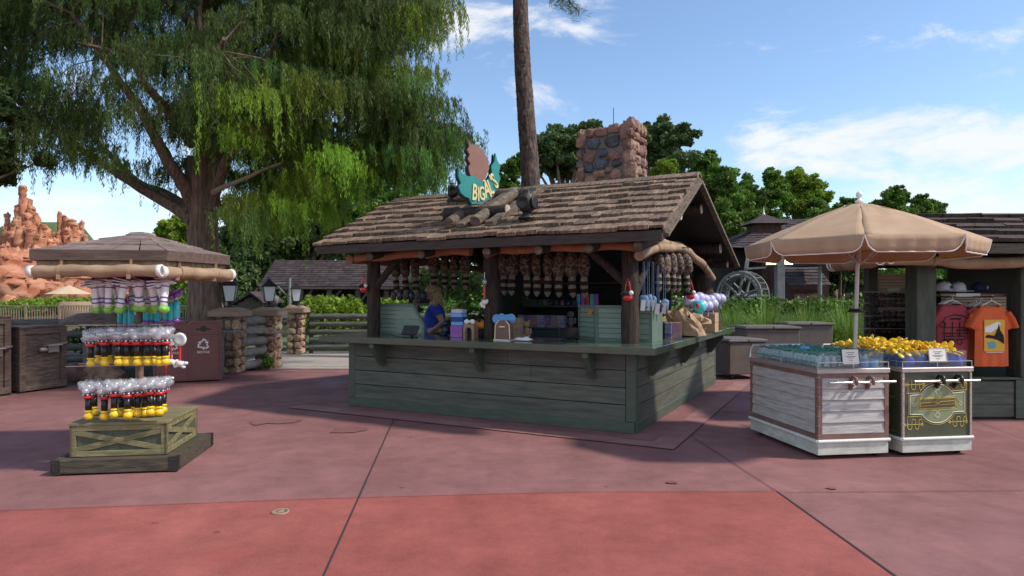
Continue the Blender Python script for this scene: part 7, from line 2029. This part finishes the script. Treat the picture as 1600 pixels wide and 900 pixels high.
# twigs
def inpoly(x, y, poly):
    r = False; j = len(poly)-1
    for i in range(len(poly)):
        xi, yi = poly[i]; xj, yj = poly[j]
        if (yi > y) != (yj > y) and x < (xj-xi)*(y-yi)/(yj-yi)+xi: r = not r
        j = i
    return r
crown = [(-60,-40),(655,-40),(650,40),(638,80),(630,120),(670,150),(695,172),(700,200),(690,225),(685,245),(670,255),(640,275),(600,268),(560,262),(520,275),(490,300),(455,340),(430,352),(400,350),(360,325),(345,262),(340,235),(300,225),(285,262),(240,262),(200,268),(150,268),(110,250),(60,245),(20,235),(-60,240)]
gaps = [(105,22,16,12),(150,330,70,40),(250,60,16,10),(265,150,14,18),(200,160,12,14),(60,120,16,10),(130,115,12,12),(385,15,10,10),(400,95,16,12),(530,215,10,14),(290,20,10,12),(330,45,9,14),(20,190,30,10),(40,265,36,16),(230,235,16,10),(185,205,16,8)]
sprays = []; tries = 0
while len(sprays) < 470 and tries < 20000:
    tries += 1; px = random.uniform(-60,735); py = random.uniform(-40,335)
    if not inpoly(px, py, crown): continue
    if any(((px-a)/(c+18))**2+((py+22-b)/(d+22))**2 < 1 for a,b,c,d in gaps): continue
    if px < 300 and random.random() < .52: continue
    u = min(1, abs(px-318)/420); dep = 3.9*math.sqrt(max(.05,1-u*u)); 
    Y = YT + random.uniform(-dep, dep)*(.9)
    if 285 < px < 350 and py > 190 and Y < YT-.2: continue
    if 335 <= px < 455 and 205 < py < 300 and Y < YT+.3: continue
    sprays.append((T(px,py,Y), px, py))
for i in range(330):  # the part of the crown above the picture
    a_ = random.uniform(0,6.28); z = random.uniform(7.6,12.6); rr = (4.9*(1-((z-6.5)/7.0)**2)**.5 if z < 13.4 else .5)*math.sqrt(random.uniform(.15,1))
    sprays.append((Vector((rr*math.cos(a_), rr*math.sin(a_)*.85, z)), None, None))
tw_ = MB(); VV = []; RR = []; MM = []
lp_ = [Vector(p) for p in limbpts]
for (c, px, py) in sprays:
    # arching twig towards nearest limb point
    near = min(lp_, key=lambda q: (q-c).length_squared)
    d_ = c-near
    if d_.length < 1.25: 
        mid = near.lerp(c,.55)+Vector((0,0,.12*d_.length)); tw_.tube([near, mid, c], [.014,.009,.004], 5, cap=False)
    outd = Vector((c.x, c.y, 0)); outd = outd.normalized() if outd.length > .1 else Vector((1,0,0))
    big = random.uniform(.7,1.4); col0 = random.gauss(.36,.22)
    if px is not None and px > 380 and py > 190: col0 += .20  # sunlit right side of the crown painted brighter
    if px is not None and px < 250: col0 -= .10  # side away from the sun painted darker
    yl_ = 1 if (px is not None and ((340 < px < 600 and py > 200 and random.random() < .75) or (px > 380 and random.random() < .22))) else 0  # picks the lit leaf copy for sprays painted as sunlit
    ns = int(48*big)
    axd = (outd + Vector((random.gauss(0,.5),random.gauss(0,.5),0))).normalized(); pd = Vector((-axd.y, axd.x, 0))
    for s in range(ns):
        u_ = random.uniform(-.65,.75); st = c + axd*(u_*big) + pd*(random.gauss(0,.20)*big) + Vector((0,0,-.22*max(0,u_+.2)**2*big+random.gauss(0,.06)))
        L = (random.uniform(.12,.36) if random.random() < .82 else random.uniform(.4,.8))*big; dr = (outd*.5+Vector((random.gauss(0,.35),random.gauss(0,.35),0)))*.35
        m_ = int(22*L/.6)+6
        f_ = np.linspace(0,1,m_)
        cx = np.stack([st.x+dr.x*L*np.sqrt(f_), st.y+dr.y*L*np.sqrt(f_), st.z+.10*L*np.sin(f_*2.2)-L*f_**1.3], axis=1)
        for k in range(2):
            P = cx + rng.normal(0,.020,(m_,3))
            t = np.stack([rng.normal(0,.40,m_), rng.normal(0,.40,m_), -np.ones(m_)], axis=1); t /= np.linalg.norm(t,axis=1)[:,None]
            b = rng.normal(size=(m_,3)); b -= (b*t).sum(1)[:,None]*t; b /= np.linalg.norm(b,axis=1)[:,None]
            hl = rng.uniform(.030,.060,m_)[:,None]; hw = rng.uniform(.0045,.0085,m_)[:,None]
            VV.append(np.stack([P-t*hl, P+b*hw, P+t*hl, P-b*hw], axis=1).reshape(-1,3))
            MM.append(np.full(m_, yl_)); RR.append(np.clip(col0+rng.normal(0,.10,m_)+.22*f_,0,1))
V = np.concatenate(VV); mb = MB(); mb.add(V, np.arange(len(V)).reshape(-1,4), np.concatenate(RR)); mb.Mi[-1] = np.concatenate(MM).astype(int); mb.build('foliage', [m_cyp, m_cyplit], cy)
tw_.build('twigs', m_bark, cy)
print('cypress quads', len(V)//4)
# --- tall pine
pn = root('pine_trunk', 'tall bare pine trunk rising behind the kiosk roof out of the picture', 'tree', W(832,463,16)); pn.location.z = 0
b0 = Vector(pn.location)
mb = MB(); P = [W(838,560,16),W(833,400,16),W(829,280,16),(W(822,180,16)),W(816,90,16),W(813,0,16),W(812,-120,16),W(816,-300,16)]
limb(mb, [p-b0 for p in P], .27,.155, n=48, noise=.03, sub=40, jit=.03); mb.build('trunk', m_pbark, pn)
mb = MB(); top = P[-1]-b0
for k in range(9):
    a_ = k*.75; s_ = top+Vector((0,0,-2.2+k*.35)); limb(mb, [s_, s_+Vector((math.cos(a_),math.sin(a_),.3)), s_+Vector((math.cos(a_)*2.2,math.sin(a_)*2.2,.2))], .05,.015, n=6)
q = W(885,-6,15.2)-b0; limb(mb, [top+Vector((0,0,-3.0)), (top+Vector((0,0,-3.0))).lerp(q,.5)+Vector((0,0,.3)), q, W(905,18,15.1)-b0], .04,.01, n=6); mb.build('limbs', m_pbark, pn)
mb = MB()
def needles(c, n_, r): 
    P = np.asarray(c)+rng.normal(0,r,(n_,3)); leaf_quads(mb, P, rng.uniform(.06,.11,n_), .06, rng.random(n_))
for k in range(9):
    a_ = k*.75; s_ = top+Vector((0,0,-2.2+k*.35))
    for f_ in (.6,.8,1.0): needles(s_+Vector((math.cos(a_)*2.2*f_,math.sin(a_)*2.2*f_,.25)), 260, .28)
for (px, py) in ((872,2),(884,4),(892,12),(903,18),(880,-8),(866,-6)): needles(W(px,py,15.2)-b0, 120, .10)
mb.build('needles', m_leafd, pn)
# --- broadleaf trees
def broad_tree(name, label, px, Y, crown_px, leafsize, m, trunk_r=.16, density=1.0, group=None, base_py=None, nclump=None):
    """crown_px: list of (px, py, rpx) lobes at depth Y(+offset)"""
    bx = (px-800)/F*Y; t = root(name, label, 'tree', (bx, Y, 0), 0, group)
    mbl = MB(); mbb = MB(); lobes = []
    for lb in crown_px:
        cx_, cy_, rp = lb[:3]; dy = lb[3] if len(lb) > 3 else random.uniform(-1,1)
        w = W(cx_, cy_, Y); r = rp/F*Y; lobes.append((Vector((w.x-bx, dy, w.z)), r))
    zmin = min(c.z-r for c, r in lobes); fork = Vector((0,0,max(.6, zmin*.85)))
    limb(mbb, [Vector((0,0,-.1)), fork*.5+Vector((.05,0,0)), fork], trunk_r*1.3, trunk_r, n=9)
    for c, r in lobes:
        limb(mbb, [fork*.9, fork.lerp(c,.5)+Vector((0,0,-.1*r)), c], trunk_r*.6, trunk_r*.12, n=6, sub=3)
        area = r*r; nsub = max(9, int(19*density*max(1,r)))
        for k in range(nsub):
            d = Vector((random.gauss(0,1),random.gauss(0,1),random.gauss(0,1))).normalized(); rad = r*random.uniform(.25,1.0)
            sc = c + Vector((d.x*rad, d.y*rad*.9, d.z*rad*.85)); sr = r*random.uniform(.22,.42)
            nn = int(75*density*(sr/leafsize)**1.5/6)+45
            P = clump_points(sc, (sr,sr,sr*.7), nn, .25)
            leaf_quads(mbl, P, leafsize*rng.uniform(.6,1.3,nn), .55, np.clip(rng.normal(.5,.16,nn)+random.gauss(0,.16),0,1))
            if random.random() < .4: limb(mbb, [c, c.lerp(sc,.6), sc], .03, .01, n=4, sub=2)
    mbl.build('foliage', m, t); mbb.build('trunk', m_bark, t)
    return t
grp = 'trees beyond the kiosk and stall'
broad_tree('oak_tree', 'tall airy tree just left of and behind the stone chimney', 880, 27, [(870,212,34),(900,205,28),(850,250,30),(880,255,38),(905,240,32),(850,222,24),(925,200,18),(865,235,34),(835,262,20)], .075, m_leafd, .2, 1.45, grp)
broad_tree('oak_tree', 'tall airy tree just right of and behind the stone chimney', 1030, 28, [(1010,202,26),(1040,200,28),(1058,222,28),(1030,235,34),(995,212,22),(1070,215,14),(1050,262,32),(1020,222,30)], .075, m_leafd, .2, 1.45, grp)
broad_tree('broadleaf_tree', 'small light green tree showing between the sign and the pine trunk', 790, 24, [(795,275,20),(780,290,16),(812,262,16),(800,300,22)], .07, m_leafr, .1, 1.45, grp)
broad_tree('broadleaf_tree', 'bright yellow-green tree peeking over the roof right of the chimney', 1030, 22, [(1030,270,16),(1045,262,12),(1018,275,12)], .065, m_leafy, .1, 1.45, grp)
broad_tree('broadleaf_tree', 'green tree directly above the right end of the kiosk ridge', 1110, 34, [(1100,262,26),(1125,280,26),(1095,300,36),(1140,310,34),(1120,345,40),(1105,248,14)], .088, m_leafr, .2, 1.45, grp)
broad_tree('broadleaf_tree', 'full green tree behind the mill cupola', 1180, 36, [(1165,290,22),(1190,285,20),(1180,315,34),(1210,310,30),(1160,335,34),(1200,345,34),(1150,380,40)], .088, m_leafr, .2, 1.45, grp)
broad_tree('broadleaf_tree', 'rounded golden-green tree right of the cupola', 1245, 38, [(1235,285,24),(1260,295,24),(1225,305,24),(1275,310,22),(1245,325,34)], .088, m_leafy, .2, 1.45, grp)
broad_tree('broadleaf_tree', 'green tree behind the left slope of the umbrella', 1300, 36, [(1285,330,24),(1310,335,26),(1270,350,26),(1300,370,30),(1240,360,30)], .088, m_leafr, .2, 1.45, grp)
broad_tree('broadleaf_tree', 'dark conical tree just left of the umbrella finial', 1325, 42, [(1322,318,14),(1310,335,18),(1338,332,16),(1325,350,26)], .095, m_leafr, .2, 1.45, grp)
broad_tree('broadleaf_tree', 'dark green tree between the umbrella finial and the stall roof', 1400, 40, [(1390,305,17),(1410,308,16),(1375,322,20),(1430,322,18),(1400,335,26),(1455,328,15),(1360,335,18),(1440,340,20)], .095, m_leafr, .2, 1.45, grp)
broad_tree('broadleaf_tree', 'dark tree behind the mill and hedge, seen under the umbrella', 1310, 30, [(1300,430,34),(1335,425,34),(1310,400,30),(1345,455,26),(1290,455,26)], .088, m_leafd, .18, 1.45, grp)
broad_tree('broadleaf_tree', 'dark tree behind the stall seen through its back openings', 1420, 26, [(1380,430,40),(1440,430,44),(1500,420,44),(1560,430,50)], .088, m_leafr, .2, 1.45, grp)
broad_tree('broadleaf_tree', 'dark tree filling the gap between the kiosk gable and the mill', 1120, 32, [(1120,400,36),(1100,430,40),(1140,430,34),(1080,400,40)], .088, m_leafd, .18, 1.45, grp)
g2_ = 'trees beyond the river'
broad_tree('riverside_tree', 'dark tree behind the long shed at the left of its roof', 400, 38, [(370,380,40),(400,350,44),(360,330,36),(430,370,40),(385,420,40),(345,440,30),(420,410,30)], .15, m_leafd, .3, 1.1, g2_)
broad_tree('riverside_tree', 'dark grey-green oak behind the middle of the long shed roof', 490, 40, [(470,340,44),(520,330,44),(490,380,40),(540,370,40),(460,385,30),(550,300,40),(500,290,36)], .15, m_leafd, .35, 1.0, g2_)
broad_tree('riverside_tree', 'green tree behind the left end of the kiosk roof', 580, 38, [(570,340,40),(600,310,40),(620,340,40),(590,385,34),(640,300,30),(560,395,24)], .15, m_leafr, .3, 1.0, g2_)
broad_tree('riverside_tree', 'pale leafy tree seen left of the cypress trunk above the cart roof', 270, 60, [(265,355,22),(285,365,22),(255,372,20),(275,385,24),(300,350,16)], .20, m_leafy, .3, 1.0, g2_)
broad_tree('riverside_tree', 'dark tree low behind the timber fence right of the cypress trunk', 350, 26, [(345,420,26),(365,430,24),(350,455,26),(335,400,20)], .12, m_leafd, .15, 1.1, g2_)
broad_tree('riverside_tree', 'dark tree seen through the kiosk behind the woman', 690, 30, [(660,440,30),(700,430,34),(740,440,30),(700,460,30),(780,430,40)], .088, m_leafd, .15, .9, g2_)
broad_tree('riverside_tree', 'small dark tree across the river in front of the orange rocks', 165, 50, [(150,437,14),(165,432,16),(182,437,14),(135,441,8)], .095, m_leafd, .12, 1.2, g2_)
broad_tree('oak_branch_tree', 'dark spreading oak reaching in from the left edge above the rocks', -150, 11, [(-60,140,50),(-20,170,40),(10,215,34),(30,255,26),(-30,240,44),(8,272,20),(-90,230,60),(-120,120,80),(-160,180,80),(5,180,24),(50,245,14)], .050, m_leafd, .085, 1.7, 'trees at the left edge')
# far woods closing the view behind the single trees
mb = MB()
for (x0_, x1_, Y_, zt_, n_) in ((8,46,48,7.0,150),(-26,2,46,7.5,120),(-58,-26,95,7.0,60),(2,9,50,6.0,24)):
    for k in range(n_):
        x = random.uniform(x0_,x1_); z = random.uniform(.5, zt_*(.75+.25*math.sin(x*.9)+.12*math.sin(x*2.3))); sr = random.uniform(.8,1.5)
        P = clump_points((x, Y_+random.uniform(-1.5,1.5), z), (sr,sr,sr*.75), 260, .3)
        leaf_quads(mb, P, rng.uniform(.12,.24,260), .6, np.clip(rng.normal(.45,.15,260)+random.gauss(0,.15),0,1))
fw = mb.build('far_woods', m_leafr); fw['kind'] = 'stuff'
# trees standing outside the frame to the right, which shade the square
def shade_tree(x, y, h, r, label, zb=3.0):
    t = root('shade_tree', label, 'tree', (x,y,0), 0, 'trees right of the square, outside the view')
    mbl = MB(); mbb = MB(); limb(mbb, [(0,0,-.1),(.1,0,zb*.6),(0,0,zb),(0.1,0,h*.8)], .28,.08)
    for k in range(34):
        d = Vector((random.gauss(0,1),random.gauss(0,1),random.gauss(0,1))).normalized(); c = Vector((d.x*r*.8, d.y*r*.8, (zb+h)/2+d.z*(h-zb)*.42)); sr = r*.42
        P = clump_points(c, (sr,sr,sr*.8), 200, .1); leaf_quads(mbl, P, rng.uniform(.12,.24,200), .6, rng.random(200))
        limb(mbb, [(0,0,min(c.z,h*.7)*.9), c*.6+Vector((0,0,c.z*.4)), c], .06,.02, n=5, sub=2)
    mbl.build('foliage', m_leafd, t); mbb.build('trunk', m_bark, t)
SHADE = []
